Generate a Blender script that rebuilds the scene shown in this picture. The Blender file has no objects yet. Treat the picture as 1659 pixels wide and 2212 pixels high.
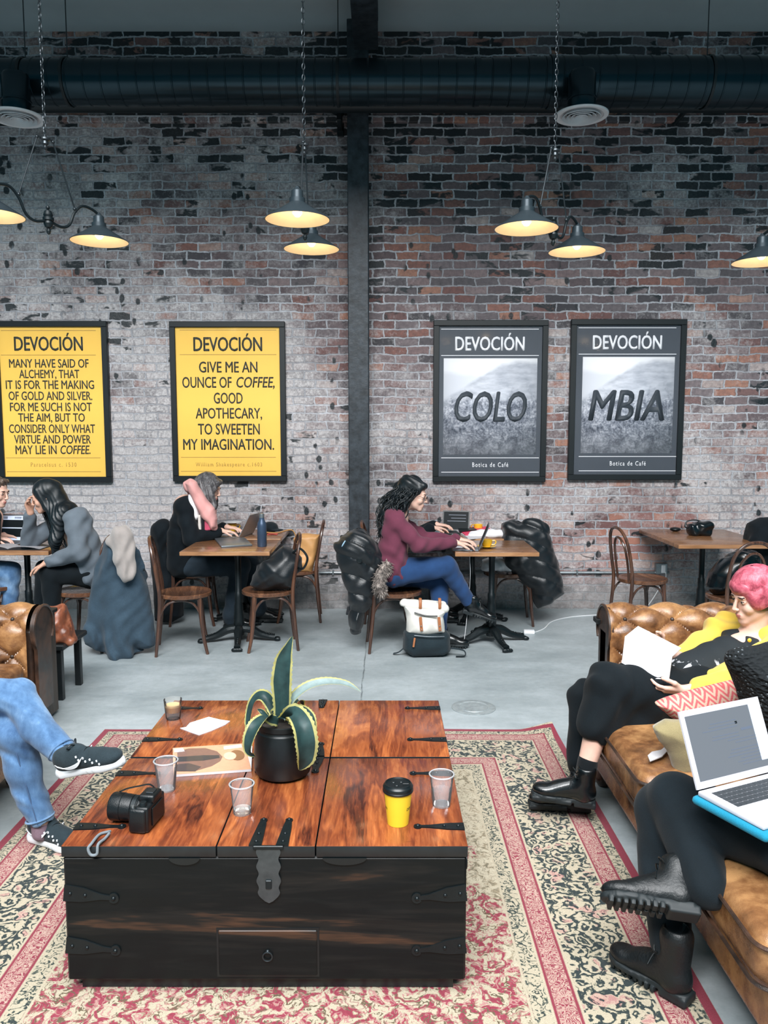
import bpy, bmesh, math, random
import numpy as np
from mathutils import Matrix, Vector, Euler
random.seed(7)
SC = bpy.context.scene
COL = SC.collection
PI = math.pi
# ------------------------------------------------------------------ camera, sky, light, exposure
F = 1720.0; HC = 1.70; PT = math.radians(5.84); CX = 829.5; CY = 1106.0
cam_d = bpy.data.cameras.new('camera'); cam = bpy.data.objects.new('camera', cam_d); COL.objects.link(cam)
cam.location = (0, 0, HC); cam.rotation_euler = (PI/2 - PT, 0, 0)
cam_d.sensor_fit = 'VERTICAL'; cam_d.sensor_height = 36.0; cam_d.lens = F/2212*36; cam_d.clip_start = .02
SC.camera = cam
SC.view_settings.view_transform = 'Standard'; SC.view_settings.look = 'None'
SC.view_settings.exposure = 0.10; SC.view_settings.gamma = 1.0; SC.view_settings.use_curve_mapping = False
W = bpy.data.worlds.new('world'); SC.world = W; W.use_nodes = True
W.node_tree.nodes['Background'].inputs[0].default_value = (.02, .45, .60, 1)
W.node_tree.nodes['Background'].inputs[1].default_value = .30
SKY_POWER, SLANT_POWER = 900.0, 2500.0
def area(name, loc, rot, sx, sy, power, color):
    l = bpy.data.lights.new(name, 'AREA'); l.shape = 'RECTANGLE'; l.size = sx; l.size_y = sy
    l.energy = power; l.color = color
    o = bpy.data.objects.new(name, l); o.location = loc; o.rotation_euler = rot; COL.objects.link(o)
    return o
# daylight falling through the roof light over the middle of the room; slanting area light added from behind to brighten the wall
area('roof_light_daylight', (-.2, .2, 7.8), (0, 0, 0), 9.0, 5.6, SKY_POWER, (.985, .99, 1.0))
area('wall_fill_slanting', (-.6, -4.8, 9.3), (math.radians(60), 0, 0), 9.0, 3.0, SLANT_POWER, (.985, .99, 1.0))
# weak frontal area light, unseen behind the camera
area('rear_area_light', (0, -5.2, 2.6), (math.radians(90), 0, 0), 7.0, 3.2, 25.0, (.93, .97, 1.0))

def _ray(x, y):
    c, s = math.cos(PT), math.sin(PT); u = (x-CX)/F; v = (CY-y)/F
    return Vector((u, c+v*s, -s+v*c))
def G(x, y, z=0.0):                         # photo pixel -> point on the level z
    d = _ray(x, y); t = (z-HC)/d.z
    return Vector((d.x*t, d.y*t, z))
def P(x, y, Y):                             # photo pixel -> point at the distance Y
    d = _ray(x, y); t = Y/d.y
    return Vector((d.x*t, Y, HC+d.z*t))
V = Vector
# ------------------------------------------------------------------ objects
def _inv(o):
    m = Matrix.Identity(4)
    while o is not None:
        m = o.matrix_basis @ m; o = o.parent
    return m.inverted()
def tomesh(g, name):
    if isinstance(g, bpy.types.Mesh): return g
    bmesh.ops.recalc_face_normals(g, faces=g.faces)
    me = bpy.data.meshes.new(name); g.to_mesh(me); g.free(); return me
def part(name, g, m, parent=None, local=False, sharp=35, label=None):
    me = tomesh(g, name); me.name = name
    if not isinstance(m, (list, tuple)): m = [m]
    for k in m: me.materials.append(k)
    if parent is not None and not local: me.transform(_inv(parent))
    me.shade_smooth()
    if sharp: me.set_sharp_from_angle(angle=math.radians(sharp))
    o = bpy.data.objects.new(name, me); COL.objects.link(o)
    if parent is not None: o.parent = parent
    if label: o['label'] = label
    return o
def root(name, label, cat, loc=(0, 0, 0), rz=0, group=None):
    o = bpy.data.objects.new(name, None); COL.objects.link(o); o.empty_display_size = .1
    o.location = loc; o.rotation_euler = (0, 0, rz)
    o['label'] = label; o['category'] = cat
    if group: o['group'] = group
    return o
def solo(name, label, cat, g, m, group=None, sharp=35):
    me = tomesh(g, name); n = len(me.vertices); a = np.empty(n*3, 'f'); me.vertices.foreach_get('co', a); a = a.reshape(-1, 3)
    lo, hi = a.min(0), a.max(0); b = V(((lo[0]+hi[0])/2, (lo[1]+hi[1])/2, lo[2]))
    me.transform(Matrix.Translation(-b))
    o = part(name, me, m, None, sharp=sharp); o.location = b
    o['label'] = label; o['category'] = cat
    if group: o['group'] = group
    return o
def struct(name, g, m, parent=None, sharp=35):
    o = part(name, g, m, parent, sharp=sharp)
    if parent is None: o['kind'] = 'structure'
    return o
def dup(r, loc, rz=0, label=None, group=None, rot=None):
    def rec(o, par):
        c = o.copy(); COL.objects.link(c); c.parent = par
        for ch in list(o.children): rec(ch, c)
        return c
    c = rec(r, None); c.location = loc; c.rotation_euler = rot if rot else (0, 0, rz)
    if label: c['label'] = label
    if group: c['group'] = group
    return c
# ------------------------------------------------------------------ mesh shapes
def BM(): return bmesh.new()
def box(bm, x0, x1, y0, y1, z0, z1, bev=0.0, M=None, seg=1):
    r = bmesh.ops.create_cube(bm, size=1.0); vs = r['verts']
    for v in vs: v.co = V(((x0+x1)/2+v.co.x*(x1-x0), (y0+y1)/2+v.co.y*(y1-y0), (z0+z1)/2+v.co.z*(z1-z0)))
    if bev > 0:
        es = list({e for v in vs for e in v.link_edges})
        rr = bmesh.ops.bevel(bm, geom=es, offset=bev, segments=seg, profile=.5, affect='EDGES')
        vs = list({v for f in rr['faces'] for v in f.verts} | {v for v in vs if v.is_valid})
    if M is not None: bmesh.ops.transform(bm, matrix=M, verts=[v for v in vs if v.is_valid])
    return bm
def frame_of(t, up=V((0, 0, 1))):
    t = t.normalized()
    if abs(t.dot(up)) > .98: up = V((1, 0, 0))
    a = t.cross(up).normalized(); b = a.cross(t)
    return a, b
def tube(bm, pts, r, seg=8, closed=False, flat=None, up=V((0, 0, 1)), cap=True):
    pts = [V(p) for p in pts]; n = len(pts); rings = []
    rr = r if isinstance(r, (list, tuple)) else [r]*n
    pa = None
    for i, p in enumerate(pts):
        if closed: t = pts[(i+1) % n]-pts[i-1]
        else: t = pts[min(i+1, n-1)]-pts[max(i-1, 0)]
        t = t.normalized()
        if pa is None: a, b = frame_of(t, up)
        else:
            a = pa - t*pa.dot(t)
            if a.length < 1e-5: a, b = frame_of(t, up)
            a.normalize(); b = a.cross(t)
        pa = a
        fa, fb = (1, 1) if flat is None else flat
        rings.append([bm.verts.new(p + (a*math.cos(2*PI*k/seg)*fa + b*math.sin(2*PI*k/seg)*fb)*rr[i]) for k in range(seg)])
    m = n if closed else n-1
    for i in range(m):
        A, B = rings[i], rings[(i+1) % n]
        for k in range(seg): bm.faces.new((A[k], A[(k+1) % seg], B[(k+1) % seg], B[k]))
    if not closed and cap:
        bm.faces.new(rings[0][::-1]); bm.faces.new(rings[-1])
    return bm
def curve(pts, n=8):                       # Catmull-Rom through the points
    pts = [V(p) for p in pts]; out = []
    for i in range(len(pts)-1):
        p0 = pts[max(i-1, 0)]; p1 = pts[i]; p2 = pts[i+1]; p3 = pts[min(i+2, len(pts)-1)]
        for k in range(n):
            t = k/n
            out.append(.5*((2*p1)+(p2-p0)*t+(2*p0-5*p1+4*p2-p3)*t*t+(3*p1-p0-3*p2+p3)*t*t*t))
    out.append(pts[-1]); return out
def lerpl(vals, m):
    n = len(vals)-1; out = []
    for i in range(m):
        t = i/(m-1)*n; k = min(int(t), n-1); out.append(vals[k]+(vals[k+1]-vals[k])*(t-k))
    return out
def ctube(bm, pts, r, n=6, seg=8, **kw):
    c = curve(pts, n)
    return tube(bm, c, lerpl(r, len(c)) if isinstance(r, (list, tuple)) else r, seg, **kw)
def lathe(bm, prof, seg=24, M=None, close=False):
    rings = []
    for r, z in prof:
        if r < 1e-6: rings.append([bm.verts.new((0, 0, z))])
        else: rings.append([bm.verts.new((r*math.cos(2*PI*k/seg), r*math.sin(2*PI*k/seg), z)) for k in range(seg)])
    pairs = list(zip(rings[:-1], rings[1:]))
    if close: pairs.append((rings[-1], rings[0]))
    for A, B in pairs:
        for k in range(seg):
            k2 = (k+1) % seg
            if len(A) == 1 and len(B) == 1: continue
            if len(A) == 1: bm.faces.new((A[0], B[k2], B[k]))
            elif len(B) == 1: bm.faces.new((A[k], A[k2], B[0]))
            else: bm.faces.new((A[k], A[k2], B[k2], B[k]))
    if M is not None: bmesh.ops.transform(bm, matrix=M, verts=[v for R in rings for v in R])
    return bm
def ball(bm, c, r, seg=16, M=None):
    if not isinstance(r, (list, tuple)): r = (r, r, r)
    q = bmesh.ops.create_uvsphere(bm, u_segments=seg, v_segments=max(6, seg*2//3), radius=1)
    T = Matrix.Translation(V(c)) @ (M if M is not None else Matrix.Identity(4)) @ Matrix.Diagonal((*r, 1))
    bmesh.ops.transform(bm, matrix=T, verts=q['verts']); return bm
def prism(bm, poly, t, M=None):            # polygon in xy, extruded from z=0 to z=t
    n = len(poly)
    A = [bm.verts.new((p[0], p[1], 0)) for p in poly]; B = [bm.verts.new((p[0], p[1], t)) for p in poly]
    bm.faces.new(A[::-1]); bm.faces.new(B)
    for i in range(n): bm.faces.new((A[i], A[(i+1) % n], B[(i+1) % n], B[i]))
    if M is not None: bmesh.ops.transform(bm, matrix=M, verts=A+B)
    return bm
def surf(bm, f, nu, nv, wrapu=False, thick=0.0):
    vs = [[bm.verts.new(f(i/(nu if wrapu else nu-1), j/(nv-1))) for j in range(nv)] for i in range(nu)]
    fs = []
    for i in range(nu if wrapu else nu-1):
        for j in range(nv-1):
            i2 = (i+1) % nu
            fs.append(bm.faces.new((vs[i][j], vs[i2][j], vs[i2][j+1], vs[i][j+1])))
    if thick: bmesh.ops.solidify(bm, geom=fs, thickness=thick)
    return bm
def MX(o, x, y, z=None):                   # matrix from origin and axes
    x = V(x).normalized(); y = V(y); y = (y-x*y.dot(x)).normalized()
    z = x.cross(y)
    return Matrix(((x.x, y.x, z.x, o[0]), (x.y, y.y, z.y, o[1]), (x.z, y.z, z.z, o[2]), (0, 0, 0, 1)))
def T(x, y, z): return Matrix.Translation((x, y, z))
def RZ(a): return Matrix.Rotation(a, 4, 'Z')
def RX(a): return Matrix.Rotation(a, 4, 'X')
def RY(a): return Matrix.Rotation(a, 4, 'Y')
# ------------------------------------------------------------------ sculpting: smooth union of round forms -> one closed surface
def sculpt(prims, vox=.006, k=.02, wr=None, regions=None, sm=1):
    lo = np.full(3, 1e9); hi = -lo; items = []
    for p in prims:
        t = p[0]; neg = t[0] == '-'; t = t.lstrip('-')
        if t == 'c':
            a, b, ra, rb = np.array(p[1], float), np.array(p[2], float), p[3], p[4]; kk = p[5] if len(p) > 5 else k
            l, h = np.minimum(a-ra, b-rb), np.maximum(a+ra, b+rb)
        elif t == 'e':
            a, r = np.array(p[1], float), np.array(p[2], float); Rm = np.array(p[3]) if len(p) > 3 and p[3] is not None else np.eye(3)
            kk = p[4] if len(p) > 4 else k
            ext = np.sqrt(((Rm*r)**2).sum(1)); l, h = a-ext, a+ext
        elif t == 'b':
            a, r = np.array(p[1], float), np.array(p[2], float); Rm = np.array(p[3]) if p[3] is not None else np.eye(3)
            rd = p[4]; kk = p[5] if len(p) > 5 else k
            ext = np.abs(Rm) @ r; l, h = a-ext, a+ext
        elif t == 'p':                     # padded outline: origin, u axis, v axis, polygon, half thickness, edge width
            o, ux, vx = (np.array(q, float) for q in p[1:4]); poly = np.array(p[4], float); th, ew = p[5], p[6]
            kk = p[7] if len(p) > 7 else k
            nx = np.cross(ux, vx); c = o+poly[:, :1]*ux+poly[:, 1:]*vx
            l = np.minimum((c-th*abs(nx)).min(0), (c+th*abs(nx)).min(0)); h = np.maximum((c-th*abs(nx)).max(0), (c+th*abs(nx)).max(0))
        items.append((p, neg, t, kk, l, h))
        if not neg: lo = np.minimum(lo, l); hi = np.maximum(hi, h)
    lo = lo-3*vox; dim = np.ceil((hi-lo)/vox).astype(int)+5
    Fd = np.full(dim, 1.0, 'f')
    for p, neg, t, kk, l, h in items:
        m = kk+2.5*vox
        i0 = np.clip(np.floor((l-m-lo)/vox).astype(int), 0, dim); i1 = np.clip(np.ceil((h+m-lo)/vox).astype(int)+1, 0, dim)
        if (i1 <= i0).any(): continue
        ax = [lo[q]+vox*np.arange(i0[q], i1[q]) for q in range(3)]
        X = np.stack(np.meshgrid(*ax, indexing='ij'), -1)
        if t == 'c':
            a, b, ra, rb = np.array(p[1], float), np.array(p[2], float), p[3], p[4]
            ab = b-a; s = np.clip(((X-a) @ ab)/max(ab @ ab, 1e-12), 0, 1)
            d = np.linalg.norm(X-a-s[..., None]*ab, axis=-1)-(ra+(rb-ra)*s)
        elif t == 'e':
            a, r = np.array(p[1], float), np.array(p[2], float); Rm = np.array(p[3]) if len(p) > 3 and p[3] is not None else np.eye(3)
            q = (X-a) @ Rm; k0 = np.linalg.norm(q/r, axis=-1); k1 = np.linalg.norm(q/(r*r), axis=-1)
            d = k0*(k0-1)/np.maximum(k1, 1e-9)
        elif t == 'b':
            a, r, rd = np.array(p[1], float), np.array(p[2], float), p[4]; Rm = np.array(p[3]) if p[3] is not None else np.eye(3)
            q = np.abs((X-a) @ Rm)-r+rd
            d = np.linalg.norm(np.maximum(q, 0), axis=-1)+np.minimum(q.max(-1), 0)-rd
        else:
            o, ux, vx = (np.array(q, float) for q in p[1:4]); poly = np.array(p[4], float); th, ew = p[5], p[6]
            nx = np.cross(ux, vx); u = (X-o) @ ux; v = (X-o) @ vx; w = (X-o) @ nx
            d2 = np.full(u.shape, 1e9); ins = np.zeros(u.shape, bool); n = len(poly)
            for i in range(n):
                x1, y1 = poly[i]; x2, y2 = poly[(i+1) % n]; ex, ey = x2-x1, y2-y1
                s = np.clip(((u-x1)*ex+(v-y1)*ey)/max(ex*ex+ey*ey, 1e-12), 0, 1)
                d2 = np.minimum(d2, np.hypot(u-x1-s*ex, v-y1-s*ey))
                if y1 != y2: ins ^= ((y1 > v) != (y2 > v)) & (u < (x2-x1)*(v-y1)/(y2-y1)+x1)
            inn = np.where(ins, d2, 0); q = np.clip(1-inn/ew, 0, 1)
            tm = th*np.sqrt(np.clip(1-q*q, 0, 1))
            d = np.where(ins, np.abs(w)-tm, np.hypot(d2, w)+.2*vox)
            d = np.where(ins, np.maximum(d*.8, -d2), d)
        sl = tuple(slice(i0[q], i1[q]) for q in range(3)); A = Fd[sl]
        if neg:
            hh = np.clip(.5-.5*(A+d)/kk, 0, 1); Fd[sl] = A+(-d-A)*hh+kk*hh*(1-hh)
        else:
            hh = np.clip(.5+.5*(A-d)/kk, 0, 1); Fd[sl] = A+(d-A)*hh-kk*hh*(1-hh)
    if wr is not None:
        near = np.abs(Fd) < .06
        idx = np.argwhere(near); Fd[near] += wr(lo+idx*vox).astype('f')
    S = Fd < 0; nx, ny, nz = Fd.shape
    c8 = [(i, j, q) for i in (0, 1) for j in (0, 1) for q in (0, 1)]
    sm_ = np.zeros((nx-1, ny-1, nz-1), np.int8)
    for i, j, q in c8: sm_ += S[i:nx-1+i, j:ny-1+j, q:nz-1+q]
    act = np.argwhere((sm_ > 0) & (sm_ < 8))
    vid = np.full((nx-1, ny-1, nz-1), -1, np.int32); vid[tuple(act.T)] = np.arange(len(act))
    acc = np.zeros((len(act), 3)); cnt = np.zeros(len(act))
    for a in c8:
        for q in range(3):
            if a[q]: continue
            b = list(a); b[q] = 1
            fa = Fd[tuple((act+a).T)]; fb = Fd[tuple((act+b).T)]; cr = (fa < 0) != (fb < 0)
            tt = np.where(cr, fa/np.where(cr, fa-fb, 1), 0)
            pos = act+np.array(a, float); pos[:, q] += tt
            acc += np.where(cr[:, None], pos, 0); cnt += cr
    ver = lo+vox*acc/cnt[:, None]
    quads = []
    for q in range(3):
        o = [0, 0, 0]; o[q] = 1
        A = S[:nx-1, :ny-1, :nz-1]; B = S[o[0]:nx-1+o[0], o[1]:ny-1+o[1], o[2]:nz-1+o[2]]
        e = np.argwhere(A != B); e = e[(np.delete(e, q, 1) > 0).all(1)]
        u, v = [(1, 2), (2, 0), (0, 1)][q]; du = np.zeros(3, int); dv = np.zeros(3, int); du[u] = 1; dv[v] = 1
        qd = np.stack([vid[tuple((e-du-dv).T)], vid[tuple((e-dv).T)], vid[tuple(e.T)], vid[tuple((e-du).T)]], 1)
        fl = B[tuple(e.T)]; qd[fl] = qd[fl][:, ::-1]; quads.append(qd)
    qd = np.concatenate(quads); qd = qd[(qd >= 0).all(1)]
    for _ in range(sm):                    # one gentle relaxation
        s = np.zeros_like(ver); n = np.zeros(len(ver))
        for i in range(4):
            np.add.at(s, qd[:, i], ver[qd[:, (i+1) % 4]]); np.add.at(n, qd[:, i], 1)
            np.add.at(s, qd[:, i], ver[qd[:, i-1]]); np.add.at(n, qd[:, i], 1)
        ver = .5*ver+.5*s/np.maximum(n, 1)[:, None]
    me = bpy.data.meshes.new('sculpt'); me.vertices.add(len(ver)); me.vertices.foreach_set('co', ver.astype('f').ravel())
    me.loops.add(len(qd)*4); me.loops.foreach_set('vertex_index', qd.ravel().astype('i'))
    me.polygons.add(len(qd)); me.polygons.foreach_set('loop_start', np.arange(0, len(qd)*4, 4, dtype='i'))
    if regions:
        cen = ver[qd].mean(1); mi = np.zeros(len(qd), 'i')
        for (c, r, Rm, ix) in regions:
            q = (cen-np.array(c)) @ np.array(Rm); mi[(np.abs(q/np.array(r))**2).sum(1) < 1] = ix
        me.polygons.foreach_set('material_index', mi)
    me.update(calc_edges=True); me.validate(); return me
def folds(ax, amp, freq, seed=0, amp2=None):   # cloth folds running across direction ax
    ax = np.array(V(ax).normalized()); o = np.array(V((.3, .5, .8)).normalized())
    def f(X):
        n = np.sin(X @ np.array([7.1, 5.3, 6.7])+seed)*1.6+np.sin(X @ np.array([-13., 9., 11.])+2*seed)*.8
        return amp*np.sin((X @ ax)*freq+n*1.5)*(.55+.45*np.sin(X @ o*9+seed*3))+(amp2 or amp*.4)*np.sin(X @ np.array([41., 37., -43.])+n)
    return f
# ------------------------------------------------------------------ materials
def C(r, g, b):
    f = lambda c: (c/255/12.92) if c <= 10.3 else ((c/255+.055)/1.055)**2.4
    return (f(r), f(g), f(b), 1)
class NT:
    def __init__(s, name):
        s.m = bpy.data.materials.new(name); s.m.use_nodes = True; s.t = s.m.node_tree
        s.b = s.t.nodes['Principled BSDF']; s.out = s.t.nodes['Material Output']
    def put(s, sock, v):
        if hasattr(v, 'is_output'): s.t.links.new(v, sock)
        elif v is not None: sock.default_value = v
    def node(s, ty, ins=None, out=0, **props):
        n = s.t.nodes.new(ty)
        for k, v in props.items(): setattr(n, k, v)
        for k, v in (ins or {}).items(): s.put(n.inputs[k], v)
        return n.outputs[out]
    def co(s, what='Object'):
        n = s.t.nodes.new('ShaderNodeTexCoord'); return n.outputs[what]
    def sep(s, v):
        n = s.t.nodes.new('ShaderNodeSeparateXYZ'); s.put(n.inputs[0], v); return n.outputs
    def comb(s, x, y, z=0.0): return s.node('ShaderNodeCombineXYZ', {0: x, 1: y, 2: z})
    def ma(s, op, a, b=None, c=None, clamp=False):
        n = s.t.nodes.new('ShaderNodeMath'); n.operation = op; n.use_clamp = clamp
        s.put(n.inputs[0], a); s.put(n.inputs[1], b); s.put(n.inputs[2], c); return n.outputs[0]
    def scale(s, v, sc): return s.node('ShaderNodeMapping', {0: v, 'Scale': sc})
    def noise(s, v, sc, det=3, rough=.55, dist=0.0, out=0):
        return s.node('ShaderNodeTexNoise', {'Vector': v, 'Scale': sc, 'Detail': det, 'Roughness': rough, 'Distortion': dist}, out)
    def vor(s, v, sc, out=0, feature='F1'):
        return s.node('ShaderNodeTexVoronoi', {'Vector': v, 'Scale': sc}, out, feature=feature)
    def ramp(s, f, stops, interp='LINEAR'):
        n = s.t.nodes.new('ShaderNodeValToRGB'); s.put(n.inputs[0], f); e = n.color_ramp.elements; n.color_ramp.interpolation = interp
        while len(e) < len(stops): e.new(.5)
        for i, (p, c) in enumerate(stops):
            e[i].position = p; e[i].color = c if isinstance(c, tuple) else (c, c, c, 1)
        return n.outputs[0]
    def mix(s, f, a, b, mode='MIX'):
        n = s.t.nodes.new('ShaderNodeMix'); n.data_type = 'RGBA'; n.blend_type = mode
        s.put(n.inputs[0], f); s.put(n.inputs[6], a); s.put(n.inputs[7], b); return n.outputs[2]
    def step(s, v, a, b): return s.node('ShaderNodeMapRange', {0: v, 1: a, 2: b, 3: 0.0, 4: 1.0})
    def bump(s, h, st=.5, dist=.01):
        n = s.t.nodes.new('ShaderNodeBump'); s.put(n.inputs['Height'], h); n.inputs['Strength'].default_value = st; n.inputs['Distance'].default_value = dist
        s.t.links.new(n.outputs[0], s.b.inputs['Normal'])
    def fin(s, col=None, rough=None, metal=None, **kw):
        s.put(s.b.inputs['Base Color'], col); s.put(s.b.inputs['Roughness'], rough); s.put(s.b.inputs['Metallic'], metal)
        for k, v in kw.items(): s.put(s.b.inputs[k.replace('_', ' ')], v)
        return s.m
def plain(name, col, rough=.5, metal=0.0, var=.12, sc=14., bump=0.0, bsc=180., coat=0.0, sheen=0.0, spec=.5):
    t = NT(name); o = t.co(); c = C(*col)
    d = tuple(x*(1-var*2) for x in c[:3])+(1,); l = tuple(min(1, x*(1+var*1.6)) for x in c[:3])+(1,)
    n = t.noise(o, sc, 4, .6)
    k = t.ramp(n, [(.25, d), (.75, l)])
    if bump: t.bump(t.noise(o, bsc, 3), bump, .004)
    return t.fin(k, rough, metal, Coat_Weight=coat, Sheen_Weight=sheen, Specular_IOR_Level=spec)
def fabric(name, col, var=.16, weave=420., sheen=.08, bump=.35, sc=9., spec=.2):
    t = NT(name); o = t.co(); c = C(*col)
    d = tuple(x*(1-var*2) for x in c[:3])+(1,); l = tuple(min(1, x*(1+var*1.5)) for x in c[:3])+(1,)
    n = t.ma('ADD', t.ma('MULTIPLY', t.noise(o, sc, 3), .6), t.ma('MULTIPLY', t.noise(o, weave, 2), .4))
    t.bump(t.noise(o, weave, 2), bump, .003)
    return t.fin(t.ramp(n, [(.3, d), (.7, l)]), .85, 0.0, Sheen_Weight=sheen, Specular_IOR_Level=spec)
# ------------------------------------------------------------------ shared materials
M = {}
M['black_metal'] = plain('black_metal', (18, 28, 32), .42, .3)
M['iron'] = plain('black_iron', (20, 28, 31), .38, .35, bump=.25, bsc=60)
M['duct'] = plain('duct_paint', (34, 50, 57), .24, .75, var=.06, sc=4)
M['steel'] = plain('galvanised_steel', (150, 158, 162), .35, .8)
M['white'] = plain('white_plastic', (232, 234, 238), .4, var=.02)
M['black_plastic'] = plain('black_plastic', (11, 19, 22), .38, var=.05)
M['bent_wood'] = None
def wood(name, dark, mid, light, axis='X', sc=1.0, rough=.35, coat=.2, rings=5.0, contrast=(.25, .5, .75), spec=.5):
    t = NT(name); o = t.co()
    s = {'X': (.6, 6, 6), 'Y': (6, .6, 6), 'Z': (6, 6, .6)}[axis]
    p = t.scale(o, tuple(q*sc for q in s))
    n1 = t.noise(p, 1.1, 4, .6, 1.6); n2 = t.noise(p, 7.0, 3, .6, .6); n3 = t.noise(t.scale(o, tuple(q*sc for q in s)), 22., 2)
    w = t.ma('FRACT', t.ma('MULTIPLY', n1, rings))
    w = t.ma('ABSOLUTE', t.ma('SUBTRACT', w, .5))
    v = t.ma('ADD', t.ma('ADD', t.ma('MULTIPLY', n1, .50), t.ma('MULTIPLY', w, .30)), t.ma('ADD', t.ma('MULTIPLY', n2, .26), t.ma('MULTIPLY', n3, .10)))
    col = t.ramp(v, [(contrast[0], C(*dark)), (contrast[1], C(*mid)), (contrast[2], C(*light))])
    t.bump(t.ma('ADD', n3, n2), .12, .002)
    return t.fin(col, t.ramp(n2, [(.3, rough*.8), (.7, rough*1.25)]), 0.0, Coat_Weight=coat, Coat_Roughness=.2, Specular_IOR_Level=spec)
M['bent_wood'] = wood('bent_wood', (34, 26, 24), (70, 46, 36), (112, 74, 52), 'Z', 1.0, .28, .4)
M['seat_wood'] = wood('seat_wood', (52, 36, 30), (96, 64, 46), (140, 98, 70), 'X', 1.0, .28, .4)
M['table_wood'] = wood('table_wood', (88, 58, 40), (132, 92, 62), (170, 124, 86), 'X', .9, .28, .35)
M['table_edge'] = wood('table_edge', (110, 76, 52), (158, 114, 78), (186, 140, 100), 'X', .9, .35, .2)
M['lid_wood'] = wood('lid_wood', (58, 26, 18), (138, 68, 36), (196, 112, 62), 'Y', 1.0, .22, .55, 4.0, (.40, .62, .86))
M['body_wood'] = wood('body_wood', (8, 14, 16), (26, 26, 25), (98, 66, 46), 'X', .8, .45, .03, 3.0, (.44, .60, .82), .25)
M['crate_wood'] = wood('crate_wood', (36, 32, 30), (66, 54, 46), (100, 80, 64), 'Z', .8, .5, .05)
M['body_dark'] = plain('dark_edge_wood', (26, 30, 32), .4, var=.2)
def brick_mat(name, w, h, mort, hdr=False):
    t = NT(name); o = t.co(); x, y, z = t.sep(o)
    wob = t.noise(o, 5., 3, .6, out=1); wx, wy, wz = t.sep(wob)
    fine = t.noise(o, 38., 3, .6, out=1); fx, fy, fz = t.sep(fine)
    u = t.ma('ADD', x, t.ma('ADD', t.ma('MULTIPLY', t.ma('SUBTRACT', wx, .5), .07), t.ma('MULTIPLY', t.ma('SUBTRACT', fx, .5), .018)))
    v = t.ma('ADD', z, t.ma('ADD', t.ma('MULTIPLY', t.ma('SUBTRACT', wy, .5), .048), t.ma('MULTIPLY', t.ma('SUBTRACT', fy, .5), .015)))
    def bt(off, c1=(0, 0, 0, 1), c2=(1, 1, 1, 1), out=0):
        vec = t.comb(t.ma('ADD', u, off), v)
        return t.node('ShaderNodeTexBrick', {'Vector': vec, 'Color1': c1, 'Color2': c2, 'Mortar': (.5, .5, .5, 1), 'Scale': 1.0, 'Mortar Size': mort,
                      'Mortar Smooth': .25, 'Bias': 0.0, 'Brick Width': w, 'Row Height': h}, out, offset=.5, offset_frequency=2, squash=1.0)
    rnd = bt(0.0); fac = bt(0.0, out=1)
    rnd2 = bt(w*52, (0, 0, 0, 1), (1, 1, 1, 1))
    col = t.ramp(rnd, [(0, C(66, 66, 70)), (.14, C(106, 100, 103)), (.3, C(136, 124, 126)), (.44, C(112, 98, 100)), (.58, C(150, 132, 132)), (.72, C(126, 92, 88)), (.84, C(158, 112, 100)), (.94, C(180, 132, 112)), (1, C(192, 188, 188))])
    gr = t.noise(o, 26., 5, .7)
    col = t.mix(t.ramp(gr, [(.35, .55), (.7, 0.0)]), col, C(66, 64, 68))
    # redder and cleaner towards the lower right
    red = t.ma('MULTIPLY', t.step(x, -.3, 2.2), t.ma('SUBTRACT', 1.0, t.step(z, .6, 1.7)))
    col = t.mix(t.ma('MULTIPLY', red, .75), col, t.ramp(rnd, [(0, C(112, 78, 76)), (.3, C(164, 100, 88)), (.5, C(150, 116, 112)), (.75, C(178, 120, 100)), (1, C(190, 160, 150))]))
    # lime wash and salts
    big = t.noise(t.scale(o, (1, 1, 1.6)), .75, 4, .6); med = t.noise(o, 9., 5, .7); sm = t.noise(o, 55., 4, .7)
    bias = t.ma('ADD', t.ma('MULTIPLY', t.ma('SUBTRACT', 1.0, t.step(x, -2.2, .9)), .16), t.ma('MULTIPLY', t.ma('SUBTRACT', 1.0, t.step(z, 1.2, 3.3)), .20))
    ws = t.ma('ADD', t.ma('ADD', t.ma('MULTIPLY', big, 1.15), t.ma('MULTIPLY', med, .60)), t.ma('ADD', t.ma('MULTIPLY', sm, .35), bias))
    lw = t.ramp(ws, [(.83, 0.0), (1.0, .62), (1.18, .88)])
    lw = t.ma('MULTIPLY', t.step(ws, 1.07, 1.36), .86)
    col = t.mix(lw, col, t.ramp(sm, [(.3, C(160, 155, 156)), (.7, C(218, 214, 214))]))
    mc = t.ramp(gr, [(.3, C(158, 159, 164)), (.7, C(212, 213, 219))])
    mc = t.mix(t.step(t.noise(o, 1.9, 4, .6), .42, .62), t.mix(.55, mc, C(104, 102, 106)), mc)
    col = t.mix(t.ma('MULTIPLY', fac, .9), col, mc)
    # tar left on the bricks, gathered in patches; extra high up paints in shade
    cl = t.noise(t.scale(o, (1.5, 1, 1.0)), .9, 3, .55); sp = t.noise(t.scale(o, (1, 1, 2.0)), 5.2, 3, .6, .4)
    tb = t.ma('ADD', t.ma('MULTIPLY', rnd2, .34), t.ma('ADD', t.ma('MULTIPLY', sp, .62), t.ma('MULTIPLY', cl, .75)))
    top_shade = t.ma('MULTIPLY', t.step(z, 2.4, 4.2), .17)
    tar = t.step(t.ma('ADD', tb, top_shade), 1.065, 1.105)
    tar = t.ma('MULTIPLY', tar, t.ma('SUBTRACT', 1.0, t.ma('MULTIPLY', fac, .7)))
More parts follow.
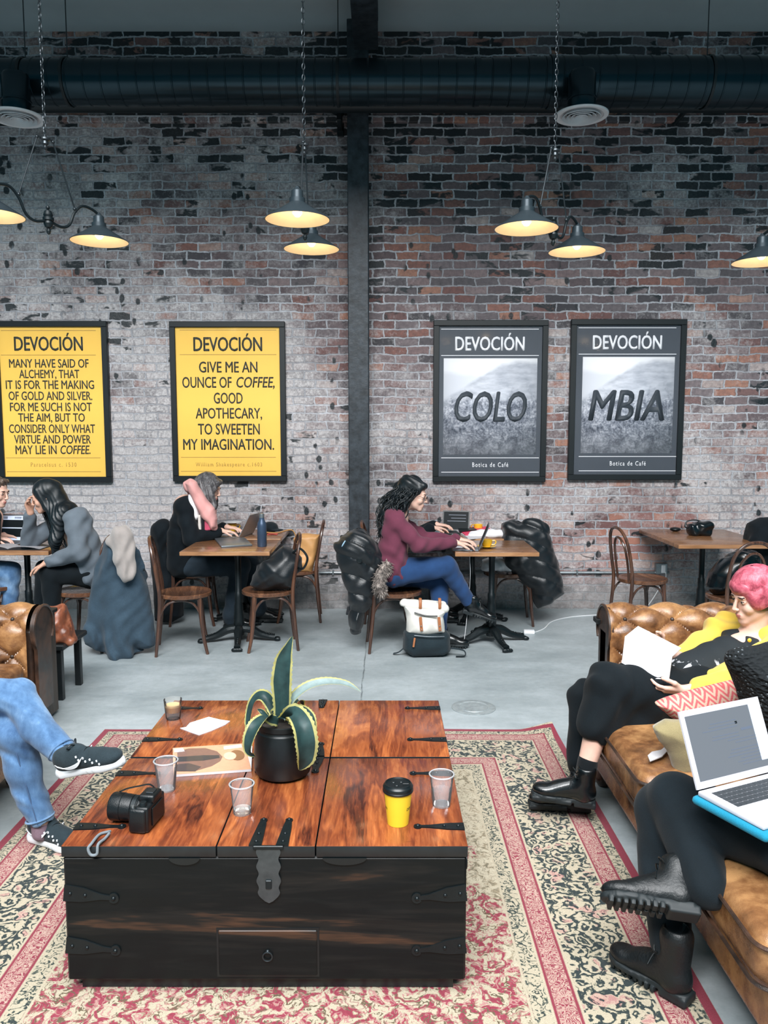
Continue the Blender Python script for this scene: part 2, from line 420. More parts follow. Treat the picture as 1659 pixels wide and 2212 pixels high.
    spot = t.ma('MULTIPLY', t.ma('SUBTRACT', 1.0, t.step(t.ma('ADD', t.vor(t.scale(o, (1.25, 1, .85)), 7.5), t.ma('MULTIPLY', t.ma('SUBTRACT', med, .5), .5)), .20, .26)), t.step(t.noise(t.scale(o, (2.2, 1, .8)), 1.1, 3), .53, .58))
    tar = t.ma('MAXIMUM', tar, spot)
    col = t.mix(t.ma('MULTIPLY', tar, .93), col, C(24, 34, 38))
    # old render near the floor
    pe = t.ma('ADD', z, t.ma('ADD', t.ma('MULTIPLY', t.ma('SUBTRACT', big, .5), 1.1), t.ma('MULTIPLY', t.ma('SUBTRACT', med, .5), .35)))
    par = t.ma('SUBTRACT', 1.0, t.step(pe, .16, .30))
    col = t.mix(t.ma('MULTIPLY', par, .8), col, t.ramp(med, [(.3, C(104, 106, 106)), (.7, C(160, 158, 158))]))
    hgt = t.ma('ADD', t.ma('MULTIPLY', t.ma('SUBTRACT', 1.0, fac), t.ma('SUBTRACT', 1.0, t.ma('MULTIPLY', par, .7))), t.ma('ADD', t.ma('MULTIPLY', gr, .55), t.ma('MULTIPLY', sm, .35)))
    t.bump(hgt, .75, .014)
    return t.fin(col, t.mix(tar, (.92, .92, .92, 1), (.35, .35, .35, 1)), 0.0, Specular_IOR_Level=.3)
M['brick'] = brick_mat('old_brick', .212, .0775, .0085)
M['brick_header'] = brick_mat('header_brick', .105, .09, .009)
def concrete():
    t = NT('polished_concrete'); o = t.co(); x, y, z = t.sep(o)
    a = t.noise(t.scale(o, (.8, 1.4, 1)), 1.3, 6, .7, .2); b = t.noise(o, 22., 5, .7); c = t.noise(o, 120., 2)
    v = t.ma('ADD', t.ma('ADD', t.ma('MULTIPLY', a, .72), t.ma('MULTIPLY', b, .22)), t.ma('MULTIPLY', c, .06))
    col = t.ramp(v, [(.30, C(124, 134, 138)), (.48, C(150, 159, 162)), (.68, C(178, 186, 190))])
    spk = t.step(t.noise(o, 46., 2), .76, .80)
    col = t.mix(t.ma('MULTIPLY', spk, .6), col, C(216, 220, 224))
    ln = t.ma('ABSOLUTE', t.ma('ADD', t.ma('ADD', x, .145), t.ma('MULTIPLY', t.ma('SUBTRACT', t.noise(o, 3., 4), .5), .03)))
    crack = t.ma('SUBTRACT', 1.0, t.step(ln, .002, .007))
    crack = t.ma('MULTIPLY', crack, t.ramp(t.noise(o, 9., 3), [(.35, .3), (.6, 1.0)]))
    col = t.mix(t.ma('MULTIPLY', crack, .75), col, C(70, 76, 78))
    t.bump(t.ma('ADD', b, a), .05, .01)
    return t.fin(col, t.ramp(a, [(.3, .34), (.7, .5)]), 0.0, Specular_IOR_Level=.45)
M['concrete'] = concrete()
M['ceiling'] = plain('grey_ceiling_paint', (176, 188, 192), .8, var=.03, sc=2)
M['column'] = plain('painted_steel_column', (48, 54, 60), .45, .1, var=.35, sc=16, bump=.5, bsc=24)
def leather(name, dark, mid, light, rough=.26):
    t = NT(name); o = t.co()
    n = t.noise(o, 5.5, 5, .62, .5); f = t.vor(o, 260., feature='DISTANCE_TO_EDGE'); w = t.noise(o, 17., 4, .6)
    v = t.ma('ADD', t.ma('MULTIPLY', n, .7), t.ma('MULTIPLY', w, .3))
    col = t.ramp(v, [(.33, C(*dark)), (.47, C(*mid)), (.62, C(*light))])
    t.bump(t.ma('ADD', t.ma('MULTIPLY', f, 2.), t.ma('MULTIPLY', w, .6)), .18, .004)
    return t.fin(col, t.ramp(w, [(.3, rough), (.7, rough*1.5)]), 0.0, Coat_Weight=.25, Coat_Roughness=.22)
M['leather'] = leather('aged_tan_leather', (50, 32, 24), (126, 86, 54), (180, 134, 88), .22)
M['dark_leather'] = leather('dark_brown_leather', (22, 22, 22), (48, 36, 30), (84, 58, 44), .34)
def emis(name, col, st):
    t = NT(name); t.b.inputs['Emission Color'].default_value = C(*col); t.b.inputs['Emission Strength'].default_value = st
    return t.fin(C(*col), .4)
def clear(name, tint=(1, 1, 1, 1), rough=.03, frost=.12, ior=1.35):     # thin clear plastic / pane: see-through with a sheen
    t = NT(name); n = t.t.nodes
    tr = n.new('ShaderNodeBsdfTransparent'); tr.inputs[0].default_value = tint
    gl = n.new('ShaderNodeBsdfGlossy'); gl.inputs['Roughness'].default_value = rough
    df = n.new('ShaderNodeBsdfDiffuse'); df.inputs[0].default_value = (.85, .87, .9, 1)
    fr = n.new('ShaderNodeFresnel'); fr.inputs[0].default_value = ior
    m1 = n.new('ShaderNodeMixShader'); m2 = n.new('ShaderNodeMixShader'); m1.inputs[0].default_value = frost
    L = t.t.links
    L.new(tr.outputs[0], m1.inputs[1]); L.new(df.outputs[0], m1.inputs[2])
    L.new(fr.outputs[0], m2.inputs[0]); L.new(m1.outputs[0], m2.inputs[1]); L.new(gl.outputs[0], m2.inputs[2])
    L.new(m2.outputs[0], t.out.inputs[0]); n.remove(t.b); return t.m
M['pane'] = clear('poster_pane', (1, 1, 1, 1), .10, .002, 1.2)
M['cup_clear'] = clear('clear_cup_plastic', (1, 1, 1, 1), .1, .13, 1.16)
M['water'] = clear('still_water', (1, 1, 1, 1), .02, .05, 1.2)
M['glass'] = clear('clear_glass', (.98, .98, .97, 1), .05, .06, 1.2)
M['steel_dark'] = plain('dark_steel', (58, 64, 68), .34, .7)
M['shade_out'] = plain('shade_grey_enamel', (52, 62, 68), .35, .4, var=.05)
M['shade_in'] = plain('shade_cream_enamel', (246, 224, 186), .5, var=.03)
M['bulb'] = emis('warm_bulb', (255, 214, 150), 5.0)
# ------------------------------------------------------------------ the room
YW = 7.5
struct('floor', box(BM(), -7, 7, -6, YW+.2, -.1, 0), M['concrete'])
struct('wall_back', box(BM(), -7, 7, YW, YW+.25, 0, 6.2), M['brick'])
zc = 5.24
struct('ceiling', box(BM(), -7, 7, 3.2, YW, zc, zc+.12), M['ceiling'])  # front stretch unseen, brought forward to shade the upper wall
struct('trim_1', box(BM(), -7, 7, 3.1, 3.2, zc-.04, zc+.3, .01), M['ceiling'])          # unseen upstand added at the slab edge to shape the roof light
z0, z1 = P(800, 262, YW-.06).z, P(800, 247, YW-.06).z
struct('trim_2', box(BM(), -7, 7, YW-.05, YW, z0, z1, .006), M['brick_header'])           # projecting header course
xa, xb = P(753, 900, 7.3).x, P(797, 900, 7.3).x
bm = BM()                                                                                 # wide-flange column against the wall
box(bm, xa, xb, 7.27, 7.30, 0, zc, .006); box(bm, xa, xb, YW-.05, YW-.02, 0, zc, .006); box(bm, (xa+xb)/2-.02, (xa+xb)/2+.02, 7.30, YW-.05, 0, zc)
box(bm, xa-.03, xb+.03, 7.24, YW-.01, 0, .025, .005)
struct('trim_3', bm, M['column'])
bm = BM(); box(bm, -.26, -.05, 3.2, 7.27, zc-.26, zc-.235, .004); box(bm, -.26, -.05, 3.2, 7.27, zc-.025, zc, .004); box(bm, -.175, -.135, 3.2, 7.27, zc-.24, zc-.02)
struct('trim_4', bm, M['column'])
g = G(1023, 1529)
bm = BM(); lathe(bm, [(0, 0), (0.135, 0), (.135, .004), (.128, .006), (.098, .006), (.094, .003), (.088, .003), (.085, .007), (0, .007)], 40, T(g.x, g.y, 0))
solo('floor_drain_cover', 'round flat metal cover set into the concrete floor between trunk and right table', 'drain cover', bm, plain('worn_cover', (150, 158, 160), .45, .2, sc=30, bump=.3, bsc=60))
# --- spiral duct under the ceiling
yd = 6.72
def duct_r(x):
    a, b = P(1030, 150, yd).x, P(1190, 150, yd).x
    return .172+.016*min(1, max(0, (x-a)/(b-a)))
zt = [P(400, 112, yd-.12).z, P(400, 209, yd-.12).z]; zd = (zt[0]+zt[1])/2-.01
D = root('spiral_duct', 'big round dark spiral air duct running the whole width under the ceiling', 'duct', (0, yd, zd))
prof = []; x = -6.0
while x < 6.0:
    r = duct_r(x); prof += [(r, x), (r, x+.126), (r+.005, x+.130), (r+.005, x+.136), (r, x+.140)]; x += .14
bm = lathe(BM(), prof, 48, T(0, yd, zd) @ RY(PI/2))
part('spiral_tube', bm, M['duct'], D, sharp=20)
for px in (1030, 1190):
    x = P(px, 150, yd).x; r = duct_r(x)
    part('coupling_band', lathe(BM(), [(r+.001, x-.02), (r+.009, x-.02), (r+.009, x+.02), (r+.001, x+.02)], 48, T(0, yd, zd) @ RY(PI/2), close=True), M['duct'], D, sharp=20)
for px in (52, 143, 730, 1530):
    x = P(px, 60, yd).x
    part('hanger_rod', tube(BM(), [(x, yd, zd+duct_r(x)-.005), (x, yd, zc)], .0045, 6), M['steel_dark'], D)
    r = duct_r(x)+.006
    part('hanger_strap', lathe(BM(), [(r, x-.011), (r+.004, x-.011), (r+.004, x+.011), (r, x+.011)], 48, T(0, yd, zd) @ RY(PI/2), close=True), M['black_metal'], D)
yp = 7.16; zp = (P(400, 209, yp).z+P(400, 243, yp).z)/2
bm = tube(BM(), [(-6, yp, zp), (6, yp, zp)], .066, 24)
PR = root('heating_pipe', 'thick black pipe running along the brick wall just below the spiral duct', 'pipe', (0, yp, zp))
part('pipe_run', bm, M['black_metal'], PR)
for px in (340, 1300):
    c = P(px, 225, yp); tag = True
    bm = BM()
    if tag: box(bm, c.x-.018, c.x+.018, yp-.072, yp-.064, zp-.004, zp+.022, .001)
    else:
        box(bm, c.x-.02, c.x+.02, yp-.02, YW, zp-.10, zp+.075, .004); box(bm, c.x-.03, c.x+.03, YW-.02, YW, zp-.15, zp+.08, .004)
    part('pipe_tag' if tag else 'wall_bracket', bm, M['white'] if tag else M['iron'], PR)
c = P(731, 225, yp); bm = box(BM(), c.x-.02, c.x+.02, yp+.07, YW-.004, zp-.10, zp+.075, .004); box(bm, c.x-.03, c.x+.03, YW-.02, YW-.003, zp-.15, zp+.08, .004)
solo('pipe_bracket', 'small black bracket fixing the pipe to the brick left of the column', 'bracket', bm, M['iron'])
b = P(1490, 225, 7.3)
solo('brace_bar', 'short black diagonal brace between wall and pipe above the right posters', 'brace', tube(BM(), [(b.x+.09, 7.1, b.z+.08), (b.x-.07, YW-.01, b.z-.1)], .02, 8), M['iron'])
# --- round air diffusers hanging from the duct
def diffuser(px, py, yv, label):
    c = P(px, py, yv); R = .205
    r = root('air_diffuser', label, 'air vent', c, 0, None)
    part('neck', lathe(BM(), [(.10, .015), (.108, .04), (.108, .11), (.114, .115), (.114, .125), (.104, .13), (.104, .30), (.09, .325), (0, .33)], 32), M['duct'], r, local=True)
    bm = BM()
    lathe(bm, [(R, .0), (R, .008), (R-.03, .018), (.10, .03), (.10, .024), (R-.04, .004), (R-.035, -.004), (R-.006, -.006)], 48, close=True)
    part('rim', bm, plain('vent_white', (206, 206, 208), .5, var=.03), r, local=True)
    for q in (.135, .102, .07, .038):
        part('cone_ring', lathe(BM(), [(q+.012, -.012), (q+.008, -.016), (q-.016, .012), (q-.012, .016)], 40, close=True), M['vent'], r, local=True)
    part('backing', lathe(BM(), [(0, .02), (.155, .02), (.155, .024), (0, .024)], 32), M['black_metal'], r, local=True)
    return r
M['vent'] = plain('vent_ring', (188, 192, 196), .5, var=.03)
diffuser(37, 255, 6.44, 'round white air vent hanging from the duct, beside the chain at far left')
diffuser(1256, 250, 6.44, 'round white air vent hanging from the duct, right of the right-hand lamp chain')
# --- conduit and socket on the wall
zq = P(1265, 1237, YW-.03).z
bm = tube(BM(), [(P(690, 1243, YW-.02).x, YW-.022, zq), (P(1445, 1237, YW-.02).x, YW-.022, zq)], .013, 10)
CR = root('wall_conduit', 'thin grey metal conduit running low along the brick wall', 'conduit', (P(1265, 1237, YW).x, YW-.02, zq))
part('conduit_run', bm, M['steel'], CR)
for px in (720, 1245, 1330):
    x = P(px, 1240, YW).x
    part('pipe_clip', box(BM(), x-.008, x+.008, YW-.038, YW, zq-.022, zq+.022, .003), M['steel'], CR)
c = P(1428, 1228, YW-.03)
OR = root('wall_socket', 'grey metal socket box with white plate on the brick under the right table', 'socket', c)
part('socket_box', box(BM(), c.x-.055, c.x+.055, YW-.05, YW, c.z-.05, c.z+.05, .004), M['steel'], OR)
part('face_plate', box(BM(), c.x-.005, c.x+.035, YW-.055, YW-.05, c.z-.04, c.z+.035, .002), M['white'], OR)
# --- framed posters
def text_mesh(s, cx, cz, w, h, y, bold=0.0, shear=0.0, spacing=1.0, depth=.0012):
    cu = bpy.data.curves.new('lettering', 'FONT'); cu.body = s; cu.size = 1; cu.extrude = .0; cu.shear = shear
    cu.space_character = spacing; cu.resolution_u = 3; cu.fill_mode = 'FRONT'
    o = bpy.data.objects.new('lettering_tmp', cu); COL.objects.link(o)
    me = bpy.data.meshes.new_from_object(o.evaluated_get(bpy.context.evaluated_depsgraph_get()))
    bpy.data.objects.remove(o); bpy.data.curves.remove(cu)
    bm = BM(); bm.from_mesh(me); bpy.data.meshes.remove(me)
    if bold:                               # heavier strokes: the same letters set again a hair to each side
        src = bm.copy()
        for k, (dx, dy) in enumerate(((bold, 0), (-bold, 0), (0, bold*.6), (0, -bold*.6))):
            m2 = bpy.data.meshes.new('t'); src.to_mesh(m2); m2.transform(T(dx, dy, .004+.004*k)); bm.from_mesh(m2); bpy.data.meshes.remove(m2)
        src.free()
    xs = [v.co.x for v in bm.verts]; ys = [v.co.y for v in bm.verts]
    sx = w/(max(xs)-min(xs)); sy = h/(max(ys)-min(ys))
    mx, my = (max(xs)+min(xs))/2, (max(ys)+min(ys))/2
    for v in bm.verts: v.co = V((cx+(v.co.x-mx)*sx, y-v.co.z*.02, cz+(v.co.y-my)*sy))
    g = bmesh.ops.extrude_face_region(bm, geom=bm.faces[:])
    bmesh.ops.translate(bm, verts=[e for e in g['geom'] if isinstance(e, bmesh.types.BMVert)], vec=(0, depth, 0))
    return bm
M['frame'] = plain('black_frame', (9, 18, 22), .45, var=.08)
M['yellow_print'] = plain('yellow_poster_paper', (242, 196, 86), .6, var=.01)
M['ink'] = plain('black_ink', (38, 42, 40), .6, var=.05)
M['faint_ink'] = plain('faint_brown_ink', (176, 140, 66), .6, var=.05)
M['slate_print'] = plain('slate_poster_paper', (64, 70, 79), .6, var=.02)
M['white_ink'] = plain('white_ink', (240, 240, 244), .6, var=.01)
M['word_ink'] = plain('slate_ink', (50, 57, 65), .6, var=.03)
YF = YW-.05
def landscape():
    t = NT('hill_photo_print'); g = t.co('Generated'); x, y, z = t.sep(g)
    n = t.noise(g, 3., 5, .6); v = t.ma('ADD', z, t.ma('MULTIPLY', t.ma('SUBTRACT', n, .5), .10))
    # ridge line climbing to the right, a far ridge behind it
    rid = t.ma('ADD', .72, t.ma('MULTIPLY', t.ma('SINE', t.ma('ADD', t.ma('MULTIPLY', x, 2.6), -.6)), .26))
    hill = t.step(t.ma('SUBTRACT', rid, v), -.01, .03)
    far = t.step(t.ma('SUBTRACT', .86, t.ma('ADD', v, t.ma('MULTIPLY', x, .05))), -.02, .03)
    tr = t.noise(g, 11., 5, .62, .8); tr2 = t.noise(g, 46., 6, .78)
    dens = t.ma('ADD', t.ma('MULTIPLY', t.ma('SUBTRACT', .62, v), 1.4), t.ma('MULTIPLY', t.ma('SUBTRACT', t.noise(g, 5., 4), .5), 1.5))
    frst = t.step(dens, .0, .22)
    tree = t.ramp(t.ma('ADD', t.ma('MULTIPLY', tr, .60), t.ma('MULTIPLY', tr2, .65)), [(.50, C(218, 220, 228)), (.62, C(150, 155, 167)), (.74, C(78, 84, 97))])
    fld = t.ramp(t.noise(t.scale(g, (1, 1, 3)), 7., 5), [(.3, C(158, 163, 174)), (.7, C(206, 209, 217))])
    gnd = t.mix(frst, fld, tree)
    low = t.ma('SUBTRACT', 1.0, t.step(v, .05, .26))
    gnd = t.mix(t.ma('MULTIPLY', low, .3), gnd, C(206, 208, 216))
    sky = t.ramp(z, [(.75, C(226, 228, 234)), (1, C(240, 241, 245))])
    sky = t.mix(t.ma('MULTIPLY', far, .6), sky, C(198, 202, 211))
    return t.fin(t.mix(hill, sky, gnd), .5)
M['landscape'] = landscape()
def poster(x0, x1, y0, y1, label, group, dark=False):
    a = P(x0, (y0+y1)/2, YF).x; b = P(x1, (y0+y1)/2, YF).x; zt_ = P((x0+x1)/2, y0, YF).z; zb = P((x0+x1)/2, y1, YF).z
    r = root('framed_poster', label, 'poster', ((a+b)/2, YF, zb), 0, group)
    fw = .052; bm = BM()
    box(bm, a, b, YF, YW, zt_-fw, zt_, .004); box(bm, a, b, YF, YW, zb, zb+fw, .004)
    box(bm, a, a+fw, YF, YW, zb+fw, zt_-fw, .003); box(bm, b-fw, b, YF, YW, zb+fw, zt_-fw, .003)
    part('frame', bm, M['frame'], r)
    yp_ = YF+.022
    part('print', box(BM(), a+fw, b-fw, yp_, YW-.002, zb+fw, zt_-fw), M['slate_print' if dark else 'yellow_print'], r)
    part('pane', box(BM(), a+fw, b-fw, YF+.010, YF+.012, zb+fw, zt_-fw), M['pane'], r)
    return r, yp_
def write(r, s, x0, x1, y0, y1, yy, m, **kw):
    a, b = P(x0, y1, yy), P(x1, y0, yy)
    part('lettering', text_mesh(s, (a.x+b.x)/2, (a.z+b.z)/2, b.x-a.x, b.z-a.z, yy-.0012, **kw), m, r, sharp=0)
def rule(r, x0, x1, y, yy, m, w=.0028):
    a, b = P(x0, y, yy), P(x1, y, yy)
    part('printed_rule', box(BM(), a.x, b.x, yy-.001, yy, a.z-w, a.z+w), m, r)
B_ = .016
r1, yy = poster(-10, 235, 693, 1042, 'yellow poster in a black frame quoting alchemy, at the left edge of the photo', None)
write(r1, 'DEVOCIÓN', 31, 178, 719, 758, yy, M['ink'], bold=.022)
for s, y, a, b in [('MANY HAVE SAID OF', 785, 20, 191), ('ALCHEMY, THAT', 808, 42, 171), ('IT IS FOR THE MAKING', 831, 13, 203), ('OF GOLD AND SILVER.', 855, 19, 199),
                   ('FOR ME SUCH IS NOT', 879, 22, 198), ('THE AIM, BUT TO', 902, 40, 183), ('CONSIDER ONLY WHAT', 926, 20, 205), ('VIRTUE AND POWER', 949, 31, 196)]:
    write(r1, s, a, b, y-9.5, y+(9.5 if ',' not in s else 12), yy, M['ink'], bold=B_)
write(r1, 'MAY LIE IN', 34, 122, 962, 981, yy, M['ink'], bold=B_); write(r1, 'COFFEE.', 131, 195, 962, 981, yy, M['ink'], bold=B_, shear=.18)
write(r1, 'Paracelsus c. 1530', 67, 165, 999, 1008, yy, M['faint_ink'], spacing=1.35)
for y, a, b in [(714, 2, 207), (767, 2, 207), (989, 13, 217), (1019, 15, 218)]: rule(r1, a, b, y, yy, M['faint_ink'])
r2, yy = poster(369, 617, 694, 1040, 'yellow poster in a black frame asking for an ounce of coffee, above the pink scarf', None)
write(r2, 'DEVOCIÓN', 418, 566, 720, 759, yy, M['ink'], bold=.022)
for s, y, a, b in [('GIVE ME AN', 793, 430, 556), ('GOOD', 860, 462, 524), ('APOTHECARY,', 893, 423, 566), ('TO SWEETEN', 927, 428, 561), ('MY IMAGINATION.', 960, 396, 592), ('OUNCE OF', 826, 394, 500)]:
    write(r2, s, a, b, y-12, y+(12 if ',' not in s else 15), yy, M['ink'], bold=B_)
write(r2, 'COFFEE,', 511, 593, 814, 841, yy, M['ink'], bold=B_, shear=.18)
write(r2, 'William Shakespeare c.1603', 423, 566, 999, 1010, yy, M['faint_ink'], spacing=1.3)
for y, a, b in [(713, 388, 597), (766, 388, 597), (988, 391, 596), (1018, 391, 597)]: rule(r2, a, b, y, yy, M['faint_ink'])
def dark_poster(x0, x1, y0, y1, dx, dy, word, wx, label):
    r, yy = poster(x0, x1, y0, y1, label, None, True)
    a, b = P(dx+957, dy+982, yy), P(dx+1161, dy+774, yy)
    part('landscape_photo', box(BM(), a.x, b.x, yy-.001, yy, a.z, b.z), M['landscape'], r, sharp=0)
    write(r, 'DEVOCIÓN', dx+983, dx+1134, dy+719, dy+758, yy, M['white_ink'], bold=.026)
    write(r, word, wx[0], wx[1], dy+845, dy+912, yy-.001, M['word_ink'], bold=.026, shear=.2)
    write(r, 'Botica de Café', dx+1020, dx+1098, dy+999, dy+1009, yy, M['white_ink'], spacing=1.3, bold=.012)
    for y in (711, 768, 989, 1020): rule(r, dx+953, dx+1164, dy+y, yy, M['white_ink'])
dark_poster(936, 1182, 691, 1041, 0, 0, 'COLO', (981, 1139), 'dark hill landscape poster in a black frame reading COLO, nearest the column')
dark_poster(1231, 1479, 689, 1037, 297, -3, 'MBIA', (1270, 1437), 'dark hill landscape poster in a black frame reading MBIA, farthest right')
# --- double pendant lamps on chains
def make_lamp(loc, rz, label):
    r = root('pendant_lamp', label, 'lamp', loc, rz, 'double pendant lamps on chains')
    bm = BM()
    n = 0; z = .015
    while z < zc-loc[2]-.03:
        Mx = T(0, 0, z+.017) @ RZ(PI/2*(n % 2)+.3)
        pts = [Mx @ V((math.cos(a)*.0085, 0, math.sin(a)*.019)) for a in [2*PI*q/10 for q in range(10)]]
        tube(bm, pts, .0026, 5, closed=True); z += .031; n += 1
    part('chain', bm, M['steel_dark'], r, local=True)
    part('canopy', lathe(BM(), [(0, zc-loc[2]), (.05, zc-loc[2]), (.045, zc-loc[2]-.02), (.01, zc-loc[2]-.035), (0, zc-loc[2]-.035)], 20), M['black_metal'], r, local=True)
    bm = lathe(BM(), [(0, .02), (.008, .018), (.012, .005), (.028, -.002), (.030, -.012), (.018, -.02), (.02, -.035), (.010, -.045), (.013, -.055), (.008, -.065), (0, -.07)], 18)
    for s in (-1, 1):
        tube(bm, [(0, 0, -.008), (s*.05, 0, .0), (s*.055, 0, -.012)], .006, 8)
    part('hub', bm, M['steel_dark'], r, local=True)
    for s in (-1, 1):
        bm = tube(BM(), [(s*.053, 0, -.008), (s*.185, 0, -.36)], .0048, 8)
        ball(bm, (s*.185, 0, -.365), .011, 10); ball(bm, (s*.053, 0, -.008), .010, 10)
        part('rod', bm, M['steel_dark'], r, local=True)
    bm = lathe(BM(), [(0, -.385), (.009, -.39), (.012, -.40), (.006, -.41), (.02, -.418), (.028, -.44), (.024, -.452), (.032, -.456), (.032, -.472), (.024, -.476), (.028, -.49), (.02, -.512), (.008, -.52), (.014, -.535), (.009, -.55), (0, -.555)], 20)
    part('turned_body', bm, M['black_metal'], r, local=True)
    for s in (-1, 1):
        ctube_b = ctube(BM(), [(s*.02, 0, -.478), (s*.09, 0, -.492), (s*.145, 0, -.465), (s*.185, 0, -.385), (s*.24, 0, -.335), (s*.31, 0, -.338), (s*.36, 0, -.36)], .0085, 6, 10)
        part('curved_arm', ctube_b, M['black_metal'], r, local=True)
        X = s*.36; Mx = T(X, 0, -.36)
        sh = part('lamp_shade', lathe(BM(), [(.010, .012), (.016, .0), (.032, -.012), (.034, -.05), (.044, -.052), (.044, -.075), (.052, -.082), (.178, -.162), (.180, -.166), (.176, -.166)], 40, Mx), M['shade_out'], r, local=True)
        part('shade_lining', lathe(BM(), [(.176, -.1655), (.174, -.163), (.050, -.086), (.04, -.083), (0, -.083)], 40, Mx), M['shade_in'], sh, local=True)
        part('bulb', lathe(BM(), [(.012, -.083), (.014, -.095), (.027, -.115), (.027, -.132), (.014, -.148), (0, -.152)], 16, Mx), M['bulb'], sh, local=True)
        l = bpy.data.lights.new('bulb_light', 'POINT'); l.energy = 1.1; l.color = (1, .76, .46); l.shadow_soft_size = .03
        o = bpy.data.objects.new('bulb_light', l); o.location = (X, 0, -.36-.158); COL.objects.link(o); o.parent = sh
    return r
yl = 4.9
make_lamp(P(97, 298, yl), math.radians(57), 'double pendant lamp at the left, one shade cut by the photo edge')
make_lamp(P(657, 311, yl), math.radians(89), 'double pendant lamp seen end on, hanging left of the column')
make_lamp(P(1199, 323, yl), math.radians(54), 'double pendant lamp hanging in front of the right posters, beside the right vent')
make_lamp(P(1770, 345, yl), math.radians(118), 'double pendant lamp at the right edge with only one shade rim showing')
# --- the carpet
def rug_mat(xl, xr, yb, yt):
    t = NT('persian_rug_pile'); o = t.co(); X, Y, Z = t.sep(o)
    d = t.ma('MINIMUM', t.ma('MINIMUM', t.ma('SUBTRACT', X, xl), t.ma('SUBTRACT', xr, X)), t.ma('MINIMUM', t.ma('SUBTRACT', Y, yb), t.ma('SUBTRACT', yt, Y)))
    nz = t.noise(o, 9., 3, .6, out=1)
    mixv = t.node('ShaderNodeMix', {0: .12, 4: o, 5: nz}, 1, data_type='VECTOR')
    dk, cr, tan, rd, pk, gn = C(42, 52, 53), C(180, 169, 147), C(150, 136, 112), C(134, 50, 66), C(172, 128, 122), C(92, 98, 84)
    px = t.noise(o, 320., 1)
    def floral(sc, seed):
        q = t.node('ShaderNodeMapping', {0: mixv, 'Location': (seed, seed*.7, 0)})
        a = t.vor(q, sc); b = t.noise(q, sc*2.4, 3, .6, 1.2); c = t.noise(q, sc*.7, 2)
        ring = t.ma('ABSOLUTE', t.ma('SUBTRACT', t.ma('FRACT', t.ma('MULTIPLY', a, 2.4)), .5))
        return t.ma('ADD', t.ma('ADD', t.ma('MULTIPLY', ring, .9), t.ma('MULTIPLY', b, .9)), t.ma('MULTIPLY', px, .12)), c, a
    f1, c1, a1 = floral(21., 0); f2, c2, a2 = floral(38., 3.1); f3, c3, a3 = floral(14., 5.7)
    band = t.ramp(f1, [(.64, dk), (.70, gn), (.75, cr), (1.0, cr)])
    band = t.mix(t.step(t.ma('SUBTRACT', c1, t.ma('MULTIPLY', a1, .2)), .50, .56), band, t.ramp(f1, [(.55, dk), (.62, pk), (.8, C(186, 158, 142)), (.95, pk)]))
    pinkb = t.ramp(f2, [(.52, rd), (.60, pk), (.78, C(190, 168, 152)), (.9, rd)])
    strip = t.ramp(f2, [(.52, dk), (.62, gn), (.7, cr), (1, cr)])
    # field: wine medallion with flowers, cream spandrels
    cx, cy = (xl+xr)/2, 2.42
    ux = t.ma('DIVIDE', t.ma('SUBTRACT', X, cx), .86); uy = t.ma('DIVIDE', t.ma('SUBTRACT', Y, cy), .98)
    rad = t.ma('POWER', t.ma('ADD', t.ma('POWER', t.ma('ABSOLUTE', ux), 2.), t.ma('POWER', t.ma('ABSOLUTE', uy), 2.)), .5)
    ang = t.ma('ARCTAN2', uy, ux)
    rad = t.ma('ADD', rad, t.ma('ADD', t.ma('MULTIPLY', t.ma('COSINE', t.ma('MULTIPLY', ang, 12.)), .07), t.ma('MULTIPLY', t.ma('SUBTRACT', c3, .5), .45)))
    med = t.ma('SUBTRACT', 1.0, t.step(rad, .90, .915))
    redf = t.ramp(f3, [(.50, rd), (.66, C(150, 64, 78)), (.70, tan), (.76, cr), (1.05, cr)])
    redf = t.mix(t.step(f2, .80, .86), redf, t.mix(t.step(c2, .45, .55), C(96, 84, 64), pk))
    crf = t.ramp(f3, [(.46, C(110, 104, 86)), (.56, tan), (.64, cr), (1.0, C(190, 180, 158))])
    crf = t.mix(t.ma('MULTIPLY', t.step(f2, .84, .9), .7), crf, C(120, 112, 92))
    field = t.mix(med, crf, redf)
    def lay(base, a, b, col):
        m = t.ma('MULTIPLY', t.step(d, a-.002, a+.002), t.ma('SUBTRACT', 1.0, t.step(d, b-.002, b+.002))); return t.mix(m, base, col)
    col = field
    for a, b, k in [(0, .034, rd), (.034, .078, strip), (.078, .088, rd), (.088, .15, pinkb), (.15, .158, rd), (.158, .166, cr), (.166, .39, band), (.39, .398, cr), (.398, .408, rd),
                    (.408, .468, pinkb), (.468, .478, rd), (.478, .486, cr), (.486, .54, strip), (.54, .548, cr)]:
        col = lay(col, a, b, k)
    col = t.mix(t.ma('MULTIPLY', t.step(px, .35, .65), .22), col, C(70, 62, 58), 'MULTIPLY')
    t.bump(t.noise(o, 420., 2), .5, .004)
    return t.fin(col, .95, 0.0, Sheen_Weight=.15, Specular_IOR_Level=.1)
RX0, RX1, RY0, RY1 = -1.59, .975, .35, 4.386
bm = BM(); nu, nv = 120, 190
def rugf(u, v):
    x = RX0+(RX1-RX0)*u; y = RY0+(RY1-RY0)*v
    k = max(0, 1-math.hypot(x-.99, (y-4.42)*1.2)/.22); z = .008+.05*k**1.3+.0012*math.sin(x*9+y*4)
    return V((x-.02*k, y+.02*k, z))
surf(bm, rugf, nu, nv)
fs = bm.faces[:]; g = bmesh.ops.extrude_face_region(bm, geom=fs)
bmesh.ops.translate(bm, verts=[e for e in g['geom'] if isinstance(e, bmesh.types.BMVert)], vec=(0, 0, -.007))
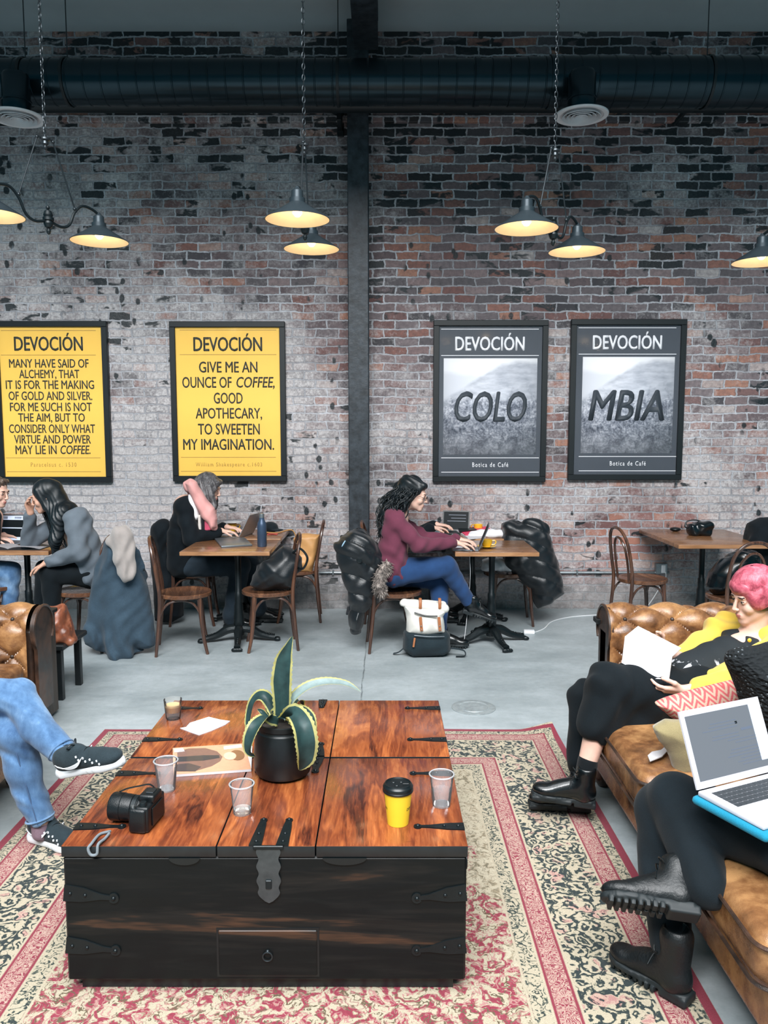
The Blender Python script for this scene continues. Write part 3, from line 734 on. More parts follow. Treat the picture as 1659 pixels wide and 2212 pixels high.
rg = part('persian_rug', bm, rug_mat(RX0, RX1, RY0, RY1)); rg['label'] = 'worn floral rug in wine, cream and dark green spread under the trunk'; rg['category'] = 'rug'
# ------------------------------------------------------------------ trunk table
M['lid_wood'] = (lambda: None)
def lidwood():
    t = NT('varnished_lid_wood'); o = t.co(); x, y, z = t.sep(o)
    pl = t.ma('FLOOR', t.ma('DIVIDE', t.ma('ADD', x, t.ma('MULTIPLY', t.ma('FLOOR', t.ma('DIVIDE', t.ma('SUBTRACT', y, 0), .64)), .07)), .148))
    hs = t.node('ShaderNodeTexWhiteNoise', {'Vector': t.comb(pl, t.ma('FLOOR', t.ma('DIVIDE', y, .64)), 0)}, 0)
    q = t.comb(t.ma('MULTIPLY', x, 5.5), t.ma('ADD', t.ma('MULTIPLY', y, 1.15), t.ma('MULTIPLY', hs, 30)), t.ma('ADD', z, t.ma('MULTIPLY', hs, 9)))
    n1 = t.noise(q, .9, 4, .55, 1.5); n2 = t.noise(t.comb(t.ma('MULTIPLY', x, 30.), t.ma('MULTIPLY', y, 3.), hs), 3.0, 4, .6, .5)
    w = t.ma('ABSOLUTE', t.ma('SUBTRACT', t.ma('FRACT', t.ma('MULTIPLY', n1, 7.)), .5))
    v = t.ma('ADD', t.ma('ADD', t.ma('MULTIPLY', n1, .62), t.ma('MULTIPLY', w, .22)), t.ma('ADD', t.ma('MULTIPLY', n2, .30), t.ma('MULTIPLY', hs, .12)))
    col = t.ramp(v, [(.38, C(58, 27, 20)), (.50, C(114, 56, 32)), (.63, C(156, 86, 46)), (.80, C(200, 128, 74))])
    kn = t.step(t.noise(o, 5., 4, .6, .8), .66, .74)
    col = t.mix(t.ma('MULTIPLY', kn, .7), col, C(66, 34, 26))
    seam = t.ma('SUBTRACT', 1.0, t.step(t.ma('ABSOLUTE', t.ma('SUBTRACT', t.ma('FRACT', t.ma('DIVIDE', t.ma('ADD', x, t.ma('MULTIPLY', t.ma('FLOOR', t.ma('DIVIDE', y, .64)), .07)), .148)), .5)), .49, .497))
    scr = t.step(t.noise(t.scale(o, (9, 60, 1)), 3.0, 3), .735, .76)
    scr = t.ma('MULTIPLY', scr, t.step(t.noise(o, 6., 3), .48, .62))
    col = t.mix(t.ma('MULTIPLY', scr, .5), col, C(214, 176, 142))
    t.bump(n2, .10, .0015)
    return t.fin(col, t.ramp(n2, [(.3, .17), (.7, .32)]), 0.0, Coat_Weight=.35, Coat_Roughness=.12)
M['lid_wood'] = lidwood()
XL, XR, Y0, Y1 = -.955, .246, 2.25, 3.525; ZL = .475; ZB = .046
TR = root('trunk_table', 'large square wooden trunk used as a coffee table, glossy brown lids over dark sides', 'coffee table', ((XL+XR)/2, (Y0+Y1)/2, .008))
part('plinth', box(BM(), XL+.035, XR-.035, Y0+.022, Y1-.035, .0095, ZB), M['body_dark'], TR)
part('body', box(BM(), XL, XR, Y0, Y1, ZB, ZL-.036, .006), M['body_wood'], TR)
sx = [XL-.003, -.4985, -.4955, -.2045, -.2015, XR+.003]
for (ya, yb) in ((Y0-.004, 2.884), (2.897, Y1+.004)):
    for i in range(3):
        bm = box(BM(), sx[2*i], sx[2*i+1], ya, yb, ZL-.035, ZL, .003, seg=2)
        bm.normal_update()
        for f in bm.faces: f.material_index = 0 if f.normal.z > .6 else 1
        part('lid', bm, [M['lid_wood'], M['body_dark']], TR)
def strap(o, d, n, L, w0, w1, m=M['iron'], tip='round'):
    Mx = MX(o, d, V(n).cross(V(d)))
    pl = [(0, -w0), (L*.35, -w0*.85), (L*.7, -w1), (L*.86, -w1*.8)]
    ring = [(L*.93+math.cos(a)*w0*.62, math.sin(a)*w0*.62) for a in [-2.4+4.8*q/10 for q in range(11)]]
    pl = pl+ring+[(p[0], -p[1]) for p in pl[::-1]]
    bm = prism(BM(), pl, .0045, Mx)
    for q, r in ((.12, .006), (.4, .006), (.93, .007)): ball(bm, Mx @ V((L*q, 0, .004)), r, 8)
    part('strap_hinge', bm, m, TR)
for y in (2.36, 2.745, 3.06, 3.42):
    strap((XR+.003, y, ZL), (-1, 0, 0), (0, 0, 1), .155, .021, .007); strap((XL-.003, y, ZL), (1, 0, 0), (0, 0, 1), .155, .021, .007)
for x in (-.248, -.452):
    strap((x, 2.884, ZL), (0, -1, 0), (0, 0, 1), .13, .023, .012); strap((x, 2.897, ZL), (0, 1, 0), (0, 0, 1), .125, .023, .012)
    strap((x-.03, Y1+.003, ZL), (0, -1, 0), (0, 0, 1), .10, .02, .012)
for x in (-.382, -.302): strap((x, Y0-.004, ZL), (0.02, 1, 0), (0, 0, 1), .165, .019, .013)
yf = Y0-.0005
for z in (P(143, 1927, Y0).z, P(147, 2040, Y0).z):
    strap((XL, yf, z), (1, 0, -.12), (0, -1, 0), .16, .026, .008); strap((XR, yf, z), (-1, 0, -.12), (0, -1, 0), .16, .026, .008)
cx = P(581, 1880, Y0).x; hz = [P(581, y, Y0).z for y in (1830, 1938)]
pl = []; n = 30
for i in range(n+1):
    u = i/n; w = .033+.0035*math.sin(u*22)-(.012 if u > .86 else 0)*((u-.86)/.14)
    pl.append((w, hz[0]+(hz[1]-hz[0])*u))
pl = pl+[(.012, hz[1]-.008), (0, hz[1]-.014), (-.012, hz[1]-.008)]+[(-a, b) for a, b in pl[::-1]]
HP = part('hasp_plate', prism(BM(), pl, .004, MX((cx, Y0-.0045, 0), (1, 0, 0), (0, 0, 1))), plain('hasp_steel', (84, 92, 97), .34, .75, var=.12, sc=30), TR)
part('lock_body', box(BM(), cx-.009, cx+.009, Y0-.014, Y0-.006, P(581, 1916, Y0).z, P(581, 1897, Y0).z, .002), M['black_metal'], HP)
part('hasp_bar', box(BM(), cx-.045, cx+.045, Y0-.012, Y0-.003, ZL-.008, ZL+.004, .002), M['iron'], TR)
for a, b in ((365, 432), (697, 792)):
    c = P((a+b)/2, 1836, Y0); w = (P(b, 1836, Y0).x-P(a, 1836, Y0).x)/2
    pl = [(w*math.cos(t), -.022*math.sin(t)) for t in [PI*q/16 for q in range(17)]]
    part('notch_shade', prism(BM(), pl, .004, MX((c.x, Y0-.003, ZL-.036), (1, 0, 0), (0, 0, 1))), M['black_plastic'], TR)  # flat dark half disc painted in for the shaded hollow
a, b = P(474, 2105, Y0), P(685, 2008, Y0)
part('drawer_recess', box(BM(), a.x-.006, b.x+.006, Y0-.002, Y0+.01, a.z-.006, b.z+.006), M['black_plastic'], TR)
DW = part('drawer', box(BM(), a.x, b.x, Y0-.006, Y0+.02, a.z, b.z, .003), M['body_wood'], TR)
c = P(578, 2066, Y0-.01)
bm = BM(); ball(bm, (c.x, Y0-.008, c.z+.014), .006, 10)
pts = [(c.x+.014*math.cos(t), Y0-.012, c.z+.014*math.sin(t)) for t in [2*PI*q/20 for q in range(20)]]
tube(bm, pts, .0022, 6, closed=True); part('ring_pull', bm, M['steel_dark'], DW)
for x, s in ((XR+.004, 1), (XL-.004, -1)):
    for y in (2.34, 3.1):
        bm = tube(BM(), [(x+s*.004+.006*s*math.cos(t)*0, y+.016*math.sin(t), .375+.022*math.cos(t)) for t in [2*PI*q/16 for q in range(16)]], .0028, 6, closed=True)
        ball(bm, (x, y, .40), .007, 8); part('side_ring', bm, M['iron'], TR)
# ------------------------------------------------------------------ bentwood chairs
def make_chair(loc, rz, label, group='bentwood cafe chairs'):
    r = root('bentwood_chair', label, 'chair', loc, rz, group)
    part('seat', lathe(BM(), [(0, .458), (.17, .458), (.176, .462), (.20, .463), (.206, .458), (.206, .436), (.20, .43), (0, .43)], 40, T(0, 0, 0) @ Matrix.Diagonal((1, 1.0, 1, 1))), M['seat_wood'], r, local=True)
    h = [(-.178, -.215, 0), (-.168, -.19, .25), (-.168, -.178, .455), (-.176, -.198, .62), (-.155, -.225, .78), (-.092, -.245, .868), (0, -.25, .892)]
    h = h+[(-a, b, c) for a, b, c in h[-2::-1]]
    part('back_hoop', ctube(BM(), h, [.0115, .0145, .0155, .014, .0135, .0135, .0135, .0135, .0135, .014, .0155, .0145, .0115], 7, 10), M['bent_wood'], r, local=True)
    h = [(-.098, -.172, .445), (-.106, -.192, .60), (-.09, -.214, .73), (-.045, -.228, .795), (0, -.232, .81)]
    h = h+[(-a, b, c) for a, b, c in h[-2::-1]]
    part('inner_hoop', ctube(BM(), h, .0105, 7, 8), M['bent_wood'], r, local=True)
    for s in (-1, 1):
        part('leg', ctube(BM(), [(s*.148, .112, .44), (s*.152, .122, .30), (s*.162, .14, .12), (s*.178, .165, 0)], [.019, .018, .0145, .0115], 5, 10), M['bent_wood'], r, local=True)
    def arch(a, b):
        a, b = V(a), V(b); m = (a+b)/2
        part('bent_brace', ctube(BM(), [a, a+(m-a)*.10+V((0, 0, .10)), a+(m-a)*.45+V((0, 0, .175)), m+V((0, 0, .195)), b+(m-b)*.45+V((0, 0, .175)), b+(m-b)*.10+V((0, 0, .10)), b], .0095, 5, 8), M['bent_wood'], r, local=True)
    fl, fr, bl, brr = (-.152, .125, .225), (.152, .125, .225), (-.168, -.19, .225), (.168, -.19, .225)
    arch(fl, fr); arch(fl, bl); arch(fr, brr)
    return r
R_ = math.radians
ch0 = make_chair((-1.545, 6.08, 0), R_(-78), 'empty bentwood chair right of the grey coat, facing the closed laptop table')
CHAIRS = [((-.91, 6.17, 0), R_(101), 'bentwood chair carrying the black leather bag, right of the table with the blue bottle'),
          ((-.79, 7.10, 0), R_(94), 'bentwood chair holding a tan tote bag, against the brick left of the column'),
          ((-1.66, 6.98, 0), R_(-86), 'bentwood chair under the woman in the pink scarf'),
          ((.09, 6.14, 0), R_(-86), 'bentwood chair under the woman in the burgundy sweater'),
          ((1.09, 6.98, 0), R_(88), 'bentwood chair with a long black puffer coat over its back'),
          ((2.19, 6.66, 0), R_(-80), 'empty bentwood chair against the brick, left of the far right table'),
          ((2.66, 5.95, 0), R_(8), 'bentwood chair with its back to the camera in front of the far right table'),
          ((3.42, 6.85, 0), R_(90), 'bentwood chair at the right edge under a black jacket'),
          ((-2.36, 6.17, 0), R_(84), 'bentwood chair under the woman in the grey sweater'),
          ((-3.18, 6.35, 0), R_(-88), 'bentwood chair under the person at the left edge'),
          ((.05, 7.06, 0), R_(-92), 'bentwood chair under the hidden person in black by the wall')]
CH = [ch0]+[dup(ch0, l, r, t) for l, r, t in CHAIRS]
# ------------------------------------------------------------------ cafe tables
TZ = .775
def make_table(cx, cy, sx, sy, label, group='square wooden cafe tables', foot_rot=0.0, px=None, py=None):
    r = root('cafe_table', label, 'table', (cx, cy, 0), 0, group)
    tp = part('tabletop', box(BM(), -sx/2, sx/2, -sy/2, sy/2, TZ-.034, TZ, .004, seg=2), M['table_wood'], r, local=True)
    e = .0012; bm = BM()
    box(bm, -sx/2-e, sx/2+e, -sy/2-e, -sy/2+.006, TZ-.031, TZ-.003, .001)
    part('edge_band', bm, M['table_edge'], tp, local=True)
    ox, oy = (px or cx)-cx, (py or cy)-cy
    Mx = T(ox, oy, 0)
    part('pedestal', lathe(BM(), [(0, .06), (.040, .06), (.045, .10), (.034, .13), (.042, .145), (.042, .20), (.036, .24), (.036, .30), (.028, .33), (.030, .34), (.030, .40), (.024, .41), (.024, .68), (.034, .72), (.06, .735), (.06, TZ-.034), (0, TZ-.034)], 16, Mx), M['iron'], r, local=True)
    part('mounting_plate', box(BM(), ox-.17, ox+.17, oy-.17, oy+.17, TZ-.042, TZ-.034), M['iron'], r, local=True)
    for k in range(4):
        A = Mx @ RZ(foot_rot+k*PI/2)
        bm = BM(); c = curve([(.02, 0, .115), (.09, 0, .105), (.17, 0, .062), (.24, 0, .040), (.285, 0, .034)], 6)
        tube(bm, [A @ p for p in c], lerpl([.036, .036, .028, .024, .026], len(c)), 10)
        for q in range(9):
            p = c[4+q*2 if 4+q*2 < len(c) else -1]; ball(bm, A @ (p+V((0, 0, .022))), (.010, .010, .008), 8)
        for s in (-1, 0, 1): ball(bm, A @ V((.305, s*.019, .017)), (.026, .011, .0165), 10)
        part('claw_foot', bm, M['iron'], r, local=True)
    return r
make_table(-1.225, 6.385, .69, .67, 'square wooden cafe table with the blue bottle on it, left of the column', foot_rot=.12, px=-1.17, py=6.30)
make_table(-1.235, 7.115, .69, .67, 'square wooden cafe table by the wall in front of the woman in the pink scarf', foot_rot=.4)
make_table(.865, 6.35, .64, .67, 'square wooden cafe table with yellow coffee cup, beside the woman in burgundy', foot_rot=.3, px=.86, py=6.27)
make_table(.80, 7.115, .74, .67, 'square wooden cafe table by the wall under papers and the pink folder', foot_rot=-.4)
make_table(2.80, 6.93, .80, 1.02, 'wooden cafe table holding only a small case and a small handbag, far right', foot_rot=.0)
make_table(-2.90, 6.40, .62, .64, 'dark cafe table with an open book at the far left edge', foot_rot=.2)
# ------------------------------------------------------------------ buttoned leather sofas
def make_sofa(name, label, X0, s, ya, yb, yarm, ncush, QA=.30, board=False):
    yb = 3.74; yfar = yarm-.13
    r = root(name, label, 'sofa', (X0+s*.5, (ya+yb)/2, 0), 0, 'buttoned leather sofas')
    def B(bm, q0, q1, y0, y1, z0, z1, bev=.02): return box(bm, min(X0+s*q0, X0+s*q1), max(X0+s*q0, X0+s*q1), y0, y1, z0, z1, bev, seg=3)
    part('base', B(BM(), .06, 1.0, ya, yb+.02, .12, .27, .025), M['dark_leather'], r)
    part('front_rail', B(BM(), .045, .13, ya+.01, yb-.02, .115, .285, .03), M['leather'], r)
    L = (yb-ya)/ncush
    for i in range(ncush):
        y0 = ya+L*i+.006; y1 = ya+L*(i+1)-.006; xc = X0+s*.36
        c = part('seat_cushion', sculpt([('b', (xc, (y0+y1)/2, .352), (.36, (y1-y0)/2, .082), None, .055), ('e', (xc, (y0+y1)/2, .40), (.30, (y1-y0)*.42, .052), None, .05)], .013, .03, None), M['leather'], r)
        bm = BM(); hx, hy, cr_ = .366, (y1-y0)/2+.006, .06
        for z in (.405, .300):
            pts = []
            for sx_, sy_, a0 in ((1, 1, 0), (-1, 1, 1), (-1, -1, 2), (1, -1, 3)):
                for k in range(7):
                    t = (a0+k/6)*PI/2; pts.append((xc+sx_*(hx-cr_)+math.cos(t)*cr_, (y0+y1)/2+sy_*(hy-cr_)+math.sin(t)*cr_, z))
            tube(bm, pts, .006, 6, closed=True)
        part('piping', bm, M['dark_leather'], c)
    xc = X0+s*(QA+.97)/2
    part('seat_cushion', sculpt([('b', (xc, (yb+yfar)/2, .352), ((.97-QA)/2, (yfar-yb)/2-.006, .082), None, .05)], .013, .03), M['leather'], r)
    part('base', B(BM(), QA+.02, 1.0, yb, yarm, .12, .27, .02), M['dark_leather'], r)
    # tufted far arm: roll and inner face
    def tufted(bm, pf, w, length, per, rows, amp):
        # pf(s)->(point offset, normal) ; w along length
        pass
    zr, rr, q0, q1 = .588, .118, QA, .98
    arc = rr*math.radians(212); n0 = math.radians(-20)
    def prof(ss):                                                  # outward side, over the roll, down the seat side: (offset, height, normal)
        if ss < arc:
            th = n0+ss/rr; return math.cos(th)*rr, math.sin(th)*rr, (math.cos(th), math.sin(th))
        th = n0+arc/rr; return math.cos(th)*rr-.02*(ss-arc), math.sin(th)*rr-(ss-arc), (-.99, .1)
    def bump_(a, b): return (abs(math.sin(PI*a))*abs(math.sin(PI*b)))**.42
    def armf(u, v):
        q = q0+(q1-q0)*u; ss = v*.66; oy, oz, n = prof(ss)
        g = bump_(q/.262+ss/.22, q/.262-ss/.22); tt = max(0, min(1, u/.07)); g = g*tt+(1-tt)*.7
        h = .048*g-.018
        return V((X0+s*q, yarm+oy+n[0]*h, zr+oz+n[1]*h))
    arm = part('arm', surf(BM(), armf, 120, 72), M['leather'], r)
    for i in range(-3, 8):
        for j in range(-3, 8):
            a, b = i, j; ss = (a-b)*.11; q = (a+b)*.131
            if q0+.04 < q < q1-.03 and .02 < ss < .60:
                u = (q-q0)/(q1-q0); v = ss/.66; p = armf(u, v)+V((0, -.004, .004)); part('button', ball(BM(), p, .0125, 10), M['dark_leather'], arm)
    B_m = BM(); B(B_m, QA, 1.0, yarm-.06, yarm+.085, .12, zr, .02); part('arm_core', B_m, M['dark_leather'], r)
    Mx = MX((X0+s*(QA if s > 0 else QA-.02), yarm, 0), (0, 1, 0), (0, 0, 1))
    pl = [(math.cos(t)*(rr+.012), zr+math.sin(t)*(rr+.012)) for t in [R_(-35)+R_(250)*k/24 for k in range(25)]]+[(-.085, .48), (-.085, .12), (.10, .12), (.10, .50)]
    bm = prism(BM(), pl, .02, Mx)
    if board:
        xb = X0+s*QA; box_ = box(BM(), min(xb, xb+s*.03), max(xb, xb+s*.03), yarm+.09, yarm+.26, .02, .62, .004)
        part('side_board', box_, M['crate_wood'], r); part('board_cap', box(BM(), min(xb-s*.01, xb+s*.05), max(xb-s*.01, xb+s*.05), yarm+.05, yarm+.28, .62, .645, .004), M['body_dark'], r)
    else: part('ledge', box(BM(), X0+s*QA-.02, X0+s*QA+.10, yarm+.07, yarm+.16, .59, .62, .004), M['body_dark'], r)
    part('arm_front', bm, M['dark_leather'], r)
    bm = BM()
    pts = [Mx @ V((math.cos(t)*(rr+.012), zr+math.sin(t)*(rr+.012), .022 if s < 0 else -.002)) for t in [R_(-35)+R_(250)*k/24 for k in range(25)]]
    tube(bm, pts, .008, 6); part('arm_piping', bm, M['dark_leather'], r)
    # back, tufted on the seat side
    def backf(u, v):
        y = ya+(yarm-.05-ya)*u; ss = v*.66; ox, oz, n = prof(ss)
        h = .048*bump_(y/.262+ss/.22, y/.262-ss/.22)-.018
        return V((X0+s*(.98+ox+n[0]*h), y, zr+oz+n[1]*h))
    bk = part('back', surf(BM(), backf, 160, 50), M['leather'], r)
    part('back_core', B(BM(), .94, 1.1, ya, yarm+.08, .12, zr, .03), M['dark_leather'], r)
    for q in (.11, .93):
        for y in (ya+.1, yb-.06, yarm-.02)[:3 if q > .5 else 2]:
            part('bun_foot', lathe(BM(), [(0, 0), (.022, 0), (.036, .02), (.04, .05), (.03, .085), (.034, .10), (.034, .122), (0, .122)], 16, T(X0+s*q, y, 0)), M['bent_wood'], r)
    return r
SOFA_R = make_sofa('leather_sofa', 'worn tan buttoned leather sofa on the right where two women sit', .945, 1, 1.86, 4.28, 4.42, 2)
SOFA_L = make_sofa('leather_sofa', 'worn tan buttoned leather sofa at the left edge behind the jeans', -1.67, -1, 1.9, 4.28, 4.42, 2, board=True)
# ------------------------------------------------------------------ low stool under the satchel
ST = root('low_stool', 'low dark stool under the leather satchel, behind the left sofa arm', 'stool', (-2.25, 5.05, 0))
part('stool_seat', box(BM(), -2.5, -2.0, 4.86, 5.26, .33, .365, .008), M['body_dark'], ST)
for x in (-2.45, -2.05):
    for y in (4.91, 5.21): part('leg', box(BM(), x-.02, x+.02, y-.02, y+.02, 0, .33, .003), M['body_dark'], ST)
# ------------------------------------------------------------------ things on the trunk
Z = .475
M['pot'] = plain('black_glazed_pot', (8, 16, 19), .42, var=.15, bump=.25, bsc=30)
M['leaf'] = plain('agave_green', (58, 88, 88), .42, var=.22, sc=20)
M['leaf_pale'] = plain('agave_pale_green', (164, 186, 186), .42, var=.15, sc=20)
M['leaf_edge'] = plain('agave_cream_margin', (212, 208, 140), .45, var=.1, sc=40)
pc = V((-.362, 2.75, Z))
PT_ = root('potted_agave', 'variegated agave in a round black pot on the trunk', 'plant', pc)
part('pot', lathe(BM(), [(0, 0), (.078, 0), (.096, .012), (.103, .035), (.104, .075), (.100, .13), (.094, .165), (.089, .170), (.088, .176), (.091, .180), (.091, .196), (.086, .198), (.082, .194), (.082, .17), (0, .165)], 40), M['pot'], PT_, local=True)
part('soil', lathe(BM(), [(0, .178), (.04, .18), (.0825, .172), (.0825, .165), (0, .165)], 24), plain('soil', (40, 34, 30), .95, sc=80, bump=.8), PT_, local=True)
def leaf(pts, w, face, pale=False, teeth=True):
    c = curve(pts, 9); n = len(c); nv = 11; vs = []; ws = lerpl(w, n); bm = BM(); face = V(face).normalized()
    for i, p in enumerate(c):
        t = (c[min(i+1, n-1)]-c[max(i-1, 0)]).normalized()
        wd = t.cross(face)
        if wd.length < .05: wd = t.cross(V((0, 0, 1)))
        wd.normalize(); nn = wd.cross(t).normalized(); row = []
        for j in range(nv):
            v = j/(nv-1)*2-1; q = ws[i]*(1+(.10*(i % 2) if abs(v) > .99 and teeth else 0))
            row.append(bm.verts.new(p+wd*v*q+nn*(abs(v)**1.6)*q*.42))
        vs.append(row)
    fs = []
    for i in range(n-1):
        for j in range(nv-1):
            f = bm.faces.new((vs[i][j], vs[i+1][j], vs[i+1][j+1], vs[i][j+1])); v = abs((j+.5)/(nv-1)*2-1); f.material_index = 1 if v > .70 else 0; fs.append(f)
    bmesh.ops.solidify(bm, geom=fs, thickness=.004)
    me = bpy.data.meshes.new('leaf'); bm.to_mesh(me); bm.free()
    part('leaf', me, [M['leaf_pale' if pale else 'leaf'], M['leaf_edge']], PT_, sharp=60)
Yp = pc.y
def lp(*a): return [P(x, y, Yp+d) for x, y, d in a]
leaf(lp((607, 1552, 0), (610, 1520, .0), (609, 1470, 0), (614, 1425, .01), (624, 1395, .01), (632, 1374, .015)), [.024, .030, .036, .031, .014, .001], (0, -1, .1))
leaf(lp((612, 1552, 0), (632, 1512, 0), (664, 1485, .01), (705, 1474, .02), (748, 1478, .03), (779, 1494, .03)), [.020, .021, .021, .019, .013, .001], (-.1, -.5, 1), True)
leaf(lp((600, 1552, .02), (580, 1512, .04), (560, 1504, .05), (545, 1523, .06), (537, 1560, .06), (536, 1590, .05)), [.018, .022, .022, .021, .015, .001], (-.5, -.6, .8))
leaf(lp((602, 1555, -.02), (580, 1548, -.07), (556, 1566, -.12), (541, 1596, -.14), (538, 1622, -.14), (551, 1634, -.13)), [.022, .027, .029, .026, .018, .001], (-.6, -.8, .5))
leaf(lp((614, 1552, -.02), (634, 1541, -.08), (652, 1566, -.13), (660, 1605, -.15), (659, 1640, -.14), (647, 1664, -.12)), [.024, .030, .037, .039, .030, .001], (.4, -1, .35))
leaf(lp((620, 1550, .01), (646, 1532, .0), (668, 1548, -.02), (675, 1578, -.03), (672, 1606, -.03)), [.020, .022, .023, .018, .001], (.8, -.3, .6))
leaf(lp((618, 1548, .03), (634, 1518, .07), (648, 1515, .10), (654, 1530, .12)), [.016, .02, .018, .001], (.3, .3, 1))
leaf(lp((590, 1555, .03), (580, 1530, .05), (575, 1498, .06)), [.010, .012, .001], (0, -1, .2), False, False)
leaf(lp((582, 1556, .02), (566, 1538, .02), (556, 1532, .03)), [.010, .010, .001], (0, -1, .6), False, False)
leaf(lp((594, 1556, .03), (588, 1536, .06), (590, 1512, .07)), [.008, .009, .001], (0, -1, .2), False, False)
def clear_cup(g, label, h, r0, r1, fill, wm='water', group='clear plastic cups'):
    r = root('plastic_cup', label, 'cup', g, 0, group)
    t = .0012
    part('cup_wall', lathe(BM(), [(0, .004), (r0-.004, .004), (r0-.003, 0), (r0, .001), (r0+(r1-r0)*.12, h*.12), (r1, h-.004)], 40), M['cup_clear'], r, local=True)
    part('rim', lathe(BM(), [(r1-.0005, h-.005), (r1+.0032, h-.004), (r1+.0036, h-.001), (r1+.001, h+.0006), (r1-.002, h-.001)], 40, None, True), M['cup_rim'], r, local=True)
    f = fill; rf = r0+(r1-r0)*f-.002
    part('drink', lathe(BM(), [(0, .007), (r0-.003, .007), (rf, h*f), (0, h*f)], 36), M[wm], r, local=True)
    return r
M['cup_rim'] = clear('cup_rim_plastic', (.95, .95, .97, 1), .15, .38, 1.5)
M['dregs'] = clear('pale_dregs', (.95, .88, .76, 1), .05, .25, 1.33)
def base_at(x, y, r):                        # photo pixel of the near bottom rim -> centre of a round base
    p = G(x, y, Z); return V((p.x, p.y+r, Z))
clear_cup(base_at(955, 1748, .029), 'clear plastic cup half full of water, at the right end of the trunk', .108, .029, .039, .50)
clear_cup(base_at(520, 1765, .028), 'nearly empty clear plastic cup in the middle of the trunk', .100, .028, .038, .16, 'dregs')
clear_cup(base_at(355, 1714, .029), 'clear plastic cup of water at the left, overlapping the magazine', .106, .029, .039, .66)
# yellow coffee cup
g = base_at(860, 1789, .034)
CY_ = root('coffee_cup', 'yellow paper coffee cup with black lid on the trunk', 'cup', g)
M['yellow_paper'] = plain('yellow_cup_paper', (240, 200, 48), .5, var=.02)
part('cup_body', lathe(BM(), [(0, .004), (.031, .004), (.0315, 0), (.033, .001), (.0445, .112), (.043, .112), (0, .11)], 48), M['yellow_paper'], CY_, local=True)
part('cup_lid', lathe(BM(), [(.0445, .105), (.0475, .106), (.0482, .110), (.0465, .113), (.0475, .121), (.0462, .124), (.0435, .126), (.0415, .131), (.039, .132), (.037, .128), (.012, .128), (0, .128)], 48), M['black_plastic'], CY_, local=True)
bm = BM(); ball(bm, (-.014, .012, .128), (.007, .007, .003), 12); ball(bm, (.010, .014, .128), (.007, .007, .003), 12); ball(bm, (-.004, -.012, .128), (.007, .006, .003), 12); box(bm, .014, .034, -.010, -.004, .127, .1325, .001)
part('lid_bumps', bm, M['black_plastic'], CY_, local=True)
bm = text_mesh('DEVOCIÓN', 0, .058, .062, .012, 0, bold=.012, depth=.0004)
for v in bm.verts:
    rr = .033+.0115*(v.co.z/.112)+.0004+v.co.y*0; a = v.co.x/rr-PI/2+1.55; v.co = V((math.cos(a)*rr, math.sin(a)*rr, v.co.z))
part('lettering', bm, M['ink'], CY_, local=True, sharp=0)
bm = text_mesh('DEVOCIÓN', 0, .058, .062, .012, 0, bold=.012, depth=.0004)
for v in bm.verts:
    rr = .033+.0115*(v.co.z/.112)+.0004; a = v.co.x/rr-PI/2-1.85; v.co = V((math.cos(a)*rr, math.sin(a)*rr, v.co.z))
part('lettering', bm, M['ink'], CY_, local=True, sharp=0)
# glass of milky coffee
g = base_at(370, 1558, .032); GL = root('coffee_glass', 'short faceted glass of milky coffee at the far left corner of the trunk', 'glass', g)
part('glass_wall', lathe(BM(), [(0, .0), (.028, .0), (.031, .006), (.034, .03), (.039, .086), (.0365, .086), (.0315, .032), (0, .028)], 14), M['glass'], GL, local=True)
part('coffee', lathe(BM(), [(0, .030), (.031, .032), (.034, .055), (0, .055)], 24), plain('milky_coffee', (176, 124, 70), .3, var=.05), GL, local=True)
part('foam', lathe(BM(), [(0, .055), (.034, .055), (.0345, .061), (0, .062)], 24), plain('coffee_foam', (214, 176, 122), .6, var=.08), GL, local=True)
# napkin
pl = [G(x, y, Z) for x, y in ((389, 1574), (402, 1572), (410, 1563), (451, 1550), (476, 1556), (497, 1559), (486, 1567), (456, 1580), (430, 1589), (412, 1583))]
solo('paper_napkin', 'folded white paper napkin lying on the far left of the trunk', 'napkin', prism(BM(), [(p.x, p.y) for p in pl], .003, T(0, 0, Z+.0005)), plain('white_paper', (206, 204, 208), .8, var=.01))
M['paper'] = plain('page_paper', (206, 204, 208), .8, var=.01)
# magazine
c = [G(x, y, Z) for x, y in ((375, 1679), (543, 1667), (545, 1616), (373, 1621))]
MG = root('magazine', 'magazine with a tan cover photo of a person in a jacket, lying beside the pot', 'magazine', ((c[0]+c[2])/2))
part('pages', prism(BM(), [(p.x, p.y) for p in c], .009, T(0, 0, Z+.0005)), M['paper'], MG)
U = (c[1]-c[0]); Vv = (c[3]-c[0])
def mq(u, v): q = c[0]+U*u+Vv*v; return (q.x, q.y)
def mpoly(name, uv, col, z): part(name, prism(BM(), [mq(*a) for a in uv], .0006, T(0, 0, Z+.0095+z)), plain(name+'_ink', col, .35, var=.06, sc=60, coat=.3), MG)
mpoly('cover', ((0, 0), (1, 0), (1, 1), (0, 1)), (206, 156, 126), 0)
mpoly('cover_jacket', ((.06, .12), (.3, .08), (.5, .2), (.62, .36), (.66, .52), (.60, .74), (.45, .90), (.22, .93), (.06, .84)), (122, 92, 84), .0006)
mpoly('cover_shirt', ((.04, .44), (.4, .42), (.62, .48), (.62, .58), (.4, .62), (.04, .62)), (58, 58, 62), .0012)
mpoly('cover_sleeve', ((.02, .1), (.28, .05), (.36, .2), (.2, .36), (.02, .34)), (72, 64, 66), .0012)
mpoly('cover_face', [(.76+.085*math.cos(t), .52+.15*math.sin(t)) for t in [2*PI*k/18 for k in range(18)]], (226, 182, 158), .0018)
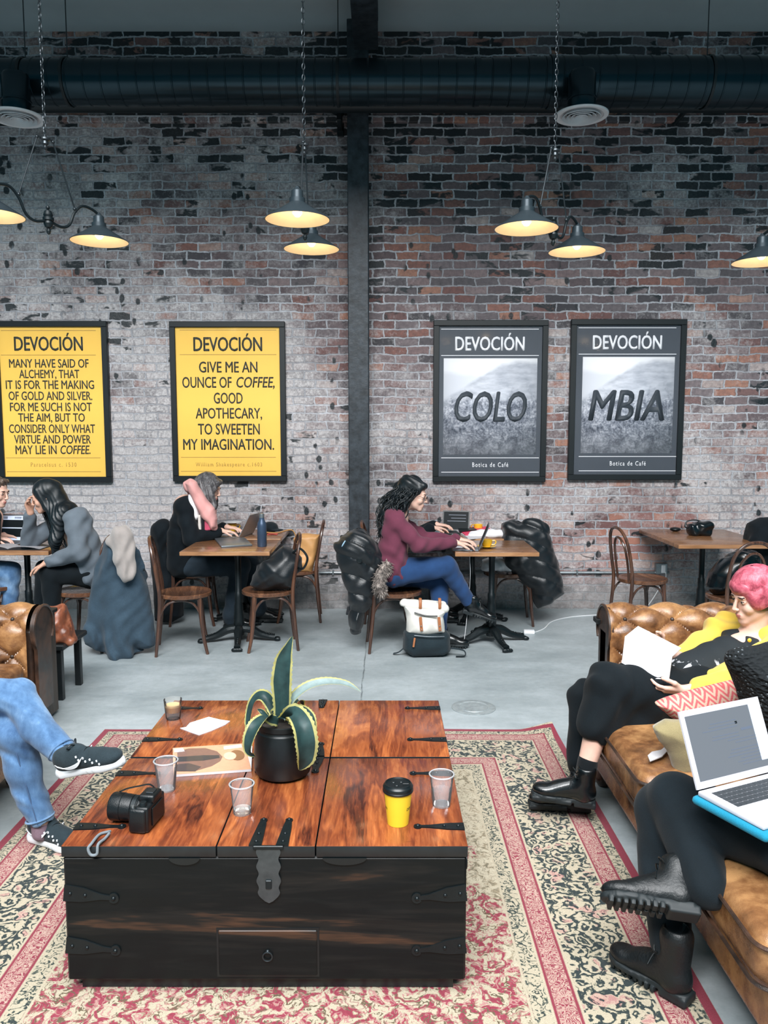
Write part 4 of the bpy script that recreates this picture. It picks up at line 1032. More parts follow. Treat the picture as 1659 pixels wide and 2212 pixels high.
mpoly('cover_hair', [(.86+.10*math.cos(t), .54+.20*math.sin(t)) for t in [2*PI*k/18 for k in range(18)]], (130, 92, 66), .0012)
mpoly('cover_panel', ((.70, .80), (.95, .84), (.95, .96), (.70, .92)), (236, 230, 226), .0006)
mpoly('cover_tab', ((.02, .80), (.16, .82), (.14, .95), (.02, .94)), (240, 236, 236), .0018)
# photo camera
M['cam_black'] = plain('camera_black', (10, 16, 19), .38, var=.1, sc=40, bump=.2, bsc=300)
kc = V((-.735, 2.385, Z))
KA = root('photo_camera', 'black camera with large lens lying at the left front of the trunk', 'camera', kc, R_(-8))
def kp(n, bm, m=M['cam_black'], par=KA, **k): return part(n, bm, m, par, local=True, **k)
kp('camera_body', box(BM(), -.018, .026, -.066, .062, 0.001, .082, .008, seg=3))
kp('grip', box(BM(), -.036, .02, -.074, -.046, .001, .078, .010, seg=3))
kp('viewfinder_hump', box(BM(), -.022, .030, -.030, .034, .078, .104, .008, seg=3))
kp('hot_shoe', box(BM(), -.004, .02, -.012, .016, .103, .107, .001), M['steel_dark'])
bm = BM(); lathe(bm, [(0, .081), (.011, .081), (.011, .092), (.010, .094), (0, .094)], 20, T(.004, -.05, 0)); lathe(bm, [(0, .081), (.009, .081), (.009, .09), (0, .09)], 20, T(.006, .048, 0))
kp('top_dial', bm, M['black_metal'])
kp('shutter_button', lathe(BM(), [(0, .078), (.005, .078), (.005, .085), (0, .086)], 12, T(-.024, -.06, 0)), M['steel'])
LN = kp('lens', lathe(BM(), [(0, .015), (.034, .015), (.034, .03), (.036, .032), (.036, .050), (.039, .052), (.041, .07), (.041, .084), (.043, .086), (.0435, .118), (.042, .122), (.040, .122), (.038, .10), (0, .098)], 44, T(0, .004, .046) @ RY(-PI/2)), M['cam_black'])
kp('focus_ring', lathe(BM(), [(.0365, .034), (.0385, .035), (.0385, .048), (.0365, .049)], 60, T(0, .004, .046) @ RY(-PI/2), True), M['black_metal'], LN)
kp('screen', box(BM(), .026, .030, -.04, .04, .012, .07, .002), M['black_plastic'])
kp('neck_strap', ctube(BM(), [(.0, .062, .078), (-.02, .055, .10), (-.05, .045, .098), (-.085, .03, .094), (-.10, .01, .092)], .006, 6, 6, flat=(1, .3)), M['black_plastic'])
pts = [G(x, y, Z+.005) for x, y in ((236, 1797), (222, 1806), (206, 1822), (196, 1832))]
e = P(200, 1838, Y0-.012)
lp_ = [P(238, 1796, 2.33)]+[G(232, 1797, Z+.006), G(214, 1803, Z+.006), G(198, 1822, Z+.006), V((G(192, 1828, Z).x, Y0-.010, Z-.004)), V((e.x-.006, Y0-.012, Z-.022)), V((e.x+.012, Y0-.012, Z-.020)), G(212, 1824, Z+.006), G(226, 1812, Z+.006), G(236, 1800, Z+.007)]
part('wrist_loop', ctube(BM(), lp_, .0042, 6, 8), fabric('grey_cord', (120, 128, 134), weave=900), KA)
# ------------------------------------------------------------------ things on the cafe tables
def laptop(name, label, hinge, hd, deck_d, w, d, ang, bodym, screenm=None, th=.012):
    """hinge: midpoint of the hinge line; hd: along the hinge; deck_d: towards the user"""
    r = root('laptop', label, 'laptop', hinge)
    hd = V(hd).normalized(); dd = V(deck_d); dd = (dd-hd*dd.dot(hd)).normalized(); up = V((0, 0, 1)); c = V(hinge)
    A = MX(c, hd, dd); zs = A.col[2].to_3d().z
    if zs < 0: hd = -hd; A = MX(c, hd, dd)
    part('base', box(BM(), -w/2, w/2, 0, d, 0, th, .004, A, 2), bodym, r)
    bm = BM(); nx, ny = 14, 5
    for j in range(ny):
        for i in range(nx):
            x0 = -w*.42+w*.84*i/nx; y0 = d*.12+d*.40*j/ny
            box(bm, x0+.0015, x0+w*.84/nx-.0015, y0+.0015, y0+d*.40/ny-.0015, th, th+.0012, 0, A)
    part('keyboard', bm, M['keys'], r)
    part('trackpad', box(BM(), -w*.17, w*.17, d*.60, d*.94, th, th+.0006, 0, A), M['trackpad'], r)
    L = A @ T(0, 0, th*.7) @ RX(-ang)           # lid: y axis back from the hinge
    ld = part('lid', box(BM(), -w/2, w/2, -d, 0, -.004, .003, .003, A @ T(0, 0, th) @ RX(-(ang-PI) if False else ang), 2), bodym, r)
    return r, A, ld
M['keys'] = plain('dark_keys', (52, 56, 60), .5, var=.03)
M['trackpad'] = plain('trackpad_grey', (196, 198, 204), .4, var=.01)
M['silver'] = plain('silver_metal', (176, 180, 186), .32, .6, var=.03)
M['grey_metal'] = plain('grey_metal', (120, 126, 132), .34, .6, var=.03)
M['white_case'] = plain('white_case', (202, 202, 210), .35, var=.01)
def screen_mat(name, bg, lines, bright=.55):
    t = NT(name); o = t.co('Generated')
    v = t.node('ShaderNodeTexBrick', {'Vector': t.scale(o, (1, 1, 1)), 'Color1': (0, 0, 0, 1), 'Color2': (1, 1, 1, 1), 'Scale': 1., 'Brick Width': .3, 'Row Height': .06, 'Mortar Size': .02})
    t.put(t.b.inputs['Emission Color'], C(*bg)); t.b.inputs['Emission Strength'].default_value = bright
    return t.fin(C(*[q*.3 for q in bg]), .5, 0.0, Specular_IOR_Level=.15)
M['scr_dark'] = screen_mat('dark_screen', (22, 34, 40), 8, .4)
M['scr_page'] = screen_mat('page_screen', (160, 170, 182), 8, .5)
M['scr_line'] = emis('page_text', (84, 92, 106), .35)
M['scr_light'] = emis('page_light', (186, 198, 220), .42)
def lid_box(A, w, d, ang, x0, x1, t0, t1, n0, n1, th=.012):
    """box in lid coordinates: x along hinge, t up the lid from the hinge, n out of the screen; ang = opening angle"""
    dirv = V((0, math.cos(ang), math.sin(ang))); nrm = V((0, math.sin(ang), -math.cos(ang)))
    bm = BM(); vs = []
    for n in (n0, n1):
        for t in (t0, t1):
            for x in (x0, x1):
                vs.append(bm.verts.new(A @ (V((x, 0, th))+dirv*t+nrm*n)))
    for f in ((0, 1, 3, 2), (4, 6, 7, 5), (0, 4, 5, 1), (2, 3, 7, 6), (0, 2, 6, 4), (1, 5, 7, 3)): bm.faces.new([vs[i] for i in f])
    return bm
def laptop2(label, hinge, hd, deck, w, d, ang, bodym, keym='keys', scr='scr_dark', lit=None, bez=.012, bezm=None, th=.012):
    hd = V(hd).normalized(); dd = V(deck); dd = (dd-hd*dd.dot(hd)).normalized()
    if hd.cross(dd).z < 0: hd = -hd
    A = MX(hinge, hd, dd); r = root('laptop', label, 'laptop', hinge)
    part('base', box(BM(), -w/2, w/2, 0, d, 0, th, .004, A, 2), bodym, r)
    kb = BM()
    for j in range(5):
        for i in range(14):
            x0 = -w*.43+w*.86*i/14; y0 = d*.12+d*.42*j/5
            box(kb, x0+.001, x0+w*.86/14-.001, y0+.001, y0+d*.42/5-.001, th-.0005, th+.0012, 0, A)
    k = part('keyboard', kb, M[keym], r); k['kind'] = 'stuff'
    part('trackpad', box(BM(), -w*.16, w*.16, d*.60, d*.95, th-.0005, th+.0006, 0, A), M['trackpad'] if bodym is not M['black_plastic'] else M['keys'], r)
    lid = part('lid', lid_box(A, w, d, ang, -w/2, w/2, .002, d, -.006, 0, th), bodym, r)
    sc = part('screen', lid_box(A, w, d, ang, -w/2+bez, w/2-bez, bez*1.3, d-bez, -.001, .0012, th), M[scr], lid)
    for q in (lit or []):
        x0, x1, t0, t1, mm = q
        part('screen_image', lid_box(A, w, d, ang, -w/2+bez+(w-2*bez)*x0, -w/2+bez+(w-2*bez)*x1, bez*1.3+(d-2.3*bez)*t0, bez*1.3+(d-2.3*bez)*t1, .0010, .0018, th), M[mm], sc)
    return r, A
tz = TZ+.0005
# woman in scarf: open laptop, closed laptop, bottle, cup, phone, cap
hb = P(531, 1153, 6.95); hb.z = tz
laptop2('open silver laptop in front of the woman with the pink scarf', hb, (.25, 1, 0), (-1, .25, 0), .31, .22, R_(118), M['silver'])
a, b, c_, d_ = (G(x, y, TZ+.015) for x, y in ((478, 1180), (545, 1176), (529, 1161), (462, 1161)))
bm = prism(BM(), [(q.x, q.y) for q in (a, b, c_, d_)], .016, T(0, 0, tz)); bmesh.ops.bevel(bm, geom=bm.edges[:], offset=.004, segments=2, affect='EDGES', profile=.5)
solo('closed_laptop', 'closed grey laptop lying on the table with the blue bottle', 'laptop', bm, M['grey_metal'])
g = G(565, 1182, TZ); BT = root('water_bottle', 'tall navy steel water bottle standing on the table', 'bottle', (g.x, g.y+.03, tz))
part('bottle_body', lathe(BM(), [(0, 0), (.034, 0), (.0375, .006), (.0375, .165), (.034, .19), (.022, .215), (.020, .232), (0, .232)], 32), plain('navy_steel', (62, 80, 104), .35, .35, var=.05), BT, local=True)
part('bottle_cap', lathe(BM(), [(0, .233), (.021, .233), (.021, .262), (.018, .266), (0, .267)], 24), M['steel'], BT, local=True)
M['yellow_china'] = plain('yellow_china', (238, 190, 52), .25, var=.02, coat=.3)
M['white_china'] = plain('white_china', (236, 236, 236), .25, var=.01, coat=.3)
def china_cup(loc, label, r=.045, h=.06, hang=0., group='yellow china cups', saucer=None):
    q = root('china_cup', label, 'cup', loc, hang, group)
    part('cup_bowl', lathe(BM(), [(0, .004), (.024, .004), (.025, 0), (.028, 0), (.029, .006), (r*.93, h*.45), (r, h), (r-.003, h), (r*.88, h*.5), (.02, .01), (0, .01)], 36), M['yellow_china'], q, local=True)
    part('handle', ctube(BM(), [(r*.9, 0, h*.82), (r+.02, 0, h*.86), (r+.028, 0, h*.6), (r+.016, 0, h*.33), (r*.86, 0, h*.30)], .0045, 6, 8), M['yellow_china'], q, local=True)
    part('coffee', lathe(BM(), [(0, h*.82), (r*.94, h*.82), (r*.94, h*.8), (0, h*.8)], 24), plain('coffee_milk', (178, 130, 84), .4), q, local=True)
    return q
def saucer(loc, label, m, r=.075):
    solo('saucer', label, 'saucer', lathe(BM(), [(0, .002), (.03, 0), (.034, .003), (r, .014), (r, .017), (.03, .007), (0, .007)], 40, T(*loc)), m)
g = G(515, 1137, TZ); g.z = tz; g.y = min(g.y, 7.36)
china_cup(g, 'yellow china cup under a saucer on the wall table with the silver laptop', .043, .062, .2)
saucer((g.x+.005, g.y, tz+.063), 'white saucer set on top of the yellow cup by the scarf woman', M['white_china'], .085)
gp = G(589, 1155, TZ)
solo('phone', 'red phone lying on the wall table behind the blue bottle', 'phone', box(BM(), gp.x-.045, gp.x+.045, gp.y-.03, gp.y+.03, tz, tz+.009, .003), plain('red_case', (214, 92, 84), .4, var=.03))
gp = V((P(583, 1140, 7.28).x, 7.28, tz))
solo('baseball_cap', 'black cap on the wall table behind the blue bottle', 'cap', sculpt([('e', gp+V((0, 0, .04)), (.075, .08, .05)), ('e', gp+V((.07, -.03, .018)), (.06, .06, .010)), ('e', gp+V((-.05, 0, .02)), (.05, .07, .025))], .006, .015), fabric('black_cotton', (22, 30, 36)))
# burgundy woman's table
gs = G(1052, 1184, TZ); sp = V((gs.x, gs.y+.02, tz))
saucer((sp.x, sp.y, tz), 'yellow saucer under the cup on the burgundy woman\'s table', M['yellow_china'], .075)
china_cup(V((sp.x, sp.y, tz+.0075)), 'full yellow china cup on a saucer beside the thin laptop', .045, .058, .0)
gn = G(1003, 1188, TZ)
bm = surf(BM(), lambda u, v: V((gn.x+(u-.5)*.10, gn.y+(v-.5)*.09, tz+.004+.022*math.exp(-((u-.55)**2+(v-.4)**2)*14)*(1+.4*math.sin(u*19)*math.sin(v*15)))), 18, 18, thick=.002)
solo('crumpled_napkin', 'crumpled white napkin on the table edge near the yellow saucer', 'napkin', bm, M['paper'])
hc = P(1034, 1184, 6.20); hc.z = tz
laptop2('thin dark laptop seen edge on beside the full yellow cup', hc, (.12, 1, 0), (-1, .1, 0), .29, .20, R_(112), M['grey_metal'])
# wall table behind: notebook laptop, papers, pink folder, cup, white cloth
hd_ = P(984, 1140, 7.22); hd_.z = tz
laptop2('black laptop with dark screen turned towards the camera on the wall table', hd_, (1, -.22, 0), (-.22, -1, 0), .25, .19, R_(107), M['black_plastic'], scr='scr_dark', lit=[(.1, .8, .8, .83, 'scr_line'), (.1, .7, .62, .65, 'scr_line'), (.1, .85, .45, .48, 'scr_line')])
def sheet(name, label, cat, px, z, th, m):
    q = [G(x, y, z) for x, y in px]
    return solo(name, label, cat, prism(BM(), [(p.x, min(p.y, 7.44)) for p in q], th, T(0, 0, z)), m)
sheet('notebook', 'open notebook with pale blue pages on the wall table left of the pink folder', 'notebook', ((922, 1152), (986, 1156), (984, 1146), (930, 1143)), tz, .008, plain('blue_pages', (190, 222, 232), .7, var=.03))
sheet('pink_folder', 'bright pink folder lying on the wall table under a phone', 'folder', ((985, 1141), (1005, 1157), (1072, 1150), (1044, 1133)), tz+.02, .008, plain('pink_card', (222, 62, 98), .5, var=.03))
sheet('phone', 'black phone lying on the pink folder', 'phone', ((992, 1150), (1030, 1146), (1022, 1141), (990, 1143)), tz+.0285, .009, M['black_plastic'])
gw = G(1055, 1160, TZ)
solo('white_cloth', 'white cloth bundle on the table edge beside the pink folder', 'cloth', sculpt([('e', gw+V((-.03, .02, .03)), (.13, .07, .035)), ('e', gw+V((.07, -.03, .03)), (.10, .06, .04)), ('e', gw+V((-.1, -.04, .02)), (.08, .05, .02))], .007, .03, folds((1, .3, 0), .004, 70)), fabric('white_cotton', (226, 224, 226), var=.04))
china_cup(V((P(1033, 1138, 7.33).x, 7.33, tz)), 'yellow china cup by the wall behind the pink folder', .042, .06, 2.6)
sheet('paper_stack', 'white sheets of paper under the pink folder', 'paper', ((978, 1145), (1010, 1166), (1080, 1158), (1046, 1132)), tz, .019, M['paper'])
# far right table
ga = G(1445, 1142, TZ); ga.y = min(ga.y, 7.35)
solo('small_case', 'small flat black case at the back of the far right table', 'case', sculpt([('e', V((ga.x-.01, ga.y-.05, tz+.018)), (.05, .045, .02))], .006, .01), M['black_plastic'])
gb = V((P(1512, 1150, 7.0).x, 7.0, tz))
HBG = root('small_handbag', 'small shiny black handbag on the far right table', 'bag', gb)
part('bag_body', sculpt([('b', gb+V((0, 0, .055)), (.10, .06, .055), None, .03), ('e', gb+V((.03, -.02, .09)), (.08, .06, .04)), ('e', gb+V((-.05, 0, .05)), (.07, .07, .05))], .006, .02, folds((1, .2, .6), .006, 70, 2)), plain('patent_black', (18, 26, 30), .22, var=.1), HBG)
part('bag_handle', ctube(BM(), [gb+V((.04, 0, .10)), gb+V((-.03, .01, .135)), gb+V((-.11, .01, .125)), gb+V((-.135, .0, .08)), gb+V((-.10, 0, .06))], .006, 6, 8), M['black_plastic'], HBG)
# left table: book and laptop
tl = [G(x, y, TZ+.01) for x, y in ((-20, 1193), (92, 1198), (96, 1185), (0, 1180))]
OB = root('open_book', 'open book lying on the dark table at the far left', 'book', (tl[0]+tl[2])/2)
x0, x1 = P(-30, 1190, 6.2).x, P(94, 1190, 6.2).x
def page(a, b, nm):
    f = lambda u, v: V((a+(b-a)*u, 6.13+.20*v, tz+.006+.022*math.sin(PI*min(1, u*1.02)) ** .7*(1-.35*u)+.001))
    return part(nm, surf(BM(), f, 18, 4, thick=-.006), M['paper'], OB)
mid = x0+(x1-x0)*.45
page(mid, x1, 'page_block'); page(mid, x0, 'page_block')
part('cover', box(BM(), x0-.004, x1+.004, 6.125, 6.335, tz, tz+.004), M['black_plastic'], OB)
hl = V((P(2, 1176, 6.42).x, 6.50, tz))
laptop2('laptop at the left edge with a photo and text on its dark screen', hl, (1, -.12, 0), (-.1, -1, 0), .33, .23, R_(104), M['grey_metal'], lit=[(.0, .95, .83, 1, 'scr_light'), (.05, .95, .48, .52, 'scr_light'), (0, 1, .0, .13, 'scr_light'), (.1, .3, .86, .96, 'scr_line'), (.5, .8, .86, .97, 'scr_line')])
# ------------------------------------------------------------------ power cable on the floor
g = G(1143, 1368)
PB = root('power_brick', 'white power brick on the floor with its cable running to the wall', 'power adapter', (g.x, g.y, 0), R_(-6))
part('brick', box(BM(), -.045, .045, -.03, .03, 0, .028, .006, seg=2), M['white'], PB, local=True)
M['cable'] = plain('white_cable', (222, 224, 226), .5, var=.02)
cp = [G(x, y, .004) for x, y in ((1155, 1366), (1175, 1358), (1190, 1344), (1215, 1336), (1250, 1331), (1310, 1327))]+[V((2.2, 7.33, .004)), V((2.45, 7.40, .01))]
so = P(1436, 1236, YW-.06); cp += [V((so.x-.06, 7.36, .25)), V((so.x, 7.41, so.z-.05)), V((so.x+.01, 7.445, so.z))]
part('mains_cable', ctube(BM(), cp, .0045, 8, 6), M['cable'], PB)
cp = [G(x, y, .004) for x, y in ((1131, 1369), (1112, 1371), (1095, 1362), (1072, 1352))]+[V((.80, 6.45, .004)), V((.66, 6.5, .004)), V((.60, 6.35, .004)), V((.62, 6.12, .004))]+[P(1012, 1300, 6.2), P(1016, 1240, 6.15), P(1015, 1205, 6.10), P(1018, 1190, 6.03)]
part('laptop_cable', ctube(BM(), cp, .0019, 8, 6), M['cable'], PB)
# ------------------------------------------------------------------ people: helpers
def skin(name, col):
    t = NT(name); o = t.co(); n = t.noise(o, 18., 4, .6); c = C(*col)
    k = t.ramp(n, [(.3, tuple(x*.86 for x in c[:3])+(1,)), (.7, tuple(min(1, x*1.06) for x in c[:3])+(1,))])
    return t.fin(k, .5, 0.0, Subsurface_Weight=.12, Subsurface_Scale=.01, Specular_IOR_Level=.35)
M['skin'] = skin('fair_skin', (226, 184, 166)); M['skin2'] = skin('olive_skin', (206, 160, 138))
M['lip'] = plain('lip', (186, 112, 108), .4, var=.05); M['eye_white'] = plain('eye_white', (214, 212, 212), .25, var=.02)
M['iris'] = plain('iris', (44, 40, 40), .2, var=.05); M['brow'] = plain('brow_hair', (56, 42, 38), .7, var=.1)
M['lash'] = plain('lash', (30, 26, 28), .6, var=.1)
def hfr(yaw, pitch=0., roll=0.):
    f = V((math.cos(yaw)*math.cos(pitch), math.sin(yaw)*math.cos(pitch), -math.sin(pitch)))
    r = f.cross(V((0, 0, 1))).normalized(); u = r.cross(f)
    u, r = u*math.cos(roll)+r*math.sin(roll), r*math.cos(roll)-u*math.sin(roll)
    return np.array([[r.x, f.x, u.x], [r.y, f.y, u.y], [r.z, f.z, u.z]])
def head(c, Rm, s=1.0, neck_to=None, eyes=True):
    c = np.array(c, float)
    L = lambda x, y, z: c+Rm @ (np.array((x, y, z))*s)
    p = [('e', L(0, -.012, .030), np.array((.075, .094, .089))*s, Rm, .01), ('e', L(0, .026, -.035), np.array((.057, .064, .080))*s, Rm, .02),
         ('c', L(-.046, .005, -.055), L(-.012, .074, -.094), .017*s, .017*s, .018), ('c', L(.046, .005, -.055), L(.012, .074, -.094), .017*s, .017*s, .018),
         ('e', L(0, .078, -.096), np.array((.020, .018, .017))*s, Rm, .015),
         ('c', L(-.034, .083, .024), L(.034, .083, .024), .012*s, .012*s, .012),
         ('e', L(-.038, .066, -.030), np.array((.022, .022, .024))*s, Rm, .016), ('e', L(.038, .066, -.030), np.array((.022, .022, .024))*s, Rm, .016),
         ('e', L(0, .082, -.066), np.array((.028, .020, .024))*s, Rm, .012),
         ('-e', L(-.031, .106, .006), np.array((.017, .020, .012))*s, Rm, .012), ('-e', L(.031, .106, .006), np.array((.017, .020, .012))*s, Rm, .012),
         ('e', L(-.031, .079, .005), np.array((.0145, .0135, .0125))*s, Rm, .004), ('e', L(.031, .079, .005), np.array((.0145, .0135, .0125))*s, Rm, .004),
         ('c', L(0, .092, .014), L(0, .113, -.028), .0065*s, .0095*s, .008), ('e', L(-.0105, .103, -.032), np.array((.007, .009, .007))*s, Rm, .006), ('e', L(.0105, .103, -.032), np.array((.007, .009, .007))*s, Rm, .006),
         ('c', L(-.017, .094, -.0605), L(.017, .094, -.0605), .0052*s, .0052*s, .005), ('e', L(0, .100, -.060), np.array((.011, .006, .005))*s, Rm, .005),
         ('c', L(-.014, .094, -.0705), L(.014, .094, -.0705), .006*s, .006*s, .005), ('e', L(0, .098, -.071), np.array((.010, .006, .0055))*s, Rm, .004),
         ('e', L(-.077, -.006, -.006), np.array((.007, .017, .031))*s, Rm, .006), ('e', L(.077, -.006, -.006), np.array((.007, .017, .031))*s, Rm, .006)]
    nt = np.array(neck_to, float) if neck_to is not None else L(0, -.05, -.19)
    p.append(('c', L(0, -.022, -.05), nt, .050*s, .056*s, .02))
    rg = []
    a = np.array
    for q in (-1, 1):
        rg += [(L(q*.031, .094, .001), a((.0125, .012, .0065))*s, Rm, 2), (L(q*.031, .095, -.001), a((.0062, .012, .0062))*s, Rm, 3),
               (L(q*.031, .095, .0075), a((.0155, .014, .0024))*s, Rm, 5), (L(q*.034, .095, .027), a((.020, .02, .0042))*s, Rm, 4)]
    rg += [(L(0, .098, -.0605), a((.021, .016, .0052))*s, Rm, 1), (L(0, .098, -.071), a((.017, .016, .0062))*s, Rm, 1)]
    return p, rg
def hand(w, d, n, side, curl=.35, s=1.0, spread=1.0):
    """w wrist, d finger direction, n palm-facing direction, side +-1 = thumb along d x n * side"""
    w = V(w); d = V(d).normalized(); n = V(n); n = (n-d*n.dot(d)).normalized(); t = d.cross(n)*side
    p = []; kn = []
    for i in range(4):
        x = (1.5-i)*.0195*s
        k = w+d*(.088-.004*abs(i-1.2))*s+t*x; kn.append(k)
        p.append(('c', w+t*x*.6-n*.0, k, .0145*s, .0105*s, .012))
    for i, (k, ln) in enumerate(zip(kn, (.072, .080, .074, .058))):
        a = k; dr = (d+t*(1.5-i)*.06*spread).normalized(); ax = dr.cross(n); c = curl*(1+.08*i)
        for j, fr in enumerate((.44, .31, .25)):
            dr = (dr*math.cos(c*(.6 if j == 0 else 1))+n*math.sin(c*(.6 if j == 0 else 1))).normalized()
            b = a+dr*ln*fr*s; p.append(('c', a, b, (.0088-.0008*j)*s, (.0080-.0009*j)*s, .003)); a = b
    a = w+d*.022*s+t*.024*s
    b = a+(d*.62+t*.72+n*.25).normalized()*.040*s; e = b+(d*.88+t*.22+n*.38).normalized()*.032*s; g = e+(d*.92+n*.4).normalized()*.024*s
    p += [('c', w+d*.012*s+t*.010*s, b, .0150*s, .0115*s, .010), ('c', b, e, .0108*s, .0095*s, .004), ('c', e, g, .0092*s, .0075*s, .004)]
    return p
def limb(pts, rad, k=.02): return [('c', pts[i], pts[i+1], rad[i], rad[i+1], k) for i in range(len(pts)-1)]
def person(label, cat='person', base=(0, 0, 0), group=None): return root('person', label, cat, base, 0, group)
def bodymesh(r, prims, regions, sk, vox=.0045, k=.018):
    return part('body', sculpt(prims, vox, k, None, regions), [sk, M['lip'], M['eye_white'], M['iris'], M['brow'], M['lash']], r, sharp=0)
def cloth(r, name, prims, m, vox=.007, k=.03, wr=None, sub=None): return part(name, sculpt(prims, vox, k, wr), m, sub or r, sharp=0)
def outl(px, Y, th, ew, k=.02):
    q = [P(x, y, Y) for x, y in px]
    return ('p', (0, Y, 0), (1, 0, 0), (0, 0, 1), [(a.x, a.z) for a in q], th, ew, k)
def locks(c, Rm, s, n, az0, az1, path, r0=.006, r1=.003, seed=1, jit=.004, seg=5):
    """hair strands from the crown; path(az, t) -> local head coordinates"""
    rnd = random.Random(seed); bm = BM(); c = np.array(c, float)
    for i in range(n):
        az = az0+(az1-az0)*(i+.5+rnd.uniform(-.4, .4))/n; ph = rnd.uniform(0, 6); pts = []
        for j in range(12):
            t = j/11; q = np.array(path(az, t, rnd if j == 0 else None, ph))
            pts.append(V(c+Rm @ (q*s))+V((rnd.uniform(-jit, jit), rnd.uniform(-jit, jit), rnd.uniform(-jit, jit)))*(t > .1))
        ctube(bm, pts, [r0*.5, r0, r0, r1, r1*.3], 2, seg)
    return bm
def hairmat(name, dark, mid, light, rough=.38):
    t = NT(name); o = t.co(); n = t.noise(o, 30., 4, .6, .5)
    col = t.ramp(n, [(.3, C(*dark)), (.5, C(*mid)), (.72, C(*light))])
    t.bump(t.noise(o, 260., 2), .3, .002)
    return t.fin(col, rough, 0.0, Specular_IOR_Level=.45)
M['hair_black'] = hairmat('black_hair', (12, 18, 22), (16, 24, 28), (28, 36, 42), .42)
M['hair_ash'] = hairmat('ash_brown_hair', (44, 42, 44), (78, 76, 78), (122, 120, 122), .42)
M['hair_pink'] = hairmat('pink_hair', (132, 52, 66), (188, 88, 106), (222, 132, 146), .36)
M['hair_brown'] = hairmat('short_brown_hair', (52, 44, 40), (86, 72, 64), (120, 104, 92), .45)
M['grey_knit'] = fabric('grey_jersey', (98, 107, 116), .14, 520, .1)
M['black_cloth'] = fabric('black_cloth', (12, 20, 25), .2, 380, .04)
M['black_cloth2'] = fabric('black_jacket_cloth', (9, 18, 24), .2, 300, .05)
M['burgundy'] = fabric('burgundy_jersey', (104, 52, 70), .12, 520, .1)
M['navy_denim'] = fabric('dark_blue_denim', (36, 66, 108), .22, 640, .12, .4, 7)
M['yellow_knit'] = fabric('yellow_cardigan_knit', (226, 190, 78), .08, 560, .2, .4, 6)
M['boot'] = plain('black_boot_leather', (9, 14, 17), .28, var=.15, bump=.2, bsc=90, coat=.25)
M['boot_matte'] = plain('matte_black_boot', (9, 15, 18), .45, var=.2, bump=.4, bsc=110)
M['boot_sole'] = plain('black_rubber', (22, 30, 33), .6, var=.1)
M['sock'] = fabric('black_sock', (11, 17, 21), .1, 600)
def denim():
    t = NT('faded_blue_denim'); o = t.co(); n = t.noise(o, 5., 4, .6); w = t.noise(o, 700., 1); m_ = t.noise(t.scale(o, (1, 1, .5)), 22., 4, .65)
    v = t.ma('ADD', t.ma('MULTIPLY', n, .55), t.ma('ADD', t.ma('MULTIPLY', w, .12), t.ma('MULTIPLY', m_, .33)))
    t.bump(w, .35, .003)
    return t.fin(t.ramp(v, [(.34, C(50, 78, 114)), (.5, C(86, 120, 158)), (.66, C(138, 168, 198))]), .85, 0.0, Sheen_Weight=.2, Specular_IOR_Level=.15)
M['denim'] = denim()
